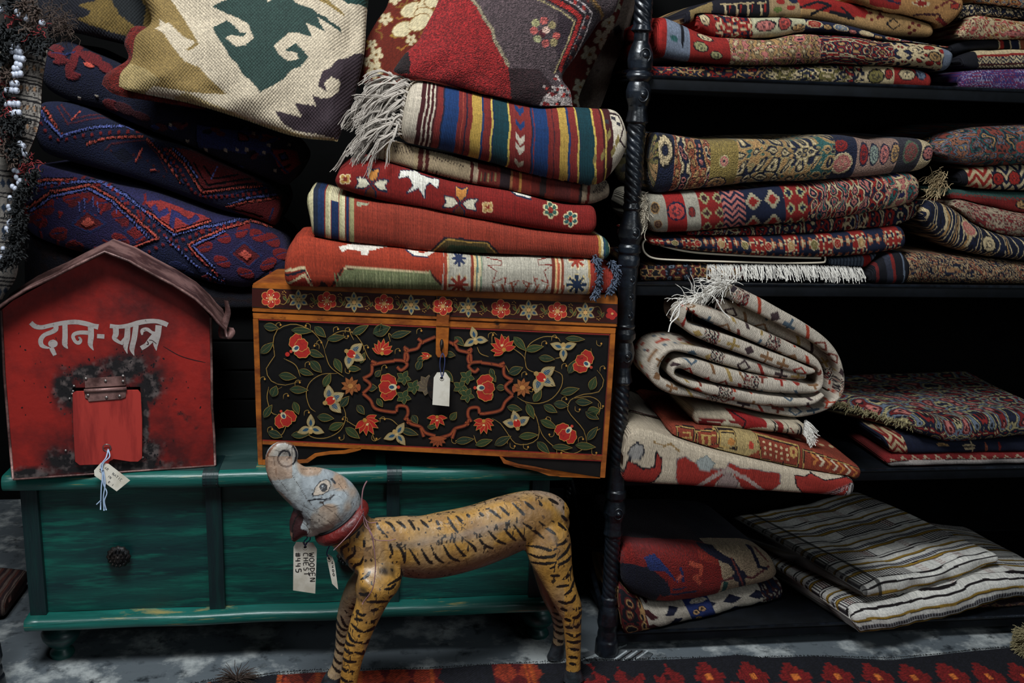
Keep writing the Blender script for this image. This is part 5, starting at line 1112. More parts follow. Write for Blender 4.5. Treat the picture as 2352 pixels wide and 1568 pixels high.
q1 = lambda X, Y: (X/2.529, Y/2.529)
qz = lambda X, Y: (820+X/3.675, Y/3.675)
# beige kilim cushion
fl_ = Flat(150, -260, 960, 380); cv = Canvas(fl_, '#aea08a', q1, pad=10)
cv.poly([(780, -200), (900, -60), (1030, 60), (1110, 180), (1185, 310), (1120, 345), (1050, 240), (950, 150), (960, 210), (1040, 330), (1100, 400), (1180, 430), (1235, 490), (1330, 570), (1120, 560), (900, 520), (640, 560), (560, 300), (700, 100)], '#77623a')
cv.poly([(930, 210), (1010, 180), (1090, 260), (1170, 300), (1100, 340), (1020, 270)], '#aea08a'); cv.poly([(660, 450), (760, 380), (860, 420), (960, 500), (820, 560), (680, 540)], '#8d7a52')
cv.poly([(1640, -80), (1790, -60), (1860, 20), (1990, 110), (2010, 140), (1900, 80), (1830, 60), (1700, 0)], '#7d683c'); cv.poly([(1900, -100), (2000, -200), (2140, -100), (2160, 60), (2020, 60), (1940, 0)], '#17312c')
cv.poly([(1240, -60), (1500, -60), (1520, 40), (1560, 65), (1580, 95), (1640, 60), (1720, 78), (1740, 100), (1830, 125), (1850, 145), (1900, 160), (1920, 180), (1985, 208), (1990, 235), (1850, 165), (1900, 248), (1790, 205), (1825, 282), (1745, 262), (1700, 260), (1610, 330), (1640, 378), (1690, 412), (1750, 405), (1742, 370), (1672, 358), (1735, 318), (1770, 350), (1805, 390), (1760, 440), (1700, 465), (1660, 510), (1600, 540), (1532, 580), (1480, 520), (1430, 480), (1400, 420), (1370, 400), (1330, 330), (1300, 290), (1265, 225), (1350, 188), (1395, 225), (1425, 262), (1462, 262), (1440, 285), (1370, 270), (1340, 285), (1400, 335), (1450, 330), (1500, 290), (1470, 215), (1400, 175), (1350, 155), (1262, 108), (1345, 82), (1195, 32)], '#273833')
cv.poly([(2300, 250), (2060, 340), (2023, 370), (1960, 398), (1930, 440), (1880, 470), (1855, 545), (1905, 575), (1890, 530), (1930, 492), (1985, 512), (1970, 568), (1920, 608), (1870, 610), (1820, 590), (1845, 650), (1718, 630), (1765, 705), (1605, 668), (1650, 735), (1720, 770), (1900, 800), (2300, 900)], '#30252a')
cv.poly([(1100, 560), (1500, 720), (1800, 800), (2200, 830), (2200, 900), (1400, 820), (900, 600)], '#9a8760')
cb, P = pillow('kilim_cushion', 'large beige woven cushion with a dark green hooked kilim motif', [(690, 500), (780, 535), (1100, 600), (1400, 690), (1700, 790), (1960, 822)], [(560, -500), (1200, -560), (1800, -520), (2180, -480)], [(690, 500), (700, 430), (765, 350), (790, 220), (880, 140), (850, 20), (760, -200), (560, -500)], [(1960, 822), (2040, 620), (2110, 350), (2130, 100), (2150, -100), (2180, -480)], (.12, .06), (.26, .24), .085, cv, 'coarse', 3, 1.7, q1, fold=.016, back='#4d1812')
# red backing showing round the ear of the beige cushion
g = Bag(); Pe = np.array([unp(*q1(*p), y=.16) for p in ((760, 170), (720, 215), (745, 300), (740, 345), (660, 360), (595, 440), (590, 500), (680, 550), (850, 560), (1000, 590))])
eb, _ = pillow('red_backing', '', [(590, 490), (680, 552), (900, 590), (1200, 640)], [(760, 165), (820, 150), (1000, 200)], [(590, 490), (620, 425), (742, 345), (722, 250), (760, 165)], [(1200, 640), (1100, 400), (1000, 200)], (.165, .14), (.18, .18), .022, Canvas(Flat(150, -260, 960, 380), '#5e1a14', q1, pad=10), 'pile', 4, 2.4, q1, fold=.006, back='#4d1812')
for k_ in ('label', 'category'): del eb[k_]
eb.parent = cb; eb.matrix_parent_inverse = Matrix.Translation(-Vector(cb.location))
# red pile cushion
fz = Flat(780, -230, 1520, 330); cv = Canvas(fz, '#7d1c1c', qz, pad=10)
cv.poly([(330, 480), (430, 450), (450, 560), (440, 640), (300, 620)], '#1e1414')
cv.poly([(880, -900), (960, -60), (930, 40), (960, 110), (1010, 160), (1040, 260), (1110, 330), (1130, 440), (1190, 530), (1250, 640), (1330, 720), (1500, 900), (1900, 1000), (2300, 600), (2400, -900)], '#473a3c')
cv.line([(905, -200), (915, 0), (950, 90), (1000, 150), (1050, 255), (1110, 330), (1130, 420), (1190, 520), (1250, 620)], 7, '#7d725c')
cv.poly([(1250, 640), (1500, 640), (1640, 760), (1620, 1000), (1300, 900)], '#2b1b1d'); cv.poly([(1650, 190), (1790, 260), (1680, 560), (1620, 460), (1640, 300)], '#2e2228')
for x, y, c in ((1460, 290, '#8f8a62'), (1530, 270, '#a5524c'), (1600, 300, '#857653'), (1450, 350, '#a5524c'), (1520, 370, '#4e1e24'), (1640, 380, '#a85048'), (1480, 410, '#94916c'), (1620, 430, '#857653'), (1550, 440, '#a5524c'), (1550, 340, '#c2a090')): cv.ell(x, y, 34, 30, c)
BP = [(1010, -40), (1250, 30), (1500, 110), (1680, 190), (1790, 262), (1740, 420), (1680, 560), (1640, 660)]
cv.line(BP, 3.5, '#9a8a62'); o1 = [(x+26, y-22) for x, y in BP]; cv.line(o1, 6, '#1b1114'); o2_ = [(x+52, y-34) for x, y in BP]; cv.line(o2_, 11, '#92201c'); o3 = [(x+84, y-54) for x, y in BP]; cv.line(o3, 7, '#1b1114')
o4 = [(x+125, y-78) for x, y in BP]; cv.line(o4, 15, '#a89a96'); S4 = resample([qz(*p) for p in o4], 46)
for i, (x, y) in enumerate(S4): cv.lpoly([(x-fz.x0+30+dx-3, y-fz.y0+10+dy) for dx, dy in ((-3, -5), (6, -4), (5, 5), (-5, 4))], ('#241a22', '#8a2a24', '#3a2a30')[i % 3])
o5_ = [(x+190, y-105) for x, y in BP]; cv.line(o5_, 22, '#2a2024'); o6 = [(x+160, y-88) for x, y in BP]; cv.line(o6, 3, '#b8aaa8')
for i in range(6): cv.line([(1500+i*90, -120+i*40), (1640+i*90, -60+i*50)], 6, ('#6a2a24', '#4a3a2a', '#7a5a30')[i % 3])
cv.poly([(1560, 840), (1700, 740), (1840, 800), (1860, 1000), (1500, 960)], '#8f8480')
for i in range(40): x, y = R0.uniform(1540, 1830), R0.uniform(680, 980); cv.ell(x, y, 16, 12, ('#6e1a1a', '#1d1418', '#8e2a24', '#b8a8a0')[i % 4])
pillow('pile_cushion', 'red and mauve knotted pile cushion lying on the striped fringed kilim', [(300, 600), (450, 665), (800, 740), (1100, 830), (1400, 900), (1600, 960), (1760, 985), (1830, 950)], [(700, -700), (1300, -800), (2000, -700), (2300, -500)], [(300, 600), (400, 460), (500, 370), (570, 240), (640, 110), (700, -40), (740, -300), (700, -700)], [(1830, 950), (1800, 780), (1730, 660), (1840, 480), (1960, 310), (2050, 180), (2190, 60), (2300, -500)], (-.035, -.06), (.14, .10), .075, cv, 'pile', 5, 1.7, qz, fold=.008)
# floral cushion behind it
cv = Canvas(fz, '#5c1e12', qz, pad=10); cv.poly([(2000, -200), (2400, -200), (2200, 300), (1900, 900), (1500, 900), (1800, 500)], '#4a1210')
def flower(x, y, s, c='#b8a886', e='#7d5a30', n=5, off=.3):
    for k in range(n): a = off+k*2*math.pi/n; cv.ell(x+s*.55*math.cos(a), y+s*.55*math.sin(a), s*.46, s*.36, e, a)
    for k in range(n): a = off+k*2*math.pi/n; cv.ell(x+s*.55*math.cos(a), y+s*.55*math.sin(a), s*.40, s*.30, c, a)
    cv.ell(x, y, s*.16, s*.16, '#6b4a22')
for i in range(46):
    x, y = R0.uniform(0, 700), R0.uniform(-200, 650); a = R0.uniform(0, 3); s = R0.uniform(30, 70); cv.line([(x, y), (x+s*math.cos(a), y+s*math.sin(a)), (x+s*1.5*math.cos(a+.5), y+s*1.5*math.sin(a+.5))], 4, ('#8a5a24', '#6e4a1e', '#93702e')[i % 3])
for x, y, s in ((500, 120, 0), ): 
    for (ex, ey, rx, ry, an) in ((460, 130, 95, 60, -.3), (560, 90, 70, 40, -.9), (560, 170, 80, 50, .1), (380, 290, 85, 60, -.4), (520, 240, 90, 60, -.6), (620, 80, 60, 40, .2)): cv.ell(ex, ey, rx+8, ry+8, '#7d5a30', an); cv.ell(ex, ey, rx, ry, '#bfb08c', an)
for x, y, s in ((320, 20, 60), (240, 190, 62), (160, 490, 68), (150, 610, 76), (450, 380, 50), (490, -10, 70), (130, 400, 44), (80, 540, 40), (600, 330, 40)): flower(x, y, s)
for x, y, s in ((2110, 220, 80), (2050, 350, 80), (1950, 480, 84), (1880, 740, 76), (1870, 850, 60), (2160, 60, 70), (1960, 620, 40)): flower(x, y, s, '#8f8a78', '#4a3020')
pillow('floral_cushion', 'brown-red cushion with cream flowers tucked behind the red pile cushion', [(20, 760), (60, 700), (600, 790), (1200, 860), (1890, 930)], [(420, -600), (1200, -700), (2400, -500)], [(20, 760), (30, 620), (60, 430), (150, 240), (260, 30), (420, -600)], [(1890, 930), (1880, 800), (2010, 520), (2180, 200), (2250, 0), (2400, -500)], (.17, .12), (.35, .31), .05, cv, 'fine', 6, 2.2, qz, fold=.004)
cv = Canvas(Flat(1180, -230, 1560, 330), '#6f625a', qz, pad=10); cv.poly([(2180, 250), (2200, 300), (2150, 350), (2120, 300)], '#1c1c22'); cv.ell(2000, 640, 14, 12, '#4a403c')
pillow('plain_cushion', 'plain greyish white cushion showing between the floral cushion and the iron post', [(1400, 1000), (1700, 985), (1900, 950), (1990, 960), (2060, 900)], [(1900, -400), (2300, -400), (2480, -300)], [(1400, 1000), (1600, 600), (1800, 100), (1900, -400)], [(2060, 900), (2130, 700), (2170, 560), (2260, 360), (2330, 120), (2480, -300)], (.28, .24), (.46, .42), .05, cv, 'fine', 7, 2.4, qz, fold=.006)
# dark olive cushion, upper left
cv = Canvas(Flat(0, -260, 520, 260), '#15151c', q1, pad=10)
cv.poly([(640, -300), (620, -20), (560, 20), (590, 50), (490, 75), (560, 105), (540, 130), (470, 140), (560, 180), (680, 210), (900, 260), (1100, -300)], '#5c4a24'); cv.poly([(690, -100), (800, -60), (870, 80), (840, 210), (720, 120), (670, 30)], '#171a1c')
pillow('dark_cushion', 'near-black woven cushion with an olive stepped pattern behind the beige cushion', [(230, 190), (420, 190), (600, 230), (900, 300)], [(200, -500), (700, -560), (1100, -500)], [(230, 190), (180, -100), (200, -500)], [(900, 300), (1000, 0), (1100, -500)], (.30, .30), (.42, .42), .06, cv, 'coarse', 8, 2.2, q1, fold=.006, back='#1a1a20')

# ---------------------------------------------------------------- blue and red pile carpets, left
q3 = lambda X, Y: (60+X/2.703, 80+Y/2.703)
NV, BL_, RD, SAL, LIL, BK = '#10152c', '#1c2650', '#6e1819', '#b04a3c', '#5560a0', '#080a14'
def rope(cv, pts, c, w=5.2, dash=None):
    cv.line(pts, w+3, BK); cv.line(pts, w, c)
    P = resample([cv.pt(*p) for p in pts], max(3, int(sum(math.hypot(pts[i+1][0]-pts[i][0], pts[i+1][1]-pts[i][1]) for i in range(len(pts)-1))/2.7/3.4)))
    for x, y in P: cv.lpoly([(x-.6, y-w/2), (x+.6, y-w/2), (x+.9, y+w/2), (x-.3, y+w/2)], BK if dash is None else dash)
def dots(cv, pts, n, c=RD, s=11):
    P = resample(pts, n)
    for x, y in P: cv.poly([(x-s, y-s*.7), (x+s*.6, y-s), (x+s, y+s*.8), (x-s*.6, y+s)], c)
# bottom one
TD_ = [(15, 850), (60, 805), (300, 860), (600, 935), (900, 1010), (1200, 1110), (1450, 1150), (1600, 1240), (1650, 1330)]; BD_ = [(0, 1120), (60, 1240), (300, 1330), (600, 1400), (900, 1470), (1200, 1540), (1400, 1560), (1600, 1500), (1640, 1400)]
fD = Frame(TD_, BD_, q3); cv = Canvas(fD, '#151a38', q3, pad=90)
cv.poly([(0, 700), (500, 800), (900, 950), (1400, 1100), (1700, 1300), (1500, 1230), (1100, 1200), (700, 1060), (300, 920), (0, 980)], '#26244a')
cv.poly([(60, 1010), (230, 940), (420, 925), (560, 1010), (700, 1130), (850, 1245), (700, 1320), (520, 1400), (280, 1330), (0, 1230)], '#241d42')
for (x, y) in ((170, 1050), (330, 1000), (430, 960), (520, 1030), (620, 1120), (620, 1260), (240, 1210), (120, 1130), (720, 1210), (500, 1340), (330, 1300), (60, 1100)):
    rr = np.random.RandomState(int(x)); cv.ell(x, y, 62, 34, RD, rr.uniform(-.9, .9)); cv.ell(x+14, y+26, 42, 24, '#57151a', rr.uniform(-.9, .9)); cv.line([(x-40, y+8), (x+40, y-6)], 3, BL_)
for k in range(95):
    x, y = (R0.uniform(40, 800), R0.uniform(960, 1400)) if k % 2 else (R0.uniform(1080, 1640), R0.uniform(1190, 1560)); a_ = R0.choice([.3, -.5, 1.3, 2.0]); l_ = R0.uniform(18, 44)
    cv.line([(x, y), (x+l_*math.cos(a_), y+l_*math.sin(a_)), (x+l_*math.cos(a_)-14, y+l_*math.sin(a_)+20)], 5.5, ('#7a1b1b', '#661518', '#2a2f68', '#7a1b1b')[k % 4])
cv.opoly([(330, 1160), (420, 1080), (530, 1160), (440, 1210)], '#57151a', BL_, 5); cv.poly([(385, 1155), (425, 1115), (470, 1155), (425, 1180)], SAL)
for x in (370, 400, 450, 480, 560, 590, 620): cv.line([(x, 1000+(x % 50)), (x+8, 1060+(x % 50))], 2, LIL)
cv.opoly([(640, 1210), (720, 1160), (790, 1215), (710, 1260)], RD, BL_, 4)
cv.poly([(1040, 1285), (1250, 1180), (1400, 1150), (1560, 1230), (1680, 1330), (1650, 1600), (1340, 1590), (1150, 1400)], '#221c40')
for (x, y) in ((1130, 1300), (1240, 1240), (1360, 1200), (1450, 1230), (1540, 1260), (1240, 1390), (1520, 1400), (1380, 1460), (1600, 1340)): rr = np.random.RandomState(int(x)); cv.ell(x, y, 56, 32, RD, rr.uniform(-.9, .9)); cv.line([(x-36, y+8), (x+36, y-6)], 3, BL_)
cv.opoly([(1290, 1340), (1370, 1270), (1480, 1350), (1400, 1420)], '#57151a', BL_, 5); cv.poly([(1340, 1345), (1375, 1315), (1425, 1350), (1390, 1380)], SAL)
cv.poly([(760, 1030), (860, 1020), (1160, 1130), (1060, 1190), (950, 1215), (850, 1120)], '#8a2c2a')
for pts in ([(820, 1060), (850, 1110), (900, 1080)], [(940, 1085), (935, 1180)], [(960, 1100), (1040, 1150), (1080, 1120)]): cv.line(pts, 12, '#2a2a5c')
for pts, c in (([(30, 930), (160, 890), (320, 890)], SAL), ([(30, 955), (170, 912), (330, 905), (470, 905), (640, 990), (800, 1110), (945, 1222), (1120, 1180), (1330, 1140)], LIL), ([(30, 1070), (200, 960), (420, 925), (580, 1010), (720, 1130), (850, 1240), (640, 1330), (560, 1360)], SAL), ([(60, 1085), (210, 985), (415, 945), (560, 1020), (700, 1150), (800, 1245)], LIL), ([(780, 1085), (950, 1205), (1160, 1145)], SAL), ([(1210, 1480), (1030, 1285), (1240, 1190), (1400, 1150), (1500, 1180), (1640, 1290)], SAL), ([(1190, 1430), (1060, 1290), (1250, 1205)], LIL), ([(900, 1240), (1060, 1400), (1250, 1540)], LIL)): rope(cv, pts, c)
dots(cv, [(80, 960), (420, 880), (640, 1020), (900, 1230), (960, 1260), (1150, 1200), (1330, 1160)], 34); dots(cv, [(560, 1380), (760, 1340), (900, 1280), (1060, 1340), (1200, 1470)], 16)
for i in range(18): cv.ell(R0.uniform(600, 1200), R0.uniform(1390, 1560), 40, 20, ('#3d1218', '#1a2148')[i % 2])
cD, _, gD = cloth('folded_pile_carpet', 'purple-blue and red pile carpet with big diamonds just above the donation box roof', TD_, BD_, (.315, .30), cv, 'pile', fr=fD, depth=.26, cat='folded carpet', group='blue and red pile carpets', seed=21, nose=.055, n=2.3, relief=.0034, cap=.5)
# middle one
TC_ = [(85, 460), (130, 415), (300, 430), (600, 560), (800, 640), (1000, 700), (1200, 800), (1400, 880), (1560, 960), (1600, 1010)]; BC_ = [(75, 600), (120, 720), (300, 790), (600, 870), (900, 970), (1200, 1080), (1400, 1130), (1540, 1180), (1590, 1120)]
fC = Frame(TC_, BC_, q3); cv = Canvas(fC, '#0f1530', q3, pad=90)
cv.poly([(900, 690), (1100, 740), (1300, 830), (1480, 920), (1400, 940), (1130, 980), (1050, 860)], '#5e171a'); cv.poly([(1270, 1070), (1590, 990), (1640, 1100), (1540, 1180), (1380, 1120)], '#5e171a')
for pts in ([(1000, 760), (1125, 960), (1440, 915)], [(1060, 790), (1150, 930), (1400, 890)], [(1120, 810), (1180, 890), (1320, 870)]): cv.line(pts, 4, BK)
cv.line([(1200, 820), (1170, 890)], 3, LIL); cv.line([(1290, 1075), (1480, 1120)], 4, BK); cv.line([(1550, 1060), (1520, 1140)], 4, BL_)
for pts, c in (([(140, 445), (180, 490), (260, 610)], SAL), ([(110, 450), (170, 530), (262, 622), (450, 580), (620, 570), (680, 590)], LIL), ([(410, 675), (560, 640), (740, 632)], SAL), ([(760, 640), (830, 690), (900, 780), (985, 910)], SAL), ([(790, 640), (860, 700), (930, 790), (1000, 915)], BL_), ([(900, 700), (1000, 790), (1060, 880), (1115, 975), (1280, 950), (1480, 935)], SAL), ([(930, 700), (1020, 780), (1090, 880)], LIL), ([(1115, 1000), (1300, 985), (1500, 940)], BL_), ([(1280, 1045), (1400, 1000), (1580, 985)], LIL), ([(1260, 1065), (1420, 1020), (1580, 1000)], SAL)): rope(cv, pts, c)
for pts in ([(220, 440), (300, 550), (520, 520), (600, 550)], [(240, 430), (320, 520), (500, 500)], [(520, 720), (560, 680), (760, 650), (850, 740), (900, 840)]): cv.line(pts, 2.6, '#4a1820')
cv.line([(360, 475), (320, 525)], 3, SAL); cv.line([(750, 700), (710, 780)], 4, SAL); cv.line([(800, 830), (830, 825)], 4, SAL)
dots(cv, [(110, 500), (220, 640), (420, 620), (700, 600)], 14); dots(cv, [(880, 700), (980, 830), (1090, 990), (1300, 990), (1500, 960)], 24); dots(cv, [(560, 720), (760, 760), (880, 870)], 9, '#3a1018', 9)
cv.poly([(560, 740), (640, 700), (700, 760), (640, 800)], '#0a0e22'); cv.poly([(150, 700), (400, 800), (700, 880), (1000, 1000), (700, 960), (300, 860)], '#0b0f22')
cloth('folded_pile_carpet', 'navy pile carpet with red and lilac zigzag lines, second above the donation box', TC_, BC_, (.325, .31), cv, 'pile', fr=fC, depth=.26, cat='folded carpet', group='blue and red pile carpets', seed=22, nose=.05, n=2.2, relief=.003, cap=.5)
# top one
TA_ = [(140, 110), (190, 60), (280, 40), (420, 100), (600, 190), (900, 360), (1200, 490), (1450, 580), (1640, 650), (1730, 740)]; BA_ = [(110, 240), (150, 340), (300, 420), (500, 470), (700, 560), (1000, 680), (1300, 810), (1500, 890), (1620, 930), (1700, 850)]
fA = Frame(TA_, BA_, q3); cv = Canvas(fA, '#0d1126', q3, pad=90)
for x, y, rx, ry, an in ((210, 90, 60, 26, .1), (230, 130, 60, 22, .2), (260, 170, 50, 22, 0), (340, 120, 26, 60, .2), (320, 200, 30, 60, .5), (330, 260, 46, 26, 0), (430, 150, 80, 34, .5), (520, 210, 60, 30, .6), (560, 440, 60, 34, .3), (640, 460, 70, 34, .4), (740, 500, 60, 26, .3), (860, 570, 40, 26, .2), (960, 560, 40, 22, .2)): cv.ell(x, y, rx, ry, '#5c171a' if x < 600 else '#3d141a', an)
cv.poly([(390, 175), (430, 180), (455, 205), (430, 215), (400, 200)], SAL); cv.line([(200, 120), (280, 130), (340, 110)], 3, BL_)
cv.poly([(1080, 560), (1500, 600), (1540, 700), (1500, 740), (1300, 720), (1080, 690)], '#1a2450'); cv.poly([(1540, 705), (1690, 720), (1730, 800), (1620, 860), (1570, 800)], '#621a1c'); cv.opoly([(1580, 740), (1620, 725), (1640, 760), (1600, 775)], BL_, BK, 3); cv.line([(1590, 820), (1650, 800)], 4, BK)
cv.line([(1090, 700), (1300, 690), (1500, 680), (1640, 850)], 5, BL_); cv.line([(1480, 620), (1580, 640)], 4, '#7d2422')
for i in range(26): cv.ell(R0.uniform(700, 1560), R0.uniform(560, 880), 30, 14, ('#1d2858', '#0a0d1c', '#4a161c')[i % 3], R0.uniform(-.8, .8))
for x, y in ((925, 558), (1018, 660), (1258, 710), (1330, 705), (1390, 705), (1430, 610), (1495, 722), (1522, 680), (1640, 678), (1560, 835), (470, 390), (355, 400), (1130, 715)): cv.poly([(x-10, y-11), (x+12, y-7), (x+8, y+12), (x-12, y+8)], '#8f8578')
cv.opoly([(1330, 600), (1390, 620), (1400, 650), (1340, 650)], '#57181c', BK, 2)
cloth('folded_pile_carpet', 'dark navy pile carpet with small white dots under the beige cushion', TA_, BA_, (.335, .32), cv, 'pile', fr=fA, depth=.26, cat='folded carpet', group='blue and red pile carpets', seed=23, nose=.05, n=2.2, relief=.003, cap=.5)
# what they rest on: a dark folded carpet on a plain dark crate, in the shadow behind the box
fE = Frame([(10, 1150), (60, 1262), (300, 1350), (600, 1420), (900, 1490), (1200, 1560), (1400, 1580), (1600, 1530)], [(0, 1700), (400, 1700), (900, 1700), (1580, 1700)], q3)
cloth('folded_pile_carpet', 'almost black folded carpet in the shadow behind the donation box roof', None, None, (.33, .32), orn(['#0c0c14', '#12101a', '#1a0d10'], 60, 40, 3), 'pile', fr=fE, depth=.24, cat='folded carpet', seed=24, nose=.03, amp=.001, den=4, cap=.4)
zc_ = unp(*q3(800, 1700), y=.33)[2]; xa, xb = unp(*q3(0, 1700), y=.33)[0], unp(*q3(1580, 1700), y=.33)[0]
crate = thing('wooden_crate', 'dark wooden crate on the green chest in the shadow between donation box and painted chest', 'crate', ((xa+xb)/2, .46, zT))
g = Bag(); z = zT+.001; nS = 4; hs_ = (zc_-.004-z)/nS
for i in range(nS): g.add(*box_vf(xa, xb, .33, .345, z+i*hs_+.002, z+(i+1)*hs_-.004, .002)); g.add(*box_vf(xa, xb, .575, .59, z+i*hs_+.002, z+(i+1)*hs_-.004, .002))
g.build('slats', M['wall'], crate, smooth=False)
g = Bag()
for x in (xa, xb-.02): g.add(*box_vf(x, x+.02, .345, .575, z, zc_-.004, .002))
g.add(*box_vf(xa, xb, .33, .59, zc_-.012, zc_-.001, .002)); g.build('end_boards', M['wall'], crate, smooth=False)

# ---------------------------------------------------------------- beaded hanging at the far left
q0 = lambda X, Y: (X/2.24, Y/2.24)
YH = -0.02
def bandpat(cv, y0, y1, xr):
    pass
fh = Flat(-260, -80, 160, 720); cv = Canvas(fh, '#2a2624', q0, pad=10)
cv.poly([(-500, 250), (250, 250), (260, 860), (-500, 860)], '#8f8880')
for k, yy in enumerate((305, 320, 395, 415, 430, 500, 520, 595, 615, 690, 715, 730)): cv.line([(-200, yy-14), (60, yy), (230, yy+18)], 3 if k % 2 else 5, '#1d1c1e')
for yy in (355, 460, 560, 660):
    for k in range(-2, 6):
        x = 30+k*30+70
        cv.line([(x-12, yy+x*.05), (x, yy-34+x*.05), (x+12, yy+x*.05), (x, yy+34+x*.05), (x-12, yy+x*.05)], 2, '#2a2322'); cv.poly([(x-6, yy+x*.05), (x, yy-16+x*.05), (x+6, yy+x*.05), (x, yy+16+x*.05)], '#a07a5a')
cv.poly([(-500, 860), (200, 860), (150, 1700), (-500, 1700)], '#77716b')
for yy in (880, 905, 990, 1010, 1120, 1140, 1240, 1330, 1420, 1440, 1460, 1550): cv.line([(-200, yy), (120, yy+14)], 4, '#1d1c1e')
for yy in (950, 1075, 1190, 1500):
    for k in range(0, 6): x = -20+k*28; cv.poly([(x, yy-26), (x+12, yy), (x, yy+26), (x-12, yy)], '#1f2a3a')
hb, _ = pillow('beaded_hanging', 'woven tribal hanging with white beads and black wool tufts at the left edge', [(-420, 1590), (-100, 1570), (10, 1540)], [(-420, -60), (0, -40), (190, -20)], [(-420, 1590), (-430, 800), (-420, -60)], [(10, 1540), (90, 1400), (70, 1200), (60, 1050), (120, 850), (200, 640), (218, 420), (250, 200), (215, 100), (190, -20)], (YH+.05, YH+.02), (YH+.05, YH+.02), .035, cv, 'fine', 9, 1.6, q0, cat='wall hanging', fold=.004, pw=.35)
bead_me = None
def bead(px, py, s=1.0, y=None, ang=0.0):
    global bead_me
    c = unp(*q0(px, py), y=(YH-.028 if y is None else y))
    if bead_me is None:
        prof = [(-.0034, .0014), (-.0036, .0026), (-.0026, .0042), (-.001, .005), (.001, .005), (.0026, .0042), (.0036, .0026), (.0034, .0014)]
        V, F = lathe_vf(prof, 0, 0, 16); o = mesh('bead', V, F, M['bead']); bead_me = o.data
    else: o = bpy.data.objects.new('bead', bead_me); C.objects.link(o)
    o.location = tuple(c); o.rotation_euler = (0, math.pi/2, ang); o.scale = (s, s, s); sub(o, hb); return o
BD = [(45, 45), (88, 62), (100, 76), (130, 82), (136, 98), (216, 118), (0, 50), (70, 232), (92, 236), (60, 262), (84, 264), (104, 268), (84, 296), (100, 300), (118, 304), (88, 330), (104, 336), (76, 352), (92, 350), (70, 384), (88, 382), (106, 380), (62, 430), (84, 430), (36, 464), (60, 464), (84, 466), (30, 536), (52, 534), (72, 534), (94, 536), (60, 584), (80, 580), (98, 580), (104, 740), (118, 752), (112, 772), (128, 794), (72, 874), (90, 882), (84, 912), (104, 930), (96, 942), (64, 960), (78, 970), (52, 1018), (44, 1064), (50, 1078), (46, 1148), (34, 1176), (46, 1188), (22, 1222), (16, 1280), (20, 1294), (6, 1324), (54, 1140)]
for i, (x, y) in enumerate(BD): bead(x, y, 1.35 if y < 800 else 1.15, ang=.2*math.sin(i*2.1))
def tuft(name, px, py, rad, mat, n, seed, L=.022, r=.0009, y=None):
    c = unp(*q0(px, py), y=(YH-.03 if y is None else y)); rr = np.random.RandomState(seed); S, Dd = [], []
    for k in range(n):
        v = rr.normal(0, 1, 3); v /= np.linalg.norm(v); S.append(c+v*rad*rr.uniform(.2, .8)); Dd.append(v+[0, -.2, -.2])
    o = strands(name, mat, hb, S, Dd, L, r, seed, .3, 7, .4, .75, .6, 4, stuff=False); return o
TU = [(170, 200, 'pom'), (210, 240, 'pom'), (150, 150, 'brownwool'), (60, 200, 'pom'), (20, 150, 'pom'), (110, 180, 'pom'), (180, 60, 'brownwool'), (130, 30, 'brownwool'), (60, 20, 'pom'), (200, 165, 'pomred'), (20, 230, 'pom'), (20, 620, 'pom'), (60, 660, 'pom'), (100, 640, 'pom'), (20, 700, 'brownwool'), (60, 760, 'pom'), (100, 800, 'pom'), (30, 790, 'brownwool'), (170, 900, 'pom'), (150, 940, 'pom'), (90, 830, 'brownwool'), (110, 1010, 'pom'), (130, 980, 'pom'), (90, 1080, 'pom'), (110, 1140, 'pom'), (80, 1190, 'pom'), (100, 1230, 'pom'), (60, 1280, 'pom'), (90, 1310, 'pom'), (30, 1350, 'pom'), (20, 740, 'pomred'), (30, 540, 'pomred'), (10, 420, 'pomred'), (60, 100, 'pomred'), (40, 380, 'brownwool'), (0, 500, 'pom'), (0, 300, 'pom'), (120, 890, 'pomred'), (170, 830, 'pomred')]
for i, (x, y, mt) in enumerate(TU): tuft('wool_tuft', x, y, .011 if mt != 'pomred' else .007, mt, 46 if mt == 'pom' else 26 if mt == 'brownwool' else 9, 100+i, .024 if mt != 'pomred' else .03, .0019 if mt != 'pomred' else .0011)
for x, y in ((300, 120), (340, 150), (260, 60), (330, 90)): tuft('wool_tuft', x, y, .012, 'brownwool', 34, 300+x+y, .034, .0008, y=.04)
# ---------------------------------------------------------------- carpets on the iron shelf
q6 = lambda X, Y: (1440+X/2.306, Y/2.306)
q7 = lambda X, Y: (1400+X/2.4706, 620+Y/2.4706)
q8 = lambda X, Y: (1340+X/2.3241, 1100+Y/2.3241)
nav, crm, tan, red, rus, oli, pnk, tea, gbl, blk = '#141a30', '#b8a47f', '#a07c50', '#84201b', '#8a4a32', '#6b6136', '#a8645c', '#2c5552', '#5d6775', '#0f0f16'
G1, G2, G3, G4 = 'folded carpets on the top shelf', 'folded carpets on the second shelf', 'folded carpets on the third shelf', 'folded textiles on the bottom shelf'
def diamonds(c1, c2, c3, ca, cb, step=4):
    P = hexs(c1, c2, c3)
    def f(a, b):
        a = np.floor(a/step)*step; fa = np.abs((a/ca) % 1-.5)*2; fb = np.abs((b/cb) % 1-.5)*2; t = fa+fb; return P[np.clip(np.where(t < .5, 2, np.where(t < .85, 1, 0)), 0, 2)]
    return f
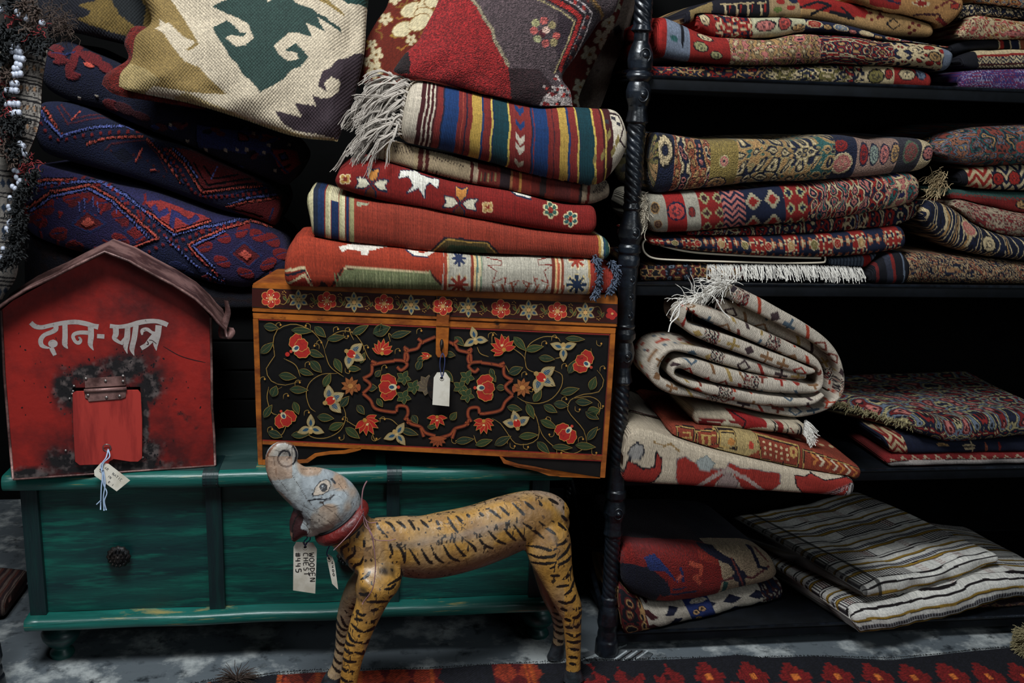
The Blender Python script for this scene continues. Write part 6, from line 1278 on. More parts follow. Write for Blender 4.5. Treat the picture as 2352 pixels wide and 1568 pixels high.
def over(base, *shapes):
    """shapes: (a, b, ra, rb, colour, edge colour) ovals in local pixels"""
    def f(a, b):
        c = base(a, b) if callable(base) else np.tile(hexs(base)[0], (len(a), 1))
        for (x, y, ra, rb, col, e) in shapes:
            t = ((a-x)/ra)**2+((b-y)/rb)**2+.18*np.sin(a*.5)*np.sin(b*.6)
            if e: c = np.where((t < 1.5)[:, None], hexs(e)[0], c)
            c = np.where((t < 1)[:, None], hexs(col)[0], c); c = np.where((t < .34)[:, None], hexs(e)[0]*.6+hexs(col)[0]*.4 if e else hexs(col)[0]*.7, c); c = np.where((t < .12)[:, None], hexs(col)[0]*1.1, c)
        return c
    return f
def sparse(base, cols, ca, cb, seed, dens=.7, ln=True):
    """scattered small woven figures on a plain ground"""
    B_ = hexs(base)[0]; P = hexs(*cols)
    def f(a, b):
        ia, ib = np.floor(a/ca), np.floor(b/cb); fa, fb = a/ca-ia-.5, b/cb-ib-.5; h1, h2, h3 = hsh(ia+seed, ib), hsh(ib+seed*2, ia+3), hsh(ia*3+seed, ib*2+1)
        fa = fa+.2*(h2-.5); fb = fb+.2*(h3-.5)
        m1 = (np.abs(fa)+np.abs(fb) < .3) & (h1 < .25); m2 = ((np.abs(fa) < .07) | (np.abs(fb) < .1)) & (np.abs(fa) < .36) & (np.abs(fb) < .4) & (h1 >= .25) & (h1 < .5)
        m3 = (np.abs(fa-fb*.6) < .1) & (np.abs(fb) < .45) & (h1 >= .5) & (h1 < .75); m4 = (np.abs(np.abs(fa)+np.abs(fb)-.34) < .08) & (h1 >= .75)
        m_ = (m1 | m2 | m3 | m4) & (h2 < dens); c = np.tile(B_, (len(a), 1)); c[m_] = P[(h3[m_]*len(P)).astype(int) % len(P)]; return c
    return f
def sh(name, label, T, B, Y, pat, q, kind='kilim', **kw):
    fr = Frame(T, B, q); L, H = fr.L, fr.H
    p = pat(L, H) if callable(pat) and getattr(pat, '__code__', None) is not None and pat.__code__.co_argcount == 2 and pat.__name__ == '<lambda>' else pat
    return cloth(name, label, None, None, Y, p, kind, fr=fr, **kw)
z1, z2, z3, z4 = SH[3], SH[2], SH[1], SH[0]
FC = 'folded_carpet'
persA = [nav, crm, red, tan, nav, rus, crm, oli]; persB = [red, nav, crm, red, tea, pnk, nav, tan]; persC = [crm, tan, nav, crm, rus, gbl, tan, red]
# top shelf, left pile, bottom up
sh(FC, 'flat multicoloured carpet with a red and cream right end, directly on the top shelf', [(90, 352), (350, 355), (700, 350), (1000, 350), (1300, 355), (1500, 362), (1592, 385)], [(90, 405), (700, 425), (1592, 462)], .045,
   lambda L, H: banded(L, [(0, orn([nav, red, nav, tan, blk, red], 70, H*1.4, 31, blk)), (.42, orn([red, nav, crm, oli, nav, red], 90, H*1.3, 32, blk)), (.76, over(crm, (L*.80, H*.5, 16, 11, oli, blk), (L*.845, H*.4, 8, 8, red, blk))), (.865, over(red, (L*.91, H*.4, 17, 9, crm, blk), (L*.96, H*.2, 10, 12, gbl, nav)))]), q6, rest=z1, depth=.3, seed=31, group=G1, nose=.02)
sh(FC, 'wavy tan and red carpet with grey-blue left end, beside the post on the top shelf', [(140, 95), (190, 92), (330, 165), (450, 200), (600, 212), (750, 203), (900, 180), (1050, 183), (1250, 213), (1450, 235), (1600, 242), (1690, 262)], [(135, 290), (300, 325), (560, 345), (800, 345), (950, 338), (1100, 340), (1250, 346), (1500, 352), (1650, 378), (1690, 350)], .035,
   lambda L, H: banded(L, [(0, '#8e1f1a'), (.035, over('#6a7280', (L*.06, H*.5, 10, 5, tea, None), (L*.09, H*.2, 4, 30, blk, None))), (.115, over(red, (L*.15, H*.5, 14, 9, '#8f8a60', blk), (L*.2, H*.7, 12, 8, '#9a9468', blk), (L*.17, H*.15, 16, 6, crm, blk))), (.25, orn([tan, crm, pnk, tan, '#7d6a4a', crm, rus], 74, H*.8, 33, '#2a2026', warp=7)), (.55, orn([nav, red, nav, crm, red, nav, tan], 80, H*.9, 34, blk, warp=6)), (.80, over(orn([red, crm, nav, red], 60, H, 35, blk), (L*.87, H*.3, 14, 9, crm, blk), (L*.93, H*.5, 13, 11, tan, blk))), (.96, '#6a7280')]), q6, depth=.3, seed=32, group=G1, minz=z1+.02, amp=.004, nose=.035)
sh(FC, 'cream, red and navy medallion carpet dipping to the right on the top shelf', [(365, 110), (392, 80), (600, 90), (800, 92), (1000, 108), (1200, 152), (1350, 190), (1500, 222), (1690, 245)], [(370, 160), (480, 205), (650, 204), (800, 195), (920, 172), (1100, 180), (1300, 212), (1500, 242), (1670, 262)], .05,
   lambda L, H: banded(L, [(0, over(red, (L*.03, H*.35, 11, 8, crm, blk))), (.07, orn([red, crm, red, nav], 60, H, 36, blk)), (.22, over('#a9a385', (L*.27, H*.4, 20, 7, pnk, blk), (L*.345, H*.35, 13, 9, '#9c4038', '#2a2026'), (L*.4, H*.7, 14, 5, tan, blk))), (.425, over(nav, *[(L*(.46+.105*k), H*.45, 15, 8, (red, gbl, crm, red, gbl, red)[k % 6], crm) for k in range(6)], *[(L*(.51+.105*k), H*.6, 9, 6, (tan, pnk)[k % 2], blk) for k in range(5)]))]), q6, depth=.28, seed=33, group=G1, nose=.025)
cvf = Frame([(300, 60), (480, -5), (740, -15), (1000, -15), (1200, 25), (1400, 75), (1600, 125)], [(300, 135), (400, 100), (600, 92), (860, 94), (1050, 112), (1250, 160), (1400, 188), (1605, 200)], q6); cv = Canvas(cvf, tan, q6)
cv.poly([(200, -60), (740, -60), (740, 200), (200, 200)], '#15131c')
for x in (500, 560, 620, 690): cv.line([(x, 20), (x+10, 85)], 5, crm); cv.line([(x-20, 25), (x+34, 22)], 4, '#a4906c'); cv.line([(x+26, 70), (x+26, 30)], 3, red)
cv.poly([(320, 60), (440, 10), (430, 80), (330, 130)], '#77633e'); cv.poly([(740, -60), (900, -60), (900, 200), (740, 200)], '#8c7454')
for x, y, c in ((800, 20, red), (850, 50, red), (780, 60, '#56622f'), (870, 10, nav)): cv.ell(x, y, 24, 14, c)
cv.poly([(880, -40), (1180, -30), (1260, 70), (1240, 105), (1000, 60), (900, 50)], '#8b1d19'); cv.line([(900, 45), (1000, 10), (1060, 30), (960, 80)], 6, blk); cv.line([(1060, 60), (1180, 100)], 8, blk); cv.line([(1120, 40), (1170, 90)], 5, blk)
cv.opoly([(1350, 135), (1385, 110), (1420, 140), (1390, 165)], tan, blk, 3)
for x, y in ((1270, 75), (1275, 110), (1310, 100), (1330, 100), (1320, 85), (1470, 150), (1500, 165), (1520, 140), (1490, 130), (1480, 180)): cv.ell(x, y, 10, 9, '#5a1c18')
cloth(FC, 'tan carpet with black outlined diamonds and a big red motif on the top shelf', None, None, .065, cv, 'kilim', fr=cvf, depth=.26, seed=34, group=G1, cat='folded carpet', nose=.02)
fo = Frame([(1150, -70), (1500, -70), (1700, -50), (1745, 0)], [(1160, 10), (1250, 50), (1350, 85), (1500, 118), (1640, 152), (1735, 80)], q6); cv = Canvas(fo, '#9a6f42', q6)
cv.opoly([(1460, 30), (1500, 10), (1560, 40), (1510, 50)], '#7d1c18', crm, 2); cv.line([(1580, 60), (1660, 10), (1720, 40)], 4, '#5a1c1c'); cv.line([(1480, 90), (1600, 90), (1640, 130)], 4, '#3a1a1c'); cv.opoly([(1660, 30), (1710, 30), (1700, 60), (1665, 55)], '#8c2a20', '#2a1a1c', 2); cv.poly([(1590, -60), (1660, -60), (1650, 20), (1600, 10)], '#7a5a32'); cv.poly([(1200, -80), (1420, -80), (1400, 60), (1250, 30)], '#7e1c18'); cv.line([(1250, -20), (1400, 30)], 5, nav); cv.line([(1600, 110), (1720, 110)], 6, '#6e1c1a')
cloth(FC, 'orange-tan carpet with a rounded right end, highest on the left of the top shelf', None, None, .06, cv, 'kilim', fr=fo, depth=.28, seed=35, group=G1, cat='folded carpet', nose=.04, cap=.8)
# top shelf, right pile
sh(FC, 'violet-blue carpet with small hexagons, lowest of the right pile on the top shelf', [(1745, 395), (1820, 372), (1950, 366), (2150, 364), (2400, 364)], [(1735, 470), (2400, 482)], .06, lambda L, H: orn(['#2e2a5e', '#3a2d62', '#6a2a4a', '#2e2a5e', '#8f89a0'], 26, 22, 41, '#8a84a0', warp=2, ew=.03), q6, rest=z1, depth=.3, seed=41, group=G1)
sh(FC, 'cream edged carpet with a navy zigzag border, right pile of the top shelf', [(1750, 300), (1850, 264), (1950, 266), (2150, 268), (2400, 270)], [(1760, 355), (1850, 368), (2150, 365), (2400, 364)], .055, lambda L, H: banded(L, [(0, blk), (.13, rows([(0, crm), (H*.22, red), (H*.34, zig(crm, nav, 16, 9)), (H*.7, '#3d1a18'), (H*.8, zig(crm, blk, 9, 7))]))]), q6, depth=.3, seed=42, group=G1)
sh(FC, 'dark red and black carpet with a tooth border, right pile of the top shelf', [(1700, 250), (1800, 215), (1950, 206), (2400, 204)], [(1720, 290), (1850, 262), (2150, 264), (2400, 268)], .07, lambda L, H: banded(L, [(0, blk), (.3, stripes([(0, blk), (.36, crm), (.37, red), (.40, blk), (.45, crm), (.46, nav), (.52, crm), (.53, rus), (.6, blk), (.68, crm), (.69, red), (.8, nav)], L))]), q6, depth=.28, seed=43, group=G1)
sh(FC, 'cream and rose carpet with a pale blue line, right pile of the top shelf', [(1745, 160), (1800, 100), (1850, 82), (1950, 95), (2150, 115), (2400, 130)], [(1750, 205), (1900, 212), (2150, 206), (2400, 204)], .05, lambda L, H: over(orn([crm, crm, '#a5524a', crm, tan, red], 74, H*1.1, 44, '#5a2a2a', warp=6), (L*.62, H*.5, 22, 6, '#7a1c1a', crm), (L*.45, H*.75, 30, 5, pnk, None)), q6, depth=.3, seed=44, group=G1)
sh(FC, 'black and cream dotted carpet just under the orange one on the top shelf', [(1745, 60), (1820, 25), (2000, 40), (2400, 70)], [(1750, 130), (1850, 84), (2000, 95), (2400, 128)], .07, lambda L, H: orn([blk, crm, blk, nav, crm, blk], 34, H*.7, 45, blk), q6, depth=.28, seed=45, group=G1)
sh(FC, 'orange carpet with navy hooks, highest of the right pile on the top shelf', [(1800, -60), (2000, -80), (2400, -80)], [(1790, 0), (1900, 30), (2100, 60), (2400, 80)], .06, lambda L, H: orn(['#a0662e', nav, '#a0662e', rus, nav, gbl], 80, H*.8, 46, crm, warp=8), q6, depth=.28, seed=46, group=G1)
# second shelf, left pile, bottom up
fb_, _, gb = sh(FC, 'thin grey and red carpet with a long white fringe, lowest on the second shelf', [(60, 1405), (300, 1392), (700, 1398), (1000, 1406), (1250, 1412)], [(60, 1470), (1000, 1490), (1265, 1496)], .05, lambda L, H: banded(L, [(0, orn([gbl, blk, tan, '#5a1c18', blk, gbl], 60, H*.9, 51, blk)), (.45, '#141218')]), q6, rest=z2, depth=.3, seed=51, group=G2, nose=.015)
P = resample([q6(*p) for p in ((430, 1402), (600, 1402), (850, 1404), (1050, 1408), (1235, 1416))], 52); S, Dd = [], []
rr = np.random.RandomState(5)
for i, (x, y) in enumerate(P):
    for k in range(7): p = unp(x+rr.uniform(-3, 3), y+rr.uniform(-1.5, 1.5), y=.012); S.append(p); Dd.append((.25+.4*i/52+rr.uniform(-.15, .15)+.25*math.sin(i*2.3), -.25, -1))
strands('fringe', 'fringe_white', fb_, S, Dd, .033, .0009, 5, .5, 6, .25, .12, .7)
# thin sheet folded like a letter with a cream selvedge
def ribbon(name, label, path, Y, depth, th, pat, q, kind='kilim', parent=None, group=None, cat='folded carpet', seed=1, rise=0.0, dn=900, cord=None, minz=None, den=1.6, wav=.004):
    """a sheet standing on edge along a path in the front plane and running straight back"""
    P2 = resample([q(*p) for p in path], 260); L = np.hypot(*np.diff(P2, axis=0).T).sum(); n_ = int(L/den); P2 = resample([q(*p) for p in path], n_)
    s_ = np.linspace(0, 1, n_); Yv = np.interp(s_, np.linspace(0, 1, len(Y)), Y) if np.ndim(Y) else np.full(n_, Y)
    F0 = unp_many(P2[:, 0], P2[:, 1], Yv)
    if minz is not None: F0[:, 2] = np.maximum(F0[:, 2], minz)
    T_ = np.gradient(F0[:, [0, 2]], axis=0); T_ /= np.linalg.norm(T_, axis=1)[:, None]+1e-9; Nn = np.stack([-T_[:, 1], np.zeros(n_), T_[:, 0]], 1)
    nd = max(8, int(depth*1000/3)); ds = np.concatenate([np.linspace(0, depth*.5, int(nd*.75)), np.linspace(depth*.5, depth, int(nd*.25)+2)[1:]]); nd = len(ds)
    r = np.random.RandomState(seed); ph = r.rand(4)*6; sm = s_*L/1000
    A_, D_ = np.meshgrid(sm, ds, indexing='ij')
    W_ = wav*(np.sin(D_*28+A_*9+ph[0])+.5*np.sin(A_*31+D_*11+ph[1]))*np.clip(D_/.05, 0, 1)
    base = F0[:, None]+np.stack([W_*0, D_, D_*rise], 2)
    up_ = base+Nn[:, None]*(th/2+W_[..., None]*.5); dn_ = base-Nn[:, None]*(th/2-W_[..., None]*.5)
    a = np.repeat(s_*L, nd); b = np.tile(ds*dn, n_)
    c1_ = shade(pat(a, b), a, b, KN[kind], .09, .08, seed); c2_ = shade(pat(a+300, b+77), a, b, KN[kind], .09, .08, seed+1)
    n0 = n_*nd; F1 = grid_faces(n_, nd); F2 = grid_faces(n_, nd, off=n0)[:, ::-1]
    i = np.arange(n_-1)*nd; q_ = [np.stack([i, i+nd, i+nd+n0, i+n0], 1)[:, ::-1], np.stack([i+nd-1, i+nd-1+n0, i+nd-1+nd+n0, i+nd-1+nd], 1)[:, ::-1]]
    j = np.arange(nd-1); q_ += [np.stack([j, j+1, j+1+n0, j+n0], 1), np.stack([j+(n_-1)*nd, j+(n_-1)*nd+n0, j+1+(n_-1)*nd+n0, j+1+(n_-1)*nd], 1)]
    V = np.vstack([up_.reshape(-1, 3), dn_.reshape(-1, 3)]); uv = np.vstack([np.stack([A_.ravel(), D_.ravel()], 1)]*2)
    o = mesh(name, V, np.vstack([F1, F2]+q_), M[kind], None, np.vstack([c1_, c2_]), uv)
    if parent is None: tag(o, label, cat, group); recenter(o, F0.mean(0)+[0, depth/2, 0])
    else: sub(o, parent)
    if cord:
        V2, F2_ = tube_vf(F0[::2]+[0, -.0015, 0], th*.75, 6); co = mesh('selvedge', V2, F2_, M[cord]); sub(co, o if parent is None else parent)
    return o, F0
ribbon(FC, 'thin rug folded like a letter with a cream cord edge on the second shelf', [(1044, 1352), (1048, 1378), (1020, 1390), (800, 1392), (500, 1384), (250, 1376), (140, 1366), (95, 1338), (82, 1300), (90, 1276), (110, 1272), (200, 1305), (350, 1335), (600, 1352), (850, 1362), (1030, 1366)], .035, .24, .0032, lambda a, b: np.tile(hexs('#3a1c1c')[0], (len(a), 1)), q6, 'kilim', group=G2, seed=52, cord='fringe_cream', wav=.001)
sh(FC, 'grey ribbed carpet end with a bright red tuft, sticking out right on the second shelf', [(1050, 1368), (1200, 1352), (1350, 1335), (1490, 1325)], [(1050, 1402), (1180, 1412), (1260, 1412), (1400, 1390), (1480, 1370)], .07, lambda L, H: banded(L, [(0, stripes([(k*.02, (gbl, '#3a3f4c')[k % 2]) for k in range(24)], L)), (.42, '#8e1d1a'), (.5, stripes([(k*.02, (gbl, '#2a2a38')[k % 2]) for k in range(50)], L)), (.93, '#8e1d1a')]), q6, depth=.2, seed=53, group=G2, nose=.02)
bright = lambda L, H: over(lambda a, b: np.where((np.floor(a/11).astype(int) % 7 < 3)[:, None], diamonds(red, crm, nav, 13, H*.52)(a, b), diamonds(nav, rus, crm, 17, H*.7)(a, b)), *[(L*(.1+.09*k), H*.45, 7, 9, ('#6b6136', '#8e1d1a', tan)[k % 3], crm) for k in range(9)])
sh(FC, 'narrow carpet with rows of small red and cream zigzags in the second shelf pile', [(95, 1258), (300, 1246), (500, 1246), (700, 1250), (900, 1240), (1100, 1226), (1300, 1210), (1450, 1196)], [(110, 1290), (300, 1318), (500, 1336), (700, 1350), (900, 1356), (1050, 1357), (1250, 1342), (1455, 1306)], .04, bright, q6, depth=.26, seed=54, group=G2, nose=.028)
sh(FC, 'dark red carpet wedge squeezed in under the fringed carpet on the second shelf', [(300, 1222), (800, 1185), (1000, 1155), (1300, 1108), (1450, 1085), (1540, 1050)], [(300, 1250), (800, 1248), (1000, 1232), (1200, 1216), (1400, 1196), (1545, 1130)], .055, lambda L, H: orn([nav, red, nav, crm, '#5a1a1a', gbl], 60, H*1.1, 55, blk), q6, depth=.24, seed=55, group=G2, nose=.02)
fS, _, _ = sh(FC, 'red and navy diamond carpet with loose cream threads at its left end', [(85, 1075), (120, 1035), (300, 1014), (500, 1004), (700, 988), (900, 968), (1100, 948), (1300, 930), (1430, 916), (1520, 925)], [(95, 1205), (150, 1226), (300, 1222), (500, 1206), (700, 1186), (900, 1174), (1100, 1150), (1300, 1114), (1400, 1094), (1520, 1060)], .03,
   lambda L, H: banded(L, [(0, over('#968f80', (L*.035, H*.3, 9, 11, '#3a2c22', tan), (L*.04, H*.75, 8, 9, '#4a2f2a', tan))), (.075, over('#8a1c1a', (L*.11, H*.45, 18, 17, '#b0403a', nav))), (.145, over('#968f80', (L*.165, H*.5, 7, 10, '#7a2420', '#2a2026'))), (.195, diamonds('#7a1c1a', '#8f8a60', '#3a1a1e', 30, H*.36)), (.275, zig(nav, pnk, 30, 14)), (.36, diamonds(nav, '#9a8f74', red, 44, H*.62)), (.5, diamonds('#7a1c1a', '#9a9468', nav, 26, H*.4)), (.58, orn([nav, red, crm, nav, pnk, tea], 50, H*.8, 56, blk)), (.86, orn(['#241f44', crm, pnk, tea, red], 40, H*.6, 57, blk))]), q6, depth=.28, seed=56, group=G2, nose=.04, streak=.05)
S, Dd = [], []
for k in range(120): x, y = rr.uniform(78, 112), rr.uniform(1050, 1215); S.append(unp(*q6(x, y), y=.0)); Dd.append((-1+rr.uniform(-.4, .9), -.3, rr.uniform(-1, .8)))
strands('fringe', 'fringe_cream', fS, S, Dd, .03, .0008, 9, .3, 7, .3, .45, .8)
sh(FC, 'thick navy, cream and gold carpet, highest of the left pile on the second shelf', [(105, 745), (150, 700), (350, 728), (480, 742), (700, 742), (900, 728), (1100, 722), (1300, 738), (1450, 724), (1560, 745), (1572, 790)], [(100, 950), (140, 1015), (240, 1008), (450, 985), (700, 962), (900, 955), (1100, 944), (1300, 928), (1500, 905), (1560, 870)], .035,
   lambda L, H: banded(L, [(0, orn([blk, oli, tan, nav], 40, H*.5, 58, blk)), (.035, over(nav, (L*.06, H*.3, 17, 24, crm, blk), (L*.06, H*.3, 6, 8, nav, blk))), (.095, orn([nav, tan, rus, crm, nav, pnk], 56, H*.55, 59, blk, warp=6)), (.22, over('#7d6a38', (L*.265, H*.42, 9, 11, pnk, '#a39a70'), (L*.265, H*.42, 3, 4, nav, None), (L*.25, H*.9, 20, 12, tan, nav))), (.315, orn([nav, nav, crm, nav, tan, tea, nav, pnk], 64, H*.6, 60, '#8f7f58', warp=7)), (.64, over(nav, (L*.67, H*.6, 20, 20, pnk, crm), (L*.66, H*.2, 16, 12, red, nav))), (.72, over('#8a6e60', *[(L*(.745+.035*k), H*.4, 9, 24, (red, '#7a8478', pnk, tan)[k % 4], nav) for k in range(4)])), (.86, over('#2c2a30', (L*.9, H*.4, 14, 26, '#6e3a36', '#4d5a48'))), (.935, over(crm, (L*.965, H*.4, 14, 20, pnk, nav)))]), q6, 'pile', depth=.3, seed=57, group=G2, nose=.05, tops=.12, amp=.004, relief=.0008)
# second shelf, right pile
fT, _, _ = sh(FC, 'tan and navy flame patterned carpet, lowest of the right pile on the second shelf', [(1425, 1360), (1490, 1332), (1700, 1342), (1900, 1368), (2100, 1385), (2400, 1400)], [(1430, 1480), (2400, 1520)], .055, lambda L, H: orn(['#9a7c5c', nav, '#8f6a4a', '#a38e6c', nav, rus, '#8a4c38'], 24, H*.9, 61, blk, warp=14, freq=4), q6, rest=z2, depth=.3, seed=61, group=G2, nose=.045)
sh(FC, 'dark twisted carpet end with red stripes between the two piles on the second shelf', [(1270, 1420), (1330, 1360), (1400, 1330), (1470, 1345)], [(1270, 1490), (1470, 1496)], .04, lambda L, H: stripes([(0, blk), (.12, '#5d1a1a'), (.2, blk), (.4, '#2a2c38'), (.55, '#6e1d1a'), (.62, blk), (.8, gbl), (.84, blk)], L), q6, rest=z2, depth=.2, seed=62, group=G2, nose=.03)
sh(FC, 'navy and cream carpet curling down into a point, right pile of the second shelf', [(1525, 1090), (1590, 1056), (1700, 1092), (1800, 1168), (1900, 1222), (2000, 1250), (2150, 1258), (2400, 1265)], [(1530, 1150), (1600, 1235), (1700, 1305), (1850, 1345), (2000, 1365), (2150, 1382), (2400, 1395)], .04, lambda L, H: over(orn([nav, nav, crm, nav, tan, nav], 60, H*.8, 63, blk, warp=5), (L*.3, H*.3, 16, 10, pnk, crm), (L*.42, H*.5, 14, 16, crm, blk), (L*.5, H*.5, 7, 8, nav, None)), q6, depth=.28, seed=63, group=G2, nose=.04)
sh(FC, 'pale rose and cream flowered carpet in the right pile of the second shelf', [(1690, 1085), (1740, 1052), (1900, 1088), (2100, 1130), (2400, 1150)], [(1700, 1112), (1780, 1160), (1880, 1218), (2000, 1248), (2400, 1262)], .05, lambda L, H: orn(['#a08f78', '#a08f78', '#93806c', '#7a2a2a', '#a08f78', pnk], 44, H*.7, 64, '#4a2226', warp=7), q6, depth=.28, seed=64, group=G2, nose=.035)
sh(FC, 'red carpet with a green edge in the right pile of the second shelf', [(1680, 1005), (1900, 1010), (2150, 1016), (2400, 1020)], [(1690, 1060), (1800, 1082), (1900, 1090), (2100, 1130), (2400, 1150)], .06, lambda L, H: rows([(0, '#2c4a44'), (H*.25, zig('#7a1c18', '#2c4a44', 10, 8)), (H*.4, over('#6e1a18', (L*.55, H*.6, 14, 8, tan, blk)))]), q6, depth=.28, seed=65, group=G2)
fR, _, _ = sh(FC, 'cream carpet with red leaf zigzags in the right pile of the second shelf', [(1735, 900), (1800, 885), (1900, 880), (2150, 872), (2400, 866)], [(1745, 980), (1900, 1000), (2150, 1008), (2400, 1016)], .05, lambda L, H: banded(L, [(0, blk), (.05, zig(crm, '#8c231c', 34, 26)), (.25, over(zig(crm, nav, 30, 22), *[(L*(.3+.13*k), H*.5, 12, 14, '#8c231c', blk) for k in range(6)]))]), q6, depth=.28, seed=66, group=G2)
S, Dd = [], []
for k in range(110): x, y = rr.uniform(1600, 1700), rr.uniform(900, 1010); S.append(unp(*q6(x, y+(1700-x)*.25), y=.03)); Dd.append((-1+rr.uniform(-.3, .9), -.3, rr.uniform(-.9, .5)))
strands('fringe', 'fringe_tan', fR, S, Dd, .028, .0009, 19, .3, 6, .3, .4, .8)
sh(FC, 'grey-blue and orange flowered carpet, highest of the right pile on the second shelf', [(1600, 770), (1700, 705), (1850, 668), (2100, 660), (2400, 662)], [(1620, 830), (1750, 870), (1900, 876), (2150, 868), (2400, 862)], .05, lambda L, H: over(orn([gbl, '#8a5a44', gbl, '#7a3a30', tea, nav, tan], 90, H*.8, 67, '#1c2226', warp=8), (L*.55, H*.55, 20, 14, '#9c4038', tea), (L*.8, H*.2, 24, 18, '#8a3a2c', nav), (L*.68, H*.85, 20, 12, nav, tan)), q6, depth=.3, seed=67, group=G2, nose=.045, tops=.1)
# third shelf, leaning pile
Y3 = (-.035, -.155)
f3d = Frame([(92, 890), (200, 905), (300, 930), (700, 1050), (1100, 1128), (1375, 1172)], [(65, 1120), (110, 1160), (300, 1188), (700, 1234), (1100, 1270), (1362, 1296)], q7); cv = Canvas(f3d, '#b5a690', q7)
def edged(pts, c, e=blk, w=3): cv.line(list(pts)+[pts[0]], w*1.8, e); cv.poly(pts, c)
edged([(60, 1180), (95, 1040), (180, 1100), (250, 1085), (255, 1010), (285, 1050), (280, 1110), (240, 1160), (200, 1180)], '#8c2a22'); edged([(110, 980), (140, 965), (175, 980), (180, 1010), (160, 1035), (120, 1040), (95, 1010)], '#8d8984', '#2a2a30')
edged([(375, 1050), (420, 1040), (480, 1080), (560, 1110), (640, 1120), (660, 1080), (720, 1110), (860, 1130), (950, 1140), (950, 1200), (900, 1245), (760, 1240), (700, 1190), (600, 1200), (560, 1240), (400, 1220), (370, 1150)], '#8c2a22', '#7a6a66', 2.4)
for sg in (-1, 1): cv.line([(655, 1110), (655+sg*120, 1180), (655+sg*200, 1240)], 9, '#a08c84'); cv.line([(655, 1120), (655+sg*60, 1200), (655+sg*70, 1260)], 6, '#a59a8c')
edged([(600, 1180), (650, 1130), (710, 1180), (700, 1250), (610, 1250)], '#93807a', '#5a4444', 2); edged([(480, 1060), (540, 1040), (580, 1080), (550, 1120), (500, 1110)], '#8f9490', '#6e7470', 2)
edged([(1040, 1150), (1090, 1160), (1130, 1140), (1200, 1180), (1330, 1170), (1380, 1190), (1380, 1290), (1100, 1280), (1045, 1210)], '#8c2a22')
for k in range(4): cv.line([(1370, 1190), (1230-k*24, 1290)], 7, ('#b49a98', '#8f3a36', '#b8aca8', '#9a5a56')[k]); cv.line([(1370, 1186), (1240-k*24, 1292)], 2, blk)
cv.poly([(1300, 1300), (1340, 1200), (1400, 1180), (1400, 1310)], '#aaa39e'); cv.line([(1340, 1200), (1310, 1300)], 2, blk); cv.line([(1360, 1190), (1345, 1300)], 2, blk); cv.line([(240, 960), (300, 980), (340, 970), (390, 1010)], 3, '#8a6f4a')
cloth(FC, 'cream carpet with large red carnations and a grey flower, overhanging the third shelf edge', None, None, Y3, cv, 'fine', fr=f3d, rest=z3, depth=.30, seed=71, group=G3, cat='folded carpet', nose=.02, tops=.12, n=3)
sh(FC, 'dark brown banded carpet lying flat at the back left of the third shelf', [(110, 850), (250, 880), (420, 925), (600, 940)], [(100, 905), (300, 945), (600, 1010)], (.10, .08), lambda L, H: rows([(-900, '#8f8578'), (-30, '#8f8578'), (0, diamonds('#2a1614', '#4a2018', '#1c1216', 14, 8)), (H*.55, '#8f8578')]), q7, depth=.26, seed=72, group=G3, tops=.14, nose=.01)
f3c = Frame([(345, 862), (480, 880), (700, 902), (900, 942), (1100, 990), (1250, 1032), (1402, 1088)], [(335, 962), (500, 1020), (700, 1078), (950, 1128), (1200, 1158), (1396, 1178)], q7); cv = Canvas(f3c, '#7d3524', q7, pad=150)
GD = '#a8894e'; cv.poly([(580, 700), (820, 800), (820, 1000), (700, 1060), (520, 1000), (600, 980)], '#a08a5c')
def brick(pts): cv.line(list(pts)+[pts[0]], 5, '#1c1214'); cv.line(list(pts)+[pts[0]], 2, GD)
brick([(370, 870), (470, 880), (460, 950), (440, 990), (365, 970)]); brick([(480, 890), (595, 895), (590, 960), (480, 975)]); brick([(610, 900), (690, 910), (690, 990), (600, 980)]); brick([(820, 930), (1060, 985), (1040, 1090), (830, 1050)]); brick([(1080, 1000), (1400, 1110), (1400, 1160), (1070, 1110)])
for a_, b_ in (((400, 900), (440, 900)), ((440, 900), (440, 930)), ((400, 930), (440, 930)), ((400, 930), (400, 950)), ((400, 955), (440, 958))): cv.line([a_, b_], 5, GD)
for x in (510, 545): cv.line([(x, 915), (x, 960)], 6, GD); cv.line([(500, 912), (580, 918)], 4, GD)
for r_ in range(3):
    for k in range(5): cv.ell(855+k*32, 960+r_*28+k*9, 8, 7, '#c2ae84')
cv.ell(1020, 1010, 26, 30, '#b08a52', 0, 8); cv.ell(1020, 1010, 10, 12, '#7d3524', 0, 6); cv.ell(665, 955, 20, 22, '#a8703a', 0, 8); cv.ell(775, 975, 14, 22, '#a83a2c')
for k in range(7): cv.line([(1120+k*36, 1020+k*12), (1150+k*36, 1050+k*12), (1130+k*36, 1075+k*12)], 5, '#c2b094' if k % 2 else '#b8733c')
cv.line([(470, 980), (640, 1040), (950, 1110), (960, 1060)], 4, '#1c1214'); cv.line([(520, 1020), (700, 1080), (940, 1130)], 3, GD)
for k in range(4): cv.poly([(1110+k*46, 1140), (1130+k*46, 1115+k*3), (1145+k*46, 1150)], '#b88a5c')
for k in range(5): cv.ell(1060+k*74, 880+k*20, 22, 16, '#b79c74', 0, 6)
cloth(FC, 'rust-brown carpet with gold outlined figures under the rolled cream rug, third shelf', None, None, (-.02, -.14), cv, 'fine', fr=f3c, depth=.28, seed=73, group=G3, cat='folded carpet', nose=.03, tops=.22, jit=.16)
f3b = Frame([(455, 800), (500, 778), (700, 792), (900, 850), (1050, 872), (1120, 880)], [(480, 868), (600, 880), (900, 912), (1060, 930), (1115, 935)], q7); cv = Canvas(f3b, '#b3a58e', q7)
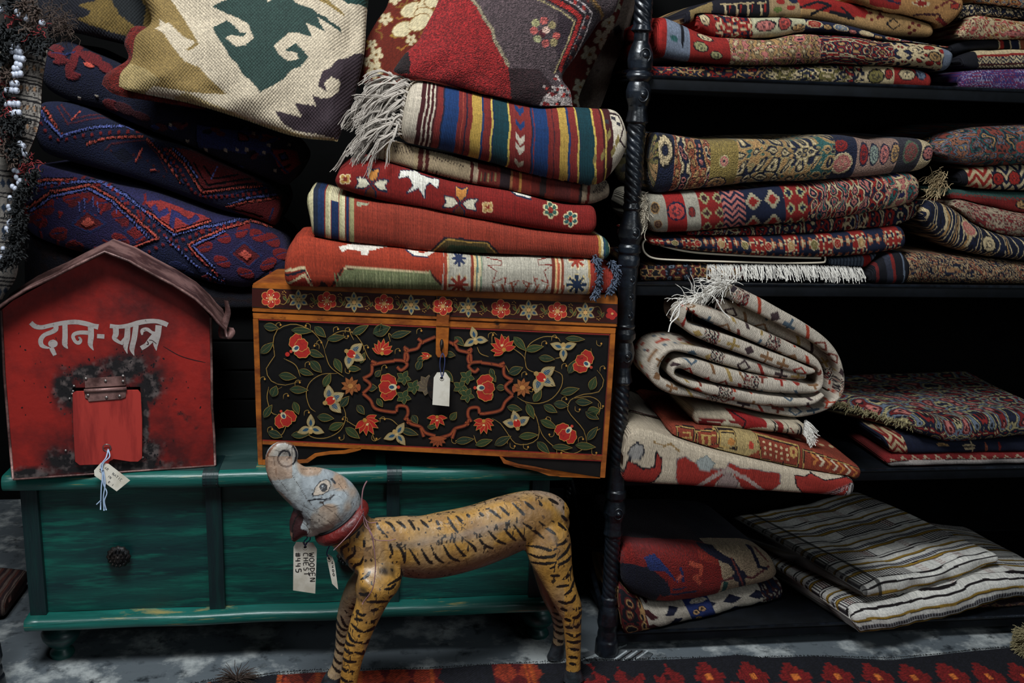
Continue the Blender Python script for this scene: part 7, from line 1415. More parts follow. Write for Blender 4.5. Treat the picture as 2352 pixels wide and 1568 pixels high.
cv.poly([(660, 790), (880, 840), (880, 880), (760, 900), (700, 850)], '#8a1c1c'); cv.line([(690, 800), (760, 850), (740, 905)], 4, blk); cv.line([(500, 830), (660, 850), (740, 860)], 5, '#6e1a1a'); cv.poly([(490, 840), (640, 860), (640, 900), (500, 890)], '#6e1c1c'); cv.line([(630, 870), (660, 850)], 8, '#c0b49a')
for x in (930, 945, 1000, 1060, 1075): cv.line([(x, 840), (x-8, 940)], 4 if x in (930, 1075) else 2, blk)
cv.poly([(945, 850), (975, 855), (965, 935), (940, 930)], '#7a1c1a'); cv.line([(1010, 880), (1030, 910)], 4, '#6e1c1a')
o3b, _, _ = cloth(FC, 'small cream and red runner with a white fringed end, just below the rolled rug', None, None, (-.01, -.09), cv, 'fine', fr=f3b, depth=.22, seed=74, group=G3, cat='folded carpet', nose=.018)
S, Dd = [], []
for k in range(150): t = rr.rand(); S.append(unp(*q7(1112+rr.uniform(-8, 8)-t*10, 850+t*85), y=-.115)); Dd.append((1, -.2, -.75+rr.uniform(-.3, .3)))
strands('fringe', 'fringe_white', o3b, S, Dd, .03, .0008, 29, .5, 6, .3, .15, .7)
CR = sparse('#b8ac9c', ['#6e3226', '#8e2a20', '#4a5a66', '#7d5a3c', '#3a2a2c', '#9a7f4a', '#a03a24'], 42, 30, 5, .9)
CR2 = lambda a, b: np.where(((a % 330) < 34)[:, None], orn(['#7a1c1a', '#b5aa98', '#241a20', '#7a1c1a'], 17, 20, 9)(a, b), CR(a, b))
def bandc(pts, Y, seed, parent, pa, depth=.15, nose=.012, name='fold', label=''):
    fb = Frame.band(pts, q7); return cloth(name, label, None, None, Y, pa, 'fine', fr=fb, depth=depth, seed=seed, parent=parent, nose=nose, n=2.2, cap=.3, amp=.0012, group=G3 if parent is None else None, cat='rug')[0]
roll = bandc([(700, 130, 84), (850, 205, 84), (1000, 285, 78), (1130, 355, 70), (1215, 418, 60), (1272, 485, 46), (1306, 560, 30), (1316, 640, 24), (1292, 715, 26), (1210, 780, 32), (1080, 808, 40), (900, 786, 46), (700, 744, 46), (500, 704, 42), (350, 672, 52), (268, 622, 60), (252, 560, 58), (285, 490, 44), (345, 446, 30), (440, 448, 44), (600, 488, 66), (800, 543, 66), (1000, 588, 54), (1110, 596, 36)], (-.05, -.05), 75, None, CR2, .15, name='rolled_rug', label='cream flat-woven rug looped over in loose folds, topmost of the leaning pile')
bandc([(450, 215, 24), (520, 240, 62), (700, 312, 78), (900, 400, 78), (1070, 475, 72), (1150, 515, 56), (1190, 565, 26), (1194, 640, 24), (1150, 672, 40), (1000, 662, 72), (800, 634, 84), (620, 594, 92), (490, 552, 84), (405, 530, 54), (358, 552, 28), (362, 600, 28), (440, 642, 36), (600, 684, 62), (800, 726, 62), (1000, 748, 50), (1140, 742, 38), (1205, 700, 20)], (-.06, -.065), 76, roll, lambda a, b: CR2(a+140, b+50), .14)
bandc([(432, 205, 18), (416, 265, 26), (445, 325, 44), (560, 372, 70), (760, 440, 78), (960, 516, 74), (1100, 565, 50), (1160, 570, 20)], (-.055, -.06), 78, roll, lambda a, b: CR2(a+240, b+90), .13)
bandc([(610, 185, 60), (760, 245, 84), (950, 330, 84), (1110, 405, 74), (1210, 490, 56), (1255, 580, 50), (1245, 680, 40)], (.0, -.01), 77, roll, lambda a, b: CR2(a+30, b+20), .10)
S, Dd = [], []
for k in range(220):
    t = rr.rand(); x, y = (600+110*t, 110-40*t) if k % 2 else (430+150*t, 185-50*t); S.append(unp(*q7(x+rr.uniform(-14, 14), y+rr.uniform(-14, 14)), y=-.04+rr.uniform(0, .06))); Dd.append((-.8+rr.uniform(-.4, .8), -.2, .2+rr.uniform(-.7, .9)))
strands('fringe', 'fringe_white', roll, S, Dd, .045, .001, 31, .9, 8, .4, .3, .6)
for k, pts in enumerate(([(600, 160), (640, 230), (680, 270)], [(400, 190), (390, 260), (350, 300), (335, 350)], [(420, 170), (370, 230), (345, 290)])):
    V, F = tube_vf(smoothpts([unp(*q7(*p), y=-.085) for p in pts], 20), .0016, 6); sub(mesh('loose_thread', V, F, M['fringe_white']), roll)
# third shelf, right pile
sh(FC, 'red-edged carpet with a thick pale border line, lowest right on the third shelf', [(1540, 1060), (1600, 1040), (1800, 1035), (2100, 1028), (2500, 1020)], [(1570, 1120), (2500, 1130)], .03, lambda L, H: rows([(-900, '#5a1a18'), (-2, over(diamonds('#6e1a1a', '#8f7f68', '#6e1a1a', 26, 40), )), (H*.42, '#241a1c'), (H*.47, '#a89e98'), (H*.86, '#241a1c'), (H*.9, '#6a201c')]), q7, rest=z3, depth=.28, seed=81, group=G3, nose=.018)
sh(FC, 'navy carpet with a cream ladder figure, middle of the right pile on the third shelf', [(1520, 930), (1620, 925), (1800, 950), (2000, 955), (2300, 945), (2500, 940)], [(1560, 1000), (1620, 1030), (1900, 1032), (2500, 1022)], .035, lambda L, H: over(lambda a, b: np.where(((a/L > .02) & (a/L < .13))[:, None], zig('#7a1c1a', crm, 30, 14)(a, b), np.tile(hexs('#12172a')[0], (len(a), 1))), (L*.35, H*.3, 14, 3, tan, None), (L*.52, H*.45, 2, 16, crm, None), (L*.5, H*.3, 16, 2, crm, None), (L*.5, H*.55, 16, 2, crm, None), (L*.6, H*.5, 3, 12, rus, None), (L*.68, H*.5, 3, 12, '#6e1a18', None), (L*.9, H*.6, 20, 8, crm, '#6e1a18')), q7, depth=.28, seed=82, group=G3, nose=.02)
# sides of two navy folds going back to the left
f3t, _, g3 = sh(FC, 'dense red, cream and blue flowered carpet spread on the right of the third shelf', [(1690, 830), (1760, 800), (1880, 830), (2000, 826), (2150, 806), (2500, 790)], [(1700, 905), (1800, 935), (1890, 955), (2100, 950), (2300, 925), (2500, 900)], .03, lambda L, H: orn(['#7a1e1c', crm, '#7a1e1c', nav, '#9a8f68', gbl, '#641818', pnk], 64, 70, 83, blk, warp=5, freq=2), q7, depth=.34, seed=83, group=G3, nose=.04, tops=.33, dback=(-.9, 0), bdrop=-.02, amp=.003)
S, Dd = [], []
for k in range(420):
    t = rr.rand(); p0_ = unp(*q7(1715, 880), y=.02); p1__ = p0_+np.array([-.9*.24, .24, .03]); S.append(p0_*(1-t)+p1__*t+rr.normal(0, .004, 3)); Dd.append((-1+rr.uniform(-.5, .8), -.8, rr.uniform(-1, .6)))
strands('fringe', 'fringe_olive', f3t, S, Dd, .017, .0012, 33, .3, 4, .4, .4, .8)
# bottom shelf
sh('folded_kilim', 'navy and cream kilim with dark stars, under the red carpet on the bottom shelf', [(170, 535), (250, 600), (350, 650), (480, 645), (650, 605), (850, 560), (1045, 520)], [(200, 760), (330, 818), (450, 812), (650, 762), (850, 690), (1048, 590)], (-.005, .16), lambda L, H: banded(L, [(0, orn([blk, '#5a1a1a', tan, blk], 60, H*.6, 91, blk)), (.17, lambda a, b: np.where(((np.abs((a/52) % 1-.5)*2+np.abs(((b+10*np.sin(a/20))/34) % 1-.5)*2) < .72)[:, None], np.where((np.floor(a/52) % 2 < 1)[:, None], hexs('#14172c')[0], hexs('#3a1418')[0]), hexs('#aba294')[0])), (.42, over('#1d2a5a', (L*.46, H*.5, 7, 7, '#b08a62', blk), (L*.5, H*.4, 7, 7, '#b08a62', blk), (L*.46, H*.5, 2.5, 2.5, blk, None), (L*.5, H*.4, 2.5, 2.5, blk, None), (L*.46, H*.85, 7, 7, '#9a7a52', blk), (L*.5, H*.1, 20, 4, '#aba294', None))), (.56, lambda a, b: np.where(((np.abs((a/60) % 1-.5)*2+np.abs((b/40) % 1-.5)*2) < .75)[:, None], hexs('#14172c')[0], hexs('#aba294')[0])), (.86, orn([nav, '#3a1a1c', '#8f877a'], 50, H, 92, blk))]), q8, rest=z4, depth=.26, seed=91, group=G4, nose=.035, tops=.04, cat='folded kilim')
f4a = Frame([(190, 330), (380, 345), (640, 350), (850, 352), (965, 385), (1003, 440)], [(190, 560), (300, 610), (390, 632), (600, 612), (800, 562), (950, 520), (1003, 480)], q8); cv = Canvas(f4a, '#0f1020', q8, pad=260)
a0 = int(cv.pt(655, 480)[0]); cv.im[:, a0:] = hexs('#9f8b70')[0]; cv.im[:cv.pad-40, :] = hexs('#0c0d18')[0]; cv.im[:cv.pad-4, :a0] = hexs('#1a0d12')[0]; cv.poly([(100, 250), (640, 300), (690, 380), (710, 480), (690, 580), (600, 680), (360, 660), (380, 570), (450, 600), (420, 500), (330, 420), (200, 400)], '#701712')
cv.poly([(300, 370), (360, 360), (420, 430), (470, 500), (400, 440), (320, 430)], '#1d2a5c'); cv.line([(540, 410), (600, 430), (590, 470), (560, 480), (590, 510)], 9, '#a8442e'); cv.line([(600, 380), (680, 400)], 14, '#8a2a1e'); cv.line([(490, 430), (500, 500)], 6, '#1c2450'); cv.line([(470, 490), (490, 470)], 8, '#b05040')
cv.line([(430, 570), (570, 555)], 5, '#1a1c3a'); cv.line([(450, 540), (520, 530)], 4, '#1a1c3a'); cv.poly([(370, 600), (440, 570), (600, 600), (560, 640), (380, 640)], '#7d2418')
cv.line([(620, 340), (760, 400), (800, 460), (830, 550), (800, 560)], 15, '#14152a'); cv.line([(700, 500), (800, 470), (870, 480), (950, 420)], 6, '#5a2a2c'); cv.ell(800, 470, 40, 36, '#15162c', 0, 6); cv.line([(760, 380), (800, 470), (830, 540)], 4, '#7a3a34'); cv.line([(880, 345), (900, 420), (940, 430)], 8, '#17182e'); cv.line([(900, 350), (950, 400)], 4, '#6a3a34'); cv.poly([(715, 500), (740, 505), (735, 560), (705, 590)], '#1c4a42'); pass
cloth('folded_carpet', 'deep red and tan carpet with dark blue figures, on the left of the bottom shelf', None, None, (.005, .14), cv, 'pile', fr=f4a, depth=.30, seed=92, group=G4, cat='folded carpet', nose=.05, tops=.28, dback=(.0, -.15), bdrop=.0)
sh('folded_carpet', 'dark brown latticed carpet lying flat at the far right of the bottom shelf', [(1800, 700), (1950, 672), (2100, 655), (2500, 640)], [(1800, 716), (2500, 716)], (.05, .06), lambda L, H: diamonds('#231416', '#57452f', '#3a1416', 30, H*.9, 5), q8, rest=z4, depth=.25, seed=93, group=G4, nose=.012)
WH, YL, DK, GR = '#dedad2', '#9c7a2c', '#181113', '#8f8f92'
def striped(H, seed, plaid=0):
    seq = [(0, YL, 5), (5, DK, 2), (7, WH, 9), (16, GR, 9), (25, WH, 3), (28, DK, 2), (30, YL, 5), (35, DK, 2), (37, WH, 24), (61, DK, 3), (64, WH, 4), (68, DK, 3), (71, WH, 12)]
    ed = np.array([s_[0] for s_ in seq]); P_ = hexs(*[s_[1] for s_ in seq])
    def f(a, b):
        bb = (b+1.2*np.sin(a/90)+400) % 84; i = np.clip(np.searchsorted(ed, bb, side='right')-1, 0, len(seq)-1); c = P_[i].copy()
        m_ = (i == 3) | (i == 8) & (hsh(np.floor(a/130), np.floor(b/40)) < .45); g_ = ((a/3).astype(int) % 2 == 0); c[m_ & g_] = hexs('#3a3438')[0]
        t = (i == 8) & (np.abs((a/46) % 1-.5) < .16) & (hsh(np.floor(a/46), np.floor(b/84)+seed) < .5) & ((a+b).astype(int) % 3 == 0); c[t] = hexs('#8a5a54')[0]
        if plaid: 
            p_ = (a < plaid) & (((a/9).astype(int) % 4) == 0); c[p_] = c[p_]*.5; p2 = (a < plaid); c[p2] = c[p2]*.82
        return c
    return f
sh('folded_blanket', 'white blanket with gold and black stripes, lower of the two striped ones', [(1395, 690), (1470, 660), (1600, 640), (1900, 572), (2200, 492), (2352, 486), (2500, 500)], [(1440, 790), (1480, 812), (1600, 792), (1900, 722), (2100, 655), (2352, 605), (2500, 598)], (-.045, .10), lambda L, H: striped(H, 1), q8, 'fine', minz=z4+.002, depth=.30, seed=94, group=G4, nose=.04, tops=.3, dback=(-.3, -.15), cat='folded blanket', amp=.004)
f4c, _, _ = sh('folded_blanket', 'white striped blanket with a grey plaid left edge, upper of the two striped ones', [(1475, 560), (1550, 540), (1700, 515), (1900, 465), (2100, 405), (2195, 385)], [(1470, 620), (1560, 615), (1700, 590), (1860, 545), (2050, 490), (2195, 430)], (-.03, .10), lambda L, H: striped(H, 2, 44), q8, 'fine', depth=.36, seed=95, group=G4, nose=.02, tops=.35, dback=(-.5, -.55), bdrop=-.08, cat='folded blanket', amp=.0035)
# ---------------------------------------------------------------- kilim on the floor and small things
EDG = [(300, 1600), (420, 1576), (500, 1562), (580, 1556), (627, 1548), (726, 1541), (870, 1539), (982, 1537), (1092, 1530), (1200, 1525), (1340, 1517), (1420, 1517), (1512, 1514), (1641, 1512), (1697, 1507), (1740, 1512), (1856, 1508), (1950, 1511), (2050, 1513), (2157, 1504), (2243, 1494), (2308, 1489), (2420, 1486), (2520, 1480)]
def fm(px, py): p = unp(px, py, z=.004); return p[0]*1000, -p[1]*1000
ep = np.array([unp(*p, z=.004) for p in EDG]); ff = Flat(ep[0][0]*1000-40, -200, ep[-1][0]*1000+40, 1300); cv = Canvas(ff, '#15151b', fm, pad=10)
def stepd(x, y, s, c, cc):
    for i in range(4):
        w_, h_ = s*(1-.24*i), s*(.36+.42*i)
        cv.lpoly([(x-w_, y-h_), (x+w_, y-h_), (x+w_, y+h_), (x-w_, y+h_)], c)
    cv.lpoly([(x-s*.2, y-s*.34), (x+s*.2, y-s*.34), (x+s*.2, y+s*.34), (x-s*.2, y+s*.34)], cc)
def loc_(px, py): return cv.pt(px, py)
for i, X in enumerate((40, 240, 450, 665, 895, 1125, 1345, 1560, 1755, 1960, 2150, 2340)):
    x, y = loc_(*q8(X, 1040)); stepd(x, y+12, 37, '#681616', '#b8622a' if i > 2 else '#2a1014')
    for k in range(1, 9): stepd(x+(50 if k % 2 else 0), y+k*105, 40, ('#681616', '#5a1214')[k % 2], '#b8622a')
for (x0, x1) in ((300, 400), (645, 1030), (1130, 1230)):
    a0, b0 = loc_(x0, 1540); a1, b1 = loc_(x1, 1540); cv.lpoly([(a0, 0), (a1, 0), (a1, 1500), (a0, 1500)], '#4e1214')
    for k in range(8): cv.lpoly([(a0+k*60, 60+b0*0+230), (a0+30+k*60, 200), (a0+60+k*60, 290), (a0+30+k*60, 330)], '#7d2c1a' if a0+k*60 < a1-30 else '#15151b')
for x in (637, 727, 823, 988, 1207, 1222, 480, 420): a0, b0 = loc_(x, 1550); cv.lpoly([(a0, 0), (a0+9, 0), (a0+12, 1500), (a0-2, 1500)], '#93401c')
for k in range(40): x, y = R0.uniform(0, ff.L), R0.uniform(0, 1300); cv.lpoly([(x, y), (x+30, y), (x+30, y+12), (x, y+12)], '#241c22')
nU, nW = 620, 260; uu = np.linspace(0, 1, nU); E2 = np.stack([np.interp(uu, np.linspace(0, 1, len(ep)), ep[:, i]) for i in (0, 1)], 1); t = np.linspace(0, 1, nW)**1.25
X = E2[:, 0][:, None]+0*t[None]; Yk = E2[:, 1][:, None]*(1-t)+(-1.25)*t; Z = .004+.0025*np.sin(X*9+Yk*4)*np.exp(-(E2[:, 1][:, None]-Yk)*9)+.0015*np.sin(X*23+1)+.0012*np.sin(Yk*19+X*3)
a, b = (X*1000-ff.x0).ravel(), (-Yk*1000-ff.y0).ravel()
col = shade(cv(a, b, 3.0), a, b, 3.0, .25, .1, 3); Vt = np.stack([X, Yk, Z], 2).reshape(-1, 3); Vb = Vt.copy(); Vb[:, 2] = .0012
n0 = nU*nW; br = np.concatenate([np.arange(nW), np.arange(1, nU)*nW+nW-1, (nU-1)*nW+np.arange(nW-2, -1, -1), np.arange(nU-2, 0, -1)*nW])
kil = mesh('floor_kilim', np.vstack([Vt, Vb]), np.vstack([grid_faces(nU, nW)[:, ::-1], grid_faces(nU, nW, off=n0), np.stack([br, np.roll(br, -1), np.roll(br, -1)+n0, br+n0], 1)]), M['coarse'], None, np.vstack([col, col*.5]), np.vstack([np.stack([a, b], 1)/1000.]*2))
tag(kil, 'black floor kilim with red stepped diamonds and orange centres in the foreground', 'rug'); recenter(kil, (ep[:, 0].mean(), -.5, 0))
S = [e+np.array([rr.uniform(-.002, .002), 0, .003]) for e in np.repeat(np.c_[E2, np.full(nU, .004)], 2, axis=0)]
strands('fringe', 'pom', kil, S, [(rr.uniform(-.6, .6), 1, .2)for _ in S], .0045, .0009, 44, .5, 3, .5, .3, .8)
# dark tassel at the kilim's corner
g_c = unp(545, 1562, z=.01); S, Dd = [], []
for k in range(150): v = rr.normal(0, 1, 3); v[2] = abs(v[2])*.5; v /= np.linalg.norm(v); S.append(g_c+v*.006); Dd.append((v[0]*1.4, v[1]*.5+.2, .15+abs(v[2])))
strands('tassel', 'brownwool', kil, S, Dd, .038, .001, 45, .8, 6, .3, .2, .5)
# patterned tile by the foot of the post
tl = [unp(x, y, z=.003) for x, y in ((1326, 1500), (1440, 1478), (1500, 1500), (1480, 1522), (1340, 1524))]; bm = bmesh.new(); f = bm.faces.new([bm.verts.new(p) for p in tl]); r_ = bmesh.ops.extrude_face_region(bm, geom=[f]); bmesh.ops.translate(bm, verts=[v for v in r_['geom'] if isinstance(v, bmesh.types.BMVert)], vec=(0, 0, -.0025)); bmesh.ops.recalc_face_normals(bm, faces=bm.faces[:]); bm.verts.index_update(); V = np.array([v.co[:] for v in bm.verts]); F = [tuple(v.index for v in f.verts) for f in bm.faces]; bm.free()
tile = mesh('printed_mat', V, F, worn('printed_mat_ground', '#56595c', .7, c2='#2f3538', scale=20), None, smooth=False); tag(tile, 'grey and white line-patterned mat under the foot of the iron post', 'mat')
d = Decal((0, 0, .0031), np.array([0, 0, 1.0])); d.lift = .0001
for k in range(6): d.stroke([(1335+k*12, 1516-k*3), (1375+k*13, 1500-k*4)], 3.2, '#9aa0a2', 2, False, False); d.stroke([(1340+k*24, 1508), (1352+k*22, 1520)], 2, '#14181a', 2, False, False)
for k in range(5): d.stroke([(1400+k*12, 1522), (1440+k*12, 1494)], 3.5, ('#9ea4a6', '#15191b')[k % 2], 2, False, False)
o = d.build('lines', tile)
# shaggy wool rug roll at the lower right corner
c = unp(2372, 1500, y=-.1); sg_ = thing('shaggy_roll', 'shaggy olive-beige wool roll standing at the lower right corner', 'roll', (c[0], c[1], 0))
cx_, cy_ = c[0], c[1]; hz = unp(2350, 1452, y=-.1)[2]
V, F = lathe_vf([(0.0075, .028), (hz*.3, .034), (hz*.7, .034), (hz*.93, .03), (hz, .012)], cx_, cy_, 28); mesh('core', V, F, M['fringe_olive'], sg_)
S, Dd = [], []
for k in range(1500): a_ = rr.rand()*6.283; z = rr.rand()*hz; rad = .03; S.append((cx_+rad*math.cos(a_), cy_+rad*math.sin(a_), max(z, .02))); Dd.append((math.cos(a_), math.sin(a_), rr.uniform(-.6, .7)))
o = strands('pile', 'fringe_olive', None, S, Dd, .02, .0011, 51, .5, 4, .4, .5, .7); adopt(o, sg_)
# rug roll and iron post at the lower left corner
fr_ = Frame([(-190, 1352), (-60, 1352), (22, 1362)], [(-190, 1412), (-60, 1412), (20, 1408)]); 
rl, _, _ = cloth('rolled_rug', 'brown ribbed rug roll end poking in at the left edge beside the green chest', None, None, .30, stripes([(k*.03, ('#4a2a24', '#2a1c1e', '#5a4a44')[k % 3]) for k in range(34)], fr_.L), 'rib', fr=fr_, depth=.12, minz=.004, seed=99, cat='rug roll', nose=.03, cap=.3)
pb = thing('iron_post', 'black cast iron post foot in the lower left corner', 'post', (unp(-4, 1568, z=0)[0], -.045, 0)); q = p0o.copy(); C.objects.link(q); q.parent = pb; q.location = (0, 0, 0)
# twine, mouth and side tags come with the carved animal
# ---------------------------------------------------------------- carved elephant-headed tiger
q9 = lambda X, Y: (580+X/2.735, 1000+Y/2.735)
SP = np.array([.45, -.068, 0.0]); SD_ = np.array([.971, .238, 0.0]); SN = np.array([.238, -.971, 0.0])
def sp(X, Y, off=0.0): x, y = q9(X, Y); return unp(x, y, plane=(SP+SN*off, SN))
def srad(r, P): return r/2.735/FPX*np.dot(P-CAM, FX)
def limb(pts, off, lat=.8, n=None):
    """closed tube through (X, Y, radius); elliptical, lat across the body"""
    pts = np.array(pts, float); Q = smoothpts(pts, n or 8*len(pts)); P = np.array([sp(x, y, o) for (x, y, _), o in zip(Q, np.broadcast_to(off, len(Q)) if np.ndim(off) == 0 else np.interp(np.linspace(0, 1, len(Q)), np.linspace(0, 1, len(off)), off))])
    R_ = np.array([srad(r, p) for (_, _, r), p in zip(Q, P)]); T = np.gradient(P, axis=0); T /= np.linalg.norm(T, axis=1)[:, None]+1e-9
    Lt = np.broadcast_to(lat, len(P)) if np.ndim(lat) == 0 else np.interp(np.linspace(0, 1, len(P)), np.linspace(0, 1, len(lat)), lat)
    sd = np.cross(T, SN); sd /= np.linalg.norm(sd, axis=1)[:, None]; a = np.linspace(0, 2*np.pi, 28, endpoint=False)
    def ring(p, t, s_, r, l, k, sh_): return p+t*sh_*r+k*r*(np.cos(a)[:, None]*s_+np.sin(a)[:, None]*l*SN)
    rows_ = [ring(P[0], T[0], sd[0], R_[0], Lt[0], k, -s_) for k, s_ in ((.15, .86), (.5, .75), (.82, .5))]+[ring(P[i], T[i], sd[i], R_[i], Lt[i], 1, 0) for i in range(len(P))]+[ring(P[-1], T[-1], sd[-1], R_[-1], Lt[-1], k, s_) for k, s_ in ((.82, .5), (.5, .75), (.15, .86))]
    V = np.vstack(rows_); n_ = len(rows_); F = [tuple(f) for f in grid_faces(n_, 28, wrapv=True)]+[tuple(range(28))[::-1], tuple((n_-1)*28+k for k in range(28))]
    return V, F
g = Bag()
g.add(*limb([(800, 650, 150), (900, 680, 185), (1050, 700, 203), (1200, 682, 212), (1400, 634, 206), (1600, 562, 196), (1740, 515, 176), (1850, 520, 158), (1885, 560, 120)], 0, .74))
g.add(*limb([(560, 545, 142), (640, 625, 148), (730, 720, 158), (800, 790, 150)], 0, [.72, .74, .8, .85]))
g.add(*limb([(800, 770, 130), (795, 880, 150), (765, 980, 122), (742, 1060, 98), (690, 1190, 84), (652, 1310, 74), (625, 1420, 64), (605, 1540, 56), (592, 1640, 50), (584, 1700, 58), (578, 1745, 66)], [.01, .045, .052, .055, .055, .055, .055], .82))
g.add(*limb([(760, 860, 110), (660, 960, 78), (602, 1080, 62), (576, 1180, 52), (565, 1300, 46), (548, 1400, 43), (532, 1470, 46), (500, 1530, 58), (484, 1585, 68)], [-.02, -.045, -.05, -.05, -.05], .85))
g.add(*limb([(1800, 540, 120), (1845, 640, 150), (1868, 740, 142), (1895, 830, 120), (1925, 920, 100), (1962, 1010, 88), (1993, 1085, 80), (2006, 1160, 64), (2012, 1260, 56), (2015, 1400, 49), (2015, 1465, 50), (2012, 1500, 62), (2015, 1545, 74)], [.01, .035, .05, .052, .052, .052], .8))
g.add(*limb([(1820, 640, 110), (1840, 800, 90), (1868, 980, 62), (1905, 1080, 50), (1922, 1160, 41), (1924, 1260, 38), (1914, 1340, 46), (1900, 1400, 58)], [-.02, -.045, -.05, -.05], .85))
g.add(*limb([(560, 520, 158), (500, 450, 190), (430, 400, 170), (350, 350, 142), (260, 290, 118), (192, 225, 104), (152, 160, 76), (152, 104, 60), (192, 76, 46), (236, 92, 42), (250, 130, 40), (232, 162, 38), (206, 160, 34)], 0, [.72, .78, .75, .6, .55, .55, .6, .7, .75, .75, .75]))
g.add(*limb([(420, 520, 115), (350, 560, 88), (300, 585, 66), (275, 620, 46), (262, 648, 28)], 0, .6)); g.add(*limb([(300, 460, 40), (276, 530, 44), (272, 600, 42)], 0, .6))
g.add(*limb([(590, 440, 90), (555, 370, 100), (480, 318, 100), (400, 285, 90), (320, 262, 72), (262, 245, 40)], 0, .72))
raw = g.build('body', None); rm = raw.modifiers.new('r', 'REMESH'); rm.mode = 'VOXEL'; rm.voxel_size = 0.0036; rm.use_smooth_shade = True
sm = raw.modifiers.new('s', 'SMOOTH'); sm.factor = .5; sm.iterations = 7
ss = raw.modifiers.new('u', 'SUBSURF'); ss.levels = 1; ss.render_levels = 1
me = bpy.data.meshes.new_from_object(raw.evaluated_get(bpy.context.evaluated_depsgraph_get())); bpy.data.objects.remove(raw)
n_ = len(me.vertices); co = np.empty(n_*3, np.float32); me.vertices.foreach_get('co', co); co = co.reshape(-1, 3).astype(float)
co[:, 2] = np.maximum(co[:, 2], .0085)
# carve marks
co += SN*0
# paint, laid on as a side view of the carving
ls = (co-SP)@SN; flat = co+SN*(np.abs(ls)-ls)[:, None]; Pp = proj(flat); XY = np.stack([(Pp[:, 0]-580)*2.735, (Pp[:, 1]-1000)*2.735], 1)
fs = Flat(-100, -60, 2300, 2000); cv = Canvas(fs, '#a17c2c', pad=10)
def vnoise(P, s, seed=0):
    """smooth value noise of 3-D points"""
    Q = P*s+seed*17.3; i = np.floor(Q); f = Q-i; f = f*f*(3-2*f); out = 0
    for dx in (0, 1):
        for dy in (0, 1):
            for dz in (0, 1):
                w_ = (f[:, 0] if dx else 1-f[:, 0])*(f[:, 1] if dy else 1-f[:, 1])*(f[:, 2] if dz else 1-f[:, 2]); out = out+w_*hsh(i[:, 0]+dx, i[:, 1]+dy, i[:, 2]+dz)
    return out
SK = [[(775, 535), (800, 590), (850, 640)], [(835, 540), (870, 560), (895, 600)], [(905, 540), (940, 560), (960, 580)], [(985, 530), (1020, 590)], [(1055, 530), (1105, 575)], [(1155, 535), (1170, 560)], [(1225, 510), (1260, 570), (1290, 610)], [(1280, 505), (1335, 560)], [(1345, 495), (1365, 510)], [(1425, 485), (1450, 505)], [(1465, 460), (1510, 480), (1560, 520)], [(1555, 445), (1610, 500)], [(1635, 425), (1690, 480), (1705, 500)], [(1710, 415), (1770, 465)], [(1780, 400), (1820, 440)], [(1860, 395), (1920, 430)],
      [(865, 680), (880, 745)], [(905, 670), (945, 740), (955, 800)], [(985, 710), (1030, 780), (1050, 810)], [(1060, 710), (1100, 780), (1130, 805)], [(1120, 690), (1160, 770), (1200, 800)], [(1200, 690), (1240, 760), (1300, 790)], [(1270, 680), (1320, 745), (1340, 755)], [(1335, 655), (1390, 700), (1405, 730)], [(1410, 630), (1460, 690), (1515, 710)], [(1480, 600), (1540, 660), (1590, 680)], [(1580, 585), (1620, 630), (1655, 660)], [(1640, 560), (1700, 640), (1715, 660)], [(1700, 550), (1760, 590), (1830, 645)], [(1800, 540), (1860, 590), (1905, 620)], [(1880, 535), (1930, 560), (1970, 595)], [(1940, 500), (1975, 535)],
      [(610, 620), (600, 680), (560, 710), (565, 760)], [(640, 690), (640, 740), (595, 780), (600, 840)], [(700, 650), (700, 700)], [(695, 760), (680, 800), (640, 820), (635, 860)], [(745, 840), (720, 880), (680, 905)], [(935, 840), (930, 890), (850, 940)], [(670, 600), (655, 640)],
      [(1720, 690), (1800, 700), (1870, 720), (1910, 710)], [(1730, 740), (1800, 765), (1880, 760), (1905, 745)], [(1750, 795), (1830, 805), (1905, 795)], [(1990, 620), (1960, 670), (1915, 690)], [(1995, 680), (1970, 730), (1915, 780)], [(2000, 755), (1970, 790), (1870, 835)], [(2005, 820), (1980, 880), (1950, 905)], [(1870, 880), (1930, 880)], [(2020, 905), (2000, 970), (1960, 1000)], [(1910, 950), (1985, 940)], [(2030, 1000), (2010, 1040), (1980, 1050)], [(1920, 1040), (1975, 1055)], [(2070, 1060), (2050, 1085), (2015, 1090)], [(1935, 1085), (1975, 1100)], [(2075, 1095), (2040, 1140), (2010, 1145)], [(2070, 1150), (2040, 1200), (2020, 1200)], [(1960, 1150), (2000, 1165)], [(1965, 1200), (2010, 1210)], [(1970, 1240), (2020, 1260), (2065, 1245)], [(1975, 1290), (2020, 1300), (2060, 1290)], [(1980, 1340), (2050, 1345)], [(1985, 1390), (2040, 1395)], [(1990, 1430), (2030, 1440)],
      [(650, 1110), (690, 1130), (710, 1120)], [(620, 1180), (660, 1220), (700, 1235)], [(700, 1235), (750, 1215), (770, 1200)], [(790, 1150), (750, 1170), (710, 1175)], [(600, 1230), (620, 1280), (650, 1300)], [(650, 1300), (710, 1300), (740, 1280)], [(575, 1275), (600, 1310), (640, 1320)], [(570, 1330), (600, 1360), (630, 1365)], [(640, 1360), (690, 1370), (700, 1350)], [(560, 1390), (600, 1420), (650, 1420)], [(555, 1450), (590, 1480), (640, 1480)], [(550, 1510), (580, 1540), (630, 1545)], [(850, 1040), (790, 1045), (720, 1045)], [(640, 1150), (690, 1160)], [(740, 1100), (790, 1090)], [(550, 1580), (600, 1600)], [(730, 985), (700, 1000), (670, 990)], [(900, 930), (870, 960), (830, 965)]]
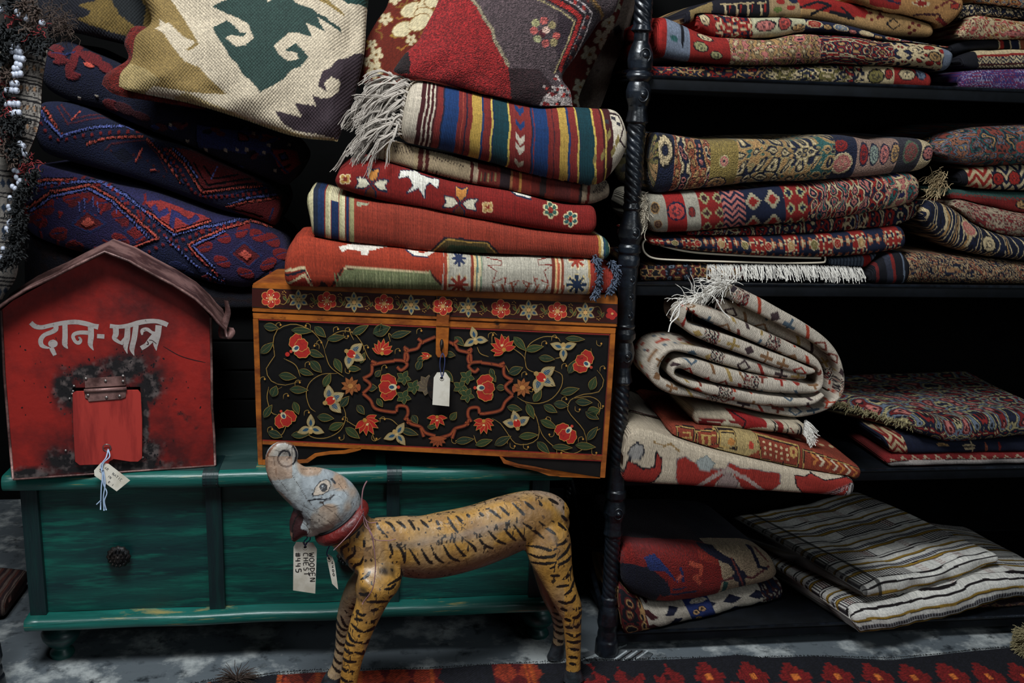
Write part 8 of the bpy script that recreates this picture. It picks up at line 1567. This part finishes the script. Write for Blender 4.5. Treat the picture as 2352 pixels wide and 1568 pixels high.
for s_ in SK:
    P = smoothpts(s_, 12); k = len(P)
    for i in range(k-1): cv.line([tuple(P[i]), tuple(P[i+1])], 7+13*math.sin(math.pi*(i+.6)/k), '#17120f')
HEADL = [(640, 440), (700, 470), (480, 665), (430, 620)]
cv_h = Canvas(fs, '#000000', pad=10)      # head paint
cv_h.poly([(-100, -60), (700, -60), (740, 400), (720, 455), (690, 455), (560, 600), (440, 660), (440, 760), (200, 780), (-100, 760)], '#8b9194')
cv_h.poly([(190, 440), (300, 470), (322, 520), (300, 585), (345, 600), (360, 760), (190, 760)], '#32191a'); cv_h.line([(305, 480), (270, 520), (250, 580), (255, 640)], 9, '#16110f')
eye = [(380, 375), (395, 330), (425, 292), (462, 277), (484, 290), (488, 315), (475, 345), (440, 368), (400, 374)]
cv_h.line(eye+[eye[0]], 11, '#16181c'); cv_h.poly(eye, '#a99b8c'); cv_h.ell(446, 326, 26, 28, '#1a1b20'); cv_h.ell(440, 318, 7, 7, '#8b9194'); cv_h.line([(345, 411), (400, 398), (455, 402), (490, 392), (512, 372)], 9, '#1c1e24'); cv_h.line([(372, 360), (384, 385)], 6, '#1c1e24'); cv_h.line([(496, 272), (520, 300)], 14, '#2c3036'); cv_h.line([(500, 345), (545, 330)], 4, '#5a6064')
for pts in ([(95, 250), (150, 350), (240, 450), (310, 480)],): cv_h.line(pts, 7, '#1a1614')
for pts in ([(250, 250), (300, 330), (330, 380), (420, 500), (520, 570)], [(450, 440), (520, 490), (560, 540)], [(130, 120), (150, 250), (220, 350)], [(540, 300), (600, 380)], [(300, 210), (400, 210)], [(340, 480), (400, 560)]): cv_h.line(pts, 2.4, '#3a302a')
sp_ = smoothpts([(252, 60), (275, 110), (262, 170), (215, 195), (170, 175), (162, 135), (185, 100), (222, 100), (235, 130), (215, 150)], 40); cv_h.line([tuple(p) for p in sp_], 12, '#1d2026')
cv_h.line([tuple(p) for p in smoothpts([(90, 200), (95, 120), (140, 62), (200, 40), (250, 58)], 30)], 13, '#6e4a38')
A_, B_ = XY[:, 0]-fs.x0, XY[:, 1]-fs.y0
rgb = cv(A_, B_, 1.0); hd = cv_h(A_, B_, 1.0); ishead = hd.sum(1) > 0
n1, n2, n3 = vnoise(co, 38, 1), vnoise(co, 95, 2), vnoise(co, 17, 3); n4 = vnoise(co*np.array([1, 1, .35]), 230, 4)
isstripe = (rgb.sum(1) < 120)
base = hexs('#a77b38')[0]*(.84+.32*n3)[:, None]
top_ = XY[:, 1]
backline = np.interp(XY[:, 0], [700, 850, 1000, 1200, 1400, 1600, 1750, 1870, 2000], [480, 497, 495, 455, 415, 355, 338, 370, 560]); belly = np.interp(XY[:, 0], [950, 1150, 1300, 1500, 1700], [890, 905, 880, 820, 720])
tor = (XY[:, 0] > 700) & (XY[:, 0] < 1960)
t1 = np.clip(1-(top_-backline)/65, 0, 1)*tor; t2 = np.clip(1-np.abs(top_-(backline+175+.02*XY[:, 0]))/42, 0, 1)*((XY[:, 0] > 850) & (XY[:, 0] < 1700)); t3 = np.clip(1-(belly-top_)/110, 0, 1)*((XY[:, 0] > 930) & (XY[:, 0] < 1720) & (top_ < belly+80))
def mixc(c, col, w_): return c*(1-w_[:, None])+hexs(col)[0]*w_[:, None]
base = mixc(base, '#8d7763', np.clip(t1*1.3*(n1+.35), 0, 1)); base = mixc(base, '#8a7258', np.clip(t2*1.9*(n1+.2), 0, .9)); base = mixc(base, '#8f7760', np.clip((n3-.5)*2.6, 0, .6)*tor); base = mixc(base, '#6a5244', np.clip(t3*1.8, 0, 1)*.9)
base = mixc(base, '#1d1712', (((n2 > .66) & (t1+t2 > .25) & (n4 > .45)) | ((n4 > .77) & (n2 > .48))).astype(float)*.9)
blot_ = np.exp(-(((XY[:, 0]-850)/60)**2+((top_-850)/60)**2))+np.exp(-(((XY[:, 0]-700)/45)**2+((top_-1000)/60)**2))+.8*np.exp(-(((XY[:, 0]-1890)/40)**2+((top_-650)/40)**2)); base = mixc(base, '#1a1410', np.clip(blot_*1.6*(n2+.1)-.35, 0, .9))
base = mixc(base, '#7a5a3c', np.clip((n1-.55)*3, 0, .6)); far = ls < -.012; base = np.where((far & (top_ > 900))[:, None], mixc(base, '#8a7a68', np.full(n_, .75)), base)
base = np.where((isstripe & (n2+.25*n4 < .93))[:, None], hexs('#17120f')[0], base)
hoof = ((XY[:, 0] < 640) & (top_ > 1640)) | ((XY[:, 0] > 1900) & (co[:, 2] < .036) & ~far) | (far & (co[:, 2] < .045)); base = np.where(hoof[:, None], hexs('#22262a')[0]*(.6+.8*n2)[:, None], base)
hcol = np.where((np.abs(hd-hexs('#8b9194')[0]).sum(1) < 3)[:, None], mixc(mixc(hd, '#9a7a60', np.clip((n1-.48)*5, 0, .8)), '#a5a9a6', np.clip((n3-.5)*3, 0, .6)), hd)
hcol = mixc(hcol, '#2a2320', ((n4 > .82) & (n2 > .6)).astype(float)*.5)
hb_ = (XY[:, 0] < 250) & (top_ > 130) & (n1 > .4); hcol = mixc(hcol, '#97735a', hb_*.6)
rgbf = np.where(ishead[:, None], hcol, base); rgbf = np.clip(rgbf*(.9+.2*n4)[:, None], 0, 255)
dep = (n1-.5)*.0016+(n4-.5)*.0007-((n4 > .8) & (n2 > .5))*.0004
nrm = np.empty(n_*3, np.float32); me.vertices.foreach_get('normal', nrm) if False else None
co2 = co+SN*0; me.vertices.foreach_set('co', (co2).astype(np.float32).ravel()); me.update()
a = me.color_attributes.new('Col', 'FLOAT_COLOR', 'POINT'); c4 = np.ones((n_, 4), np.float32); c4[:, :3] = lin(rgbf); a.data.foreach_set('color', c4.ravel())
me.polygons.foreach_set('use_smooth', np.ones(len(me.polygons), dtype=bool)); me.materials.clear()
wood = worn('old_painted_wood', '#ffffff', .42, attr=True, c3='#2a1d14', scale=26, stretch=(1, 1, 1), thr3=(.68, .75), bump=.55, bscale=85, coat=.2); 
nt_ = wood.node_tree; vo = N(nt_, 'ShaderNodeTexVoronoi'); vo.feature = 'DISTANCE_TO_EDGE'; vo.inputs['Scale'].default_value = 20; tc_ = N(nt_, 'ShaderNodeTexCoord'); mp_ = N(nt_, 'ShaderNodeMapping'); mp_.inputs['Scale'].default_value = (.6, 1, 1.3)
nz_ = N(nt_, 'ShaderNodeTexNoise'); nz_.inputs['Scale'].default_value = 9; vm_ = N(nt_, 'ShaderNodeVectorMath', operation='MULTIPLY_ADD'); nt_.links.new(nz_.outputs['Color'], vm_.inputs[0]); vm_.inputs[1].default_value = (.12, .12, .12); nt_.links.new(tc_.outputs['Object'], vm_.inputs[2]); nt_.links.new(vm_.outputs[0], mp_.inputs[0]); nt_.links.new(mp_.outputs[0], vo.inputs['Vector'])
mr_ = N(nt_, 'ShaderNodeMapRange'); mr_.inputs['From Min'].default_value = .002; mr_.inputs['From Max'].default_value = .016; nt_.links.new(vo.outputs['Distance'], mr_.inputs['Value'])
n2_ = N(nt_, 'ShaderNodeTexNoise'); n2_.inputs['Scale'].default_value = 14; nt_.links.new(tc_.outputs['Object'], n2_.inputs['Vector']); m2_ = N(nt_, 'ShaderNodeMapRange'); m2_.inputs['From Min'].default_value = .38; m2_.inputs['From Max'].default_value = .52; nt_.links.new(n2_.outputs[0], m2_.inputs['Value'])
mm_ = N(nt_, 'ShaderNodeMath', operation='MAXIMUM'); nt_.links.new(mr_.outputs[0], mm_.inputs[0]); nt_.links.new(m2_.outputs[0], mm_.inputs[1])
bs_ = nt_.nodes['Principled BSDF']; src_ = bs_.inputs['Base Color'].links[0].from_socket; mx_ = N(nt_, 'ShaderNodeMix', data_type='RGBA'); mx_.inputs['A'].default_value = (*lin('#2a1c14'), 1); nt_.links.new(mm_.outputs[0], mx_.inputs['Factor']); nt_.links.new(src_, mx_.inputs['B']); nt_.links.new(mx_.outputs['Result'], bs_.inputs['Base Color'])
me.materials.append(wood)
beast = thing('carved_animal', 'carved wooden elephant-headed animal with yellow tiger-striped body and raised grey trunk', 'sculpture', (SP[0]-.25, SP[1]-.06, 0))
bo = bpy.data.objects.new('body', me); C.objects.link(bo); adopt(bo, beast)
# collar
ca, cb_ = sp(437, 637, .0), sp(684, 446, .0); cm = (ca+cb_)/2; ax = (cb_-ca)/2; ra = np.linalg.norm(ax); axn = ax/ra; t_ = np.linspace(0, 2*np.pi, 72)
ring = [cm+axn*ra*1.0*math.cos(t)+SN*ra*.84*math.sin(t) for t in t_]; V, F = tube_vf(ring, .0145, 14, False)
red_ = worn('red_painted_wood', '#641713', .5, c2='#3e0f0e', c3='#1e1210', scale=22, thr3=(.58, .68), bump=.7, bscale=90, coat=.1); co_ = mesh('collar', V, F, red_, beast)
axp = np.cross(axn, SN); axp = axp if axp[2] > 0 or True else -axp
for s_, k in ((.0155, 1.0), (-.0155, 1.0)): V, F = tube_vf([p+axp*s_ for p in [cm+axn*ra*k*math.cos(t)+SN*ra*.86*k*math.sin(t) for t in t_]], .003, 8, False); mesh('collar_line', V, F, M['ink'], co_)
# twig of twine and the pink thread round the neck
pink = plain('faded_pink_thread', '#8a6468', .8)
for pts, r_ in (([(688, 500), (686, 420), (692, 350), (705, 310), (720, 285)], .0016), ([(690, 490), (740, 600), (762, 700), (772, 820), (755, 960), (700, 1040), (690, 1060)], .0011), ([(695, 470), (705, 560), (750, 620), (768, 740)], .0009), ([(690, 500), (730, 545), (780, 545)], .0009), ([(700, 480), (640, 580), (560, 670), (510, 720)], .0009), ([(700, 500), (755, 640), (840, 660), (900, 650)], .0008)):
    offs = .0 if r_ == .0016 else .098
    P = [sp(x, y, .03 if r_ == .0016 else (.125 if 600 < y < 1000 else .11)) for x, y in pts]; V, F = tube_vf(smoothpts(P, 26), r_, 6); mesh('thread', V, F, pink, beast)
# tags: the trunk's tag and the animal's own
pt_ = (sp(330, 800, -.01), SN)
ct = [q9(*p) for p in ((258, 700), (275, 668), (380, 672), (404, 712), (394, 992), (255, 972))]
t, cdm = card('price_tag', ct, pt_, 'cream paper tag reading WOODEN CHEST in black marker, below the elephant mouth', [([q9(330, 690), q9(322, 660), q9(340, 640), q9(350, 600)], (.001, .004, .004, .0)), ([q9(332, 690), q9(345, 665), q9(360, 650), q9(365, 610)], (.001, .003, .003, .0))], q9(330, 700))
def wv(txt, X, Y, sz, col='#101114', w=1.3): x, y = q9(X, Y); line_decal(pt_, cdm, write(txt, (x, y), (.04, 1.0), (-1.0, .04), sz), w, col)
wv('WOODEN', 386, 735, 11.5, w=1.7); wv('CHEST', 348, 735, 11, w=1.7); wv('#445', 300, 735, 12, w=2.0)
ln_ = tn(SN+np.array([-.95, 0, 0])*.9)
pt2 = (sp(500, 850, .02), tn([-.55, -.8, .05]))
ct = [q9(*p) for p in ((466, 768), (474, 745), (500, 760), (515, 800), (537, 966), (500, 930))]
t2, cdm2 = card('price_tag', ct, pt2, 'narrow cream tag seen edge-on, turned away below the red collar', [([q9(478, 760), q9(470, 740), q9(480, 700), q9(500, 660)], (.001, .002, .0, -.01))], q9(482, 772))
x, y = q9(506, 790); line_decal(pt2, cdm2, write('4400', (x, y), (.12, 1.0), (-.45, -.1), 9), 1.4)
# tuck the box-side things: nothing floats
# ---------------------------------------------------------------- let every folded cloth lie on the one beneath it
def settle(names, floor=None, gap=.0009, cell=.004, extra=()):
    objs = [n for n in names]
    allP = [REG[n][0] for n in objs]; lo = np.min([P.reshape(-1, 3).min(0) for P in allP], 0)-.05; hi = np.max([P.reshape(-1, 3).max(0) for P in allP], 0)+.05
    nx, ny = int((hi[0]-lo[0])/cell)+1, int((hi[1]-lo[1])/cell)+1; H = np.full((nx, ny), -9.0 if floor is None else floor)
    for n in objs:
        P, o = REG[n]; ix = np.clip(((P[..., 0]-lo[0])/cell).astype(int), 0, nx-1); iy = np.clip(((P[..., 1]-lo[1])/cell).astype(int), 0, ny-1)
        Hf = H.copy()
        for dx in (-1, 0, 1):
            for dy in (-3, -2, -1, 0, 1, 2, 3): Hf = np.maximum(Hf, np.roll(np.roll(H, dx, 0), dy, 1))
        Hw = Hf.copy()
        for dy in (-9, -6, 6, 9): Hw = np.maximum(Hw, np.roll(Hf, dy, 1))
        far_ = P[..., 1] > P[..., 1].min(1, keepdims=True)+.075; h = np.where(far_, Hw[ix, iy], Hf[ix, iy])+gap; need = np.maximum(h-P[..., 2], 0)
        # squeeze the cloth between what lies below and its own top
        top = P[..., 2].max(1, keepdims=True); bot = P[..., 2].min(1, keepdims=True); f = np.clip((P[..., 2]-bot)/(top-bot+1e-6), 0, 1)
        Z = np.maximum(P[..., 2], h+.004*f); P[..., 2] = Z
        q = P; D = np.linalg.norm(np.diff(np.concatenate([q, q[:, :1]], 1), axis=1), axis=2).max(0); nxt = np.roll(q, -1, axis=1)
        for j in range(q.shape[1]):
            k = max(1, int(D[j]/.003))
            for t in np.arange(k)/k:
                R = q[:, j]*(1-t)+nxt[:, j]*t; a_ = np.clip(((R[:, 0]-lo[0])/cell).astype(int), 0, nx-1); b_ = np.clip(((R[:, 1]-lo[1])/cell).astype(int), 0, ny-1); np.maximum.at(H, (a_, b_), R[:, 2])
        me = o.data; V = np.empty(len(me.vertices)*3, np.float32); me.vertices.foreach_get('co', V); V = V.reshape(-1, 3); W = P.reshape(-1, 3)
        if o.parent is None: W = W-np.array(o.location)
        V[:len(W)] = W
        if len(V)-len(W) == 2:
            V[len(W)] = W.reshape(P.shape)[0].mean(0); V[len(W)+1] = W.reshape(P.shape)[-1].mean(0)
        me.vertices.foreach_set('co', V.ravel()); me.update()
    for o in extra:
        me = o.data; V = np.empty(len(me.vertices)*3, np.float32); me.vertices.foreach_get('co', V); V = V.reshape(-1, 3); W = V+np.array(o.location, np.float32)
        ix = np.clip(((W[:, 0]-lo[0])/cell).astype(int), 0, nx-1); iy = np.clip(((W[:, 1]-lo[1])/cell).astype(int), 0, ny-1); Hf = H.copy()
        for dx in (-2, -1, 0, 1, 2):
            for dy in (-3, -2, -1, 0, 1, 2, 3): Hf = np.maximum(Hf, np.roll(np.roll(H, dx, 0), dy, 1))
        V[:, 2] = np.maximum(W[:, 2], Hf[ix, iy]+.002)-o.location[2]; me.vertices.foreach_set('co', V.ravel()); me.update()
def by(*starts): return [next(n for n, (P, o) in REG.items() if str(o.get('label', '')).startswith(s_)) for s_ in starts]
settle(by('orange-red kilim', 'plain red', 'dark red kilim', 'beige and brown', 'striped blue'), None, extra=[o for o in C.objects if o.name in ('pile_cushion', 'floral_cushion')])
settle(by('almost black', 'purple-blue', 'navy pile', 'dark navy pile'), extra=[o for o in C.objects if o.name == 'kilim_cushion'])
settle(by('flat multi', 'wavy tan', 'cream, red', 'tan carpet with black', 'orange-tan'), z1)
settle(by('violet-blue', 'cream edged', 'dark red and black', 'cream and rose', 'black and cream', 'orange carpet'), z1)
settle(by('thin grey', 'grey ribbed', 'narrow carpet', 'dark red carpet wedge', 'red and navy diamond', 'thick navy'), z2)
settle(by('tan and navy', 'navy and cream carpet curling', 'pale rose', 'red carpet with a green', 'cream carpet with red leaf', 'grey-blue and orange'), z2)
settle(by('cream carpet with large', 'dark brown banded', 'rust-brown', 'small cream'), z3)
settle(by('red-edged', 'navy carpet with a cream', 'dense red'), z3)
settle(by('navy and cream kilim', 'deep red'), z4)
settle(by('dark brown lattic', 'white blanket', 'white striped'), z4)
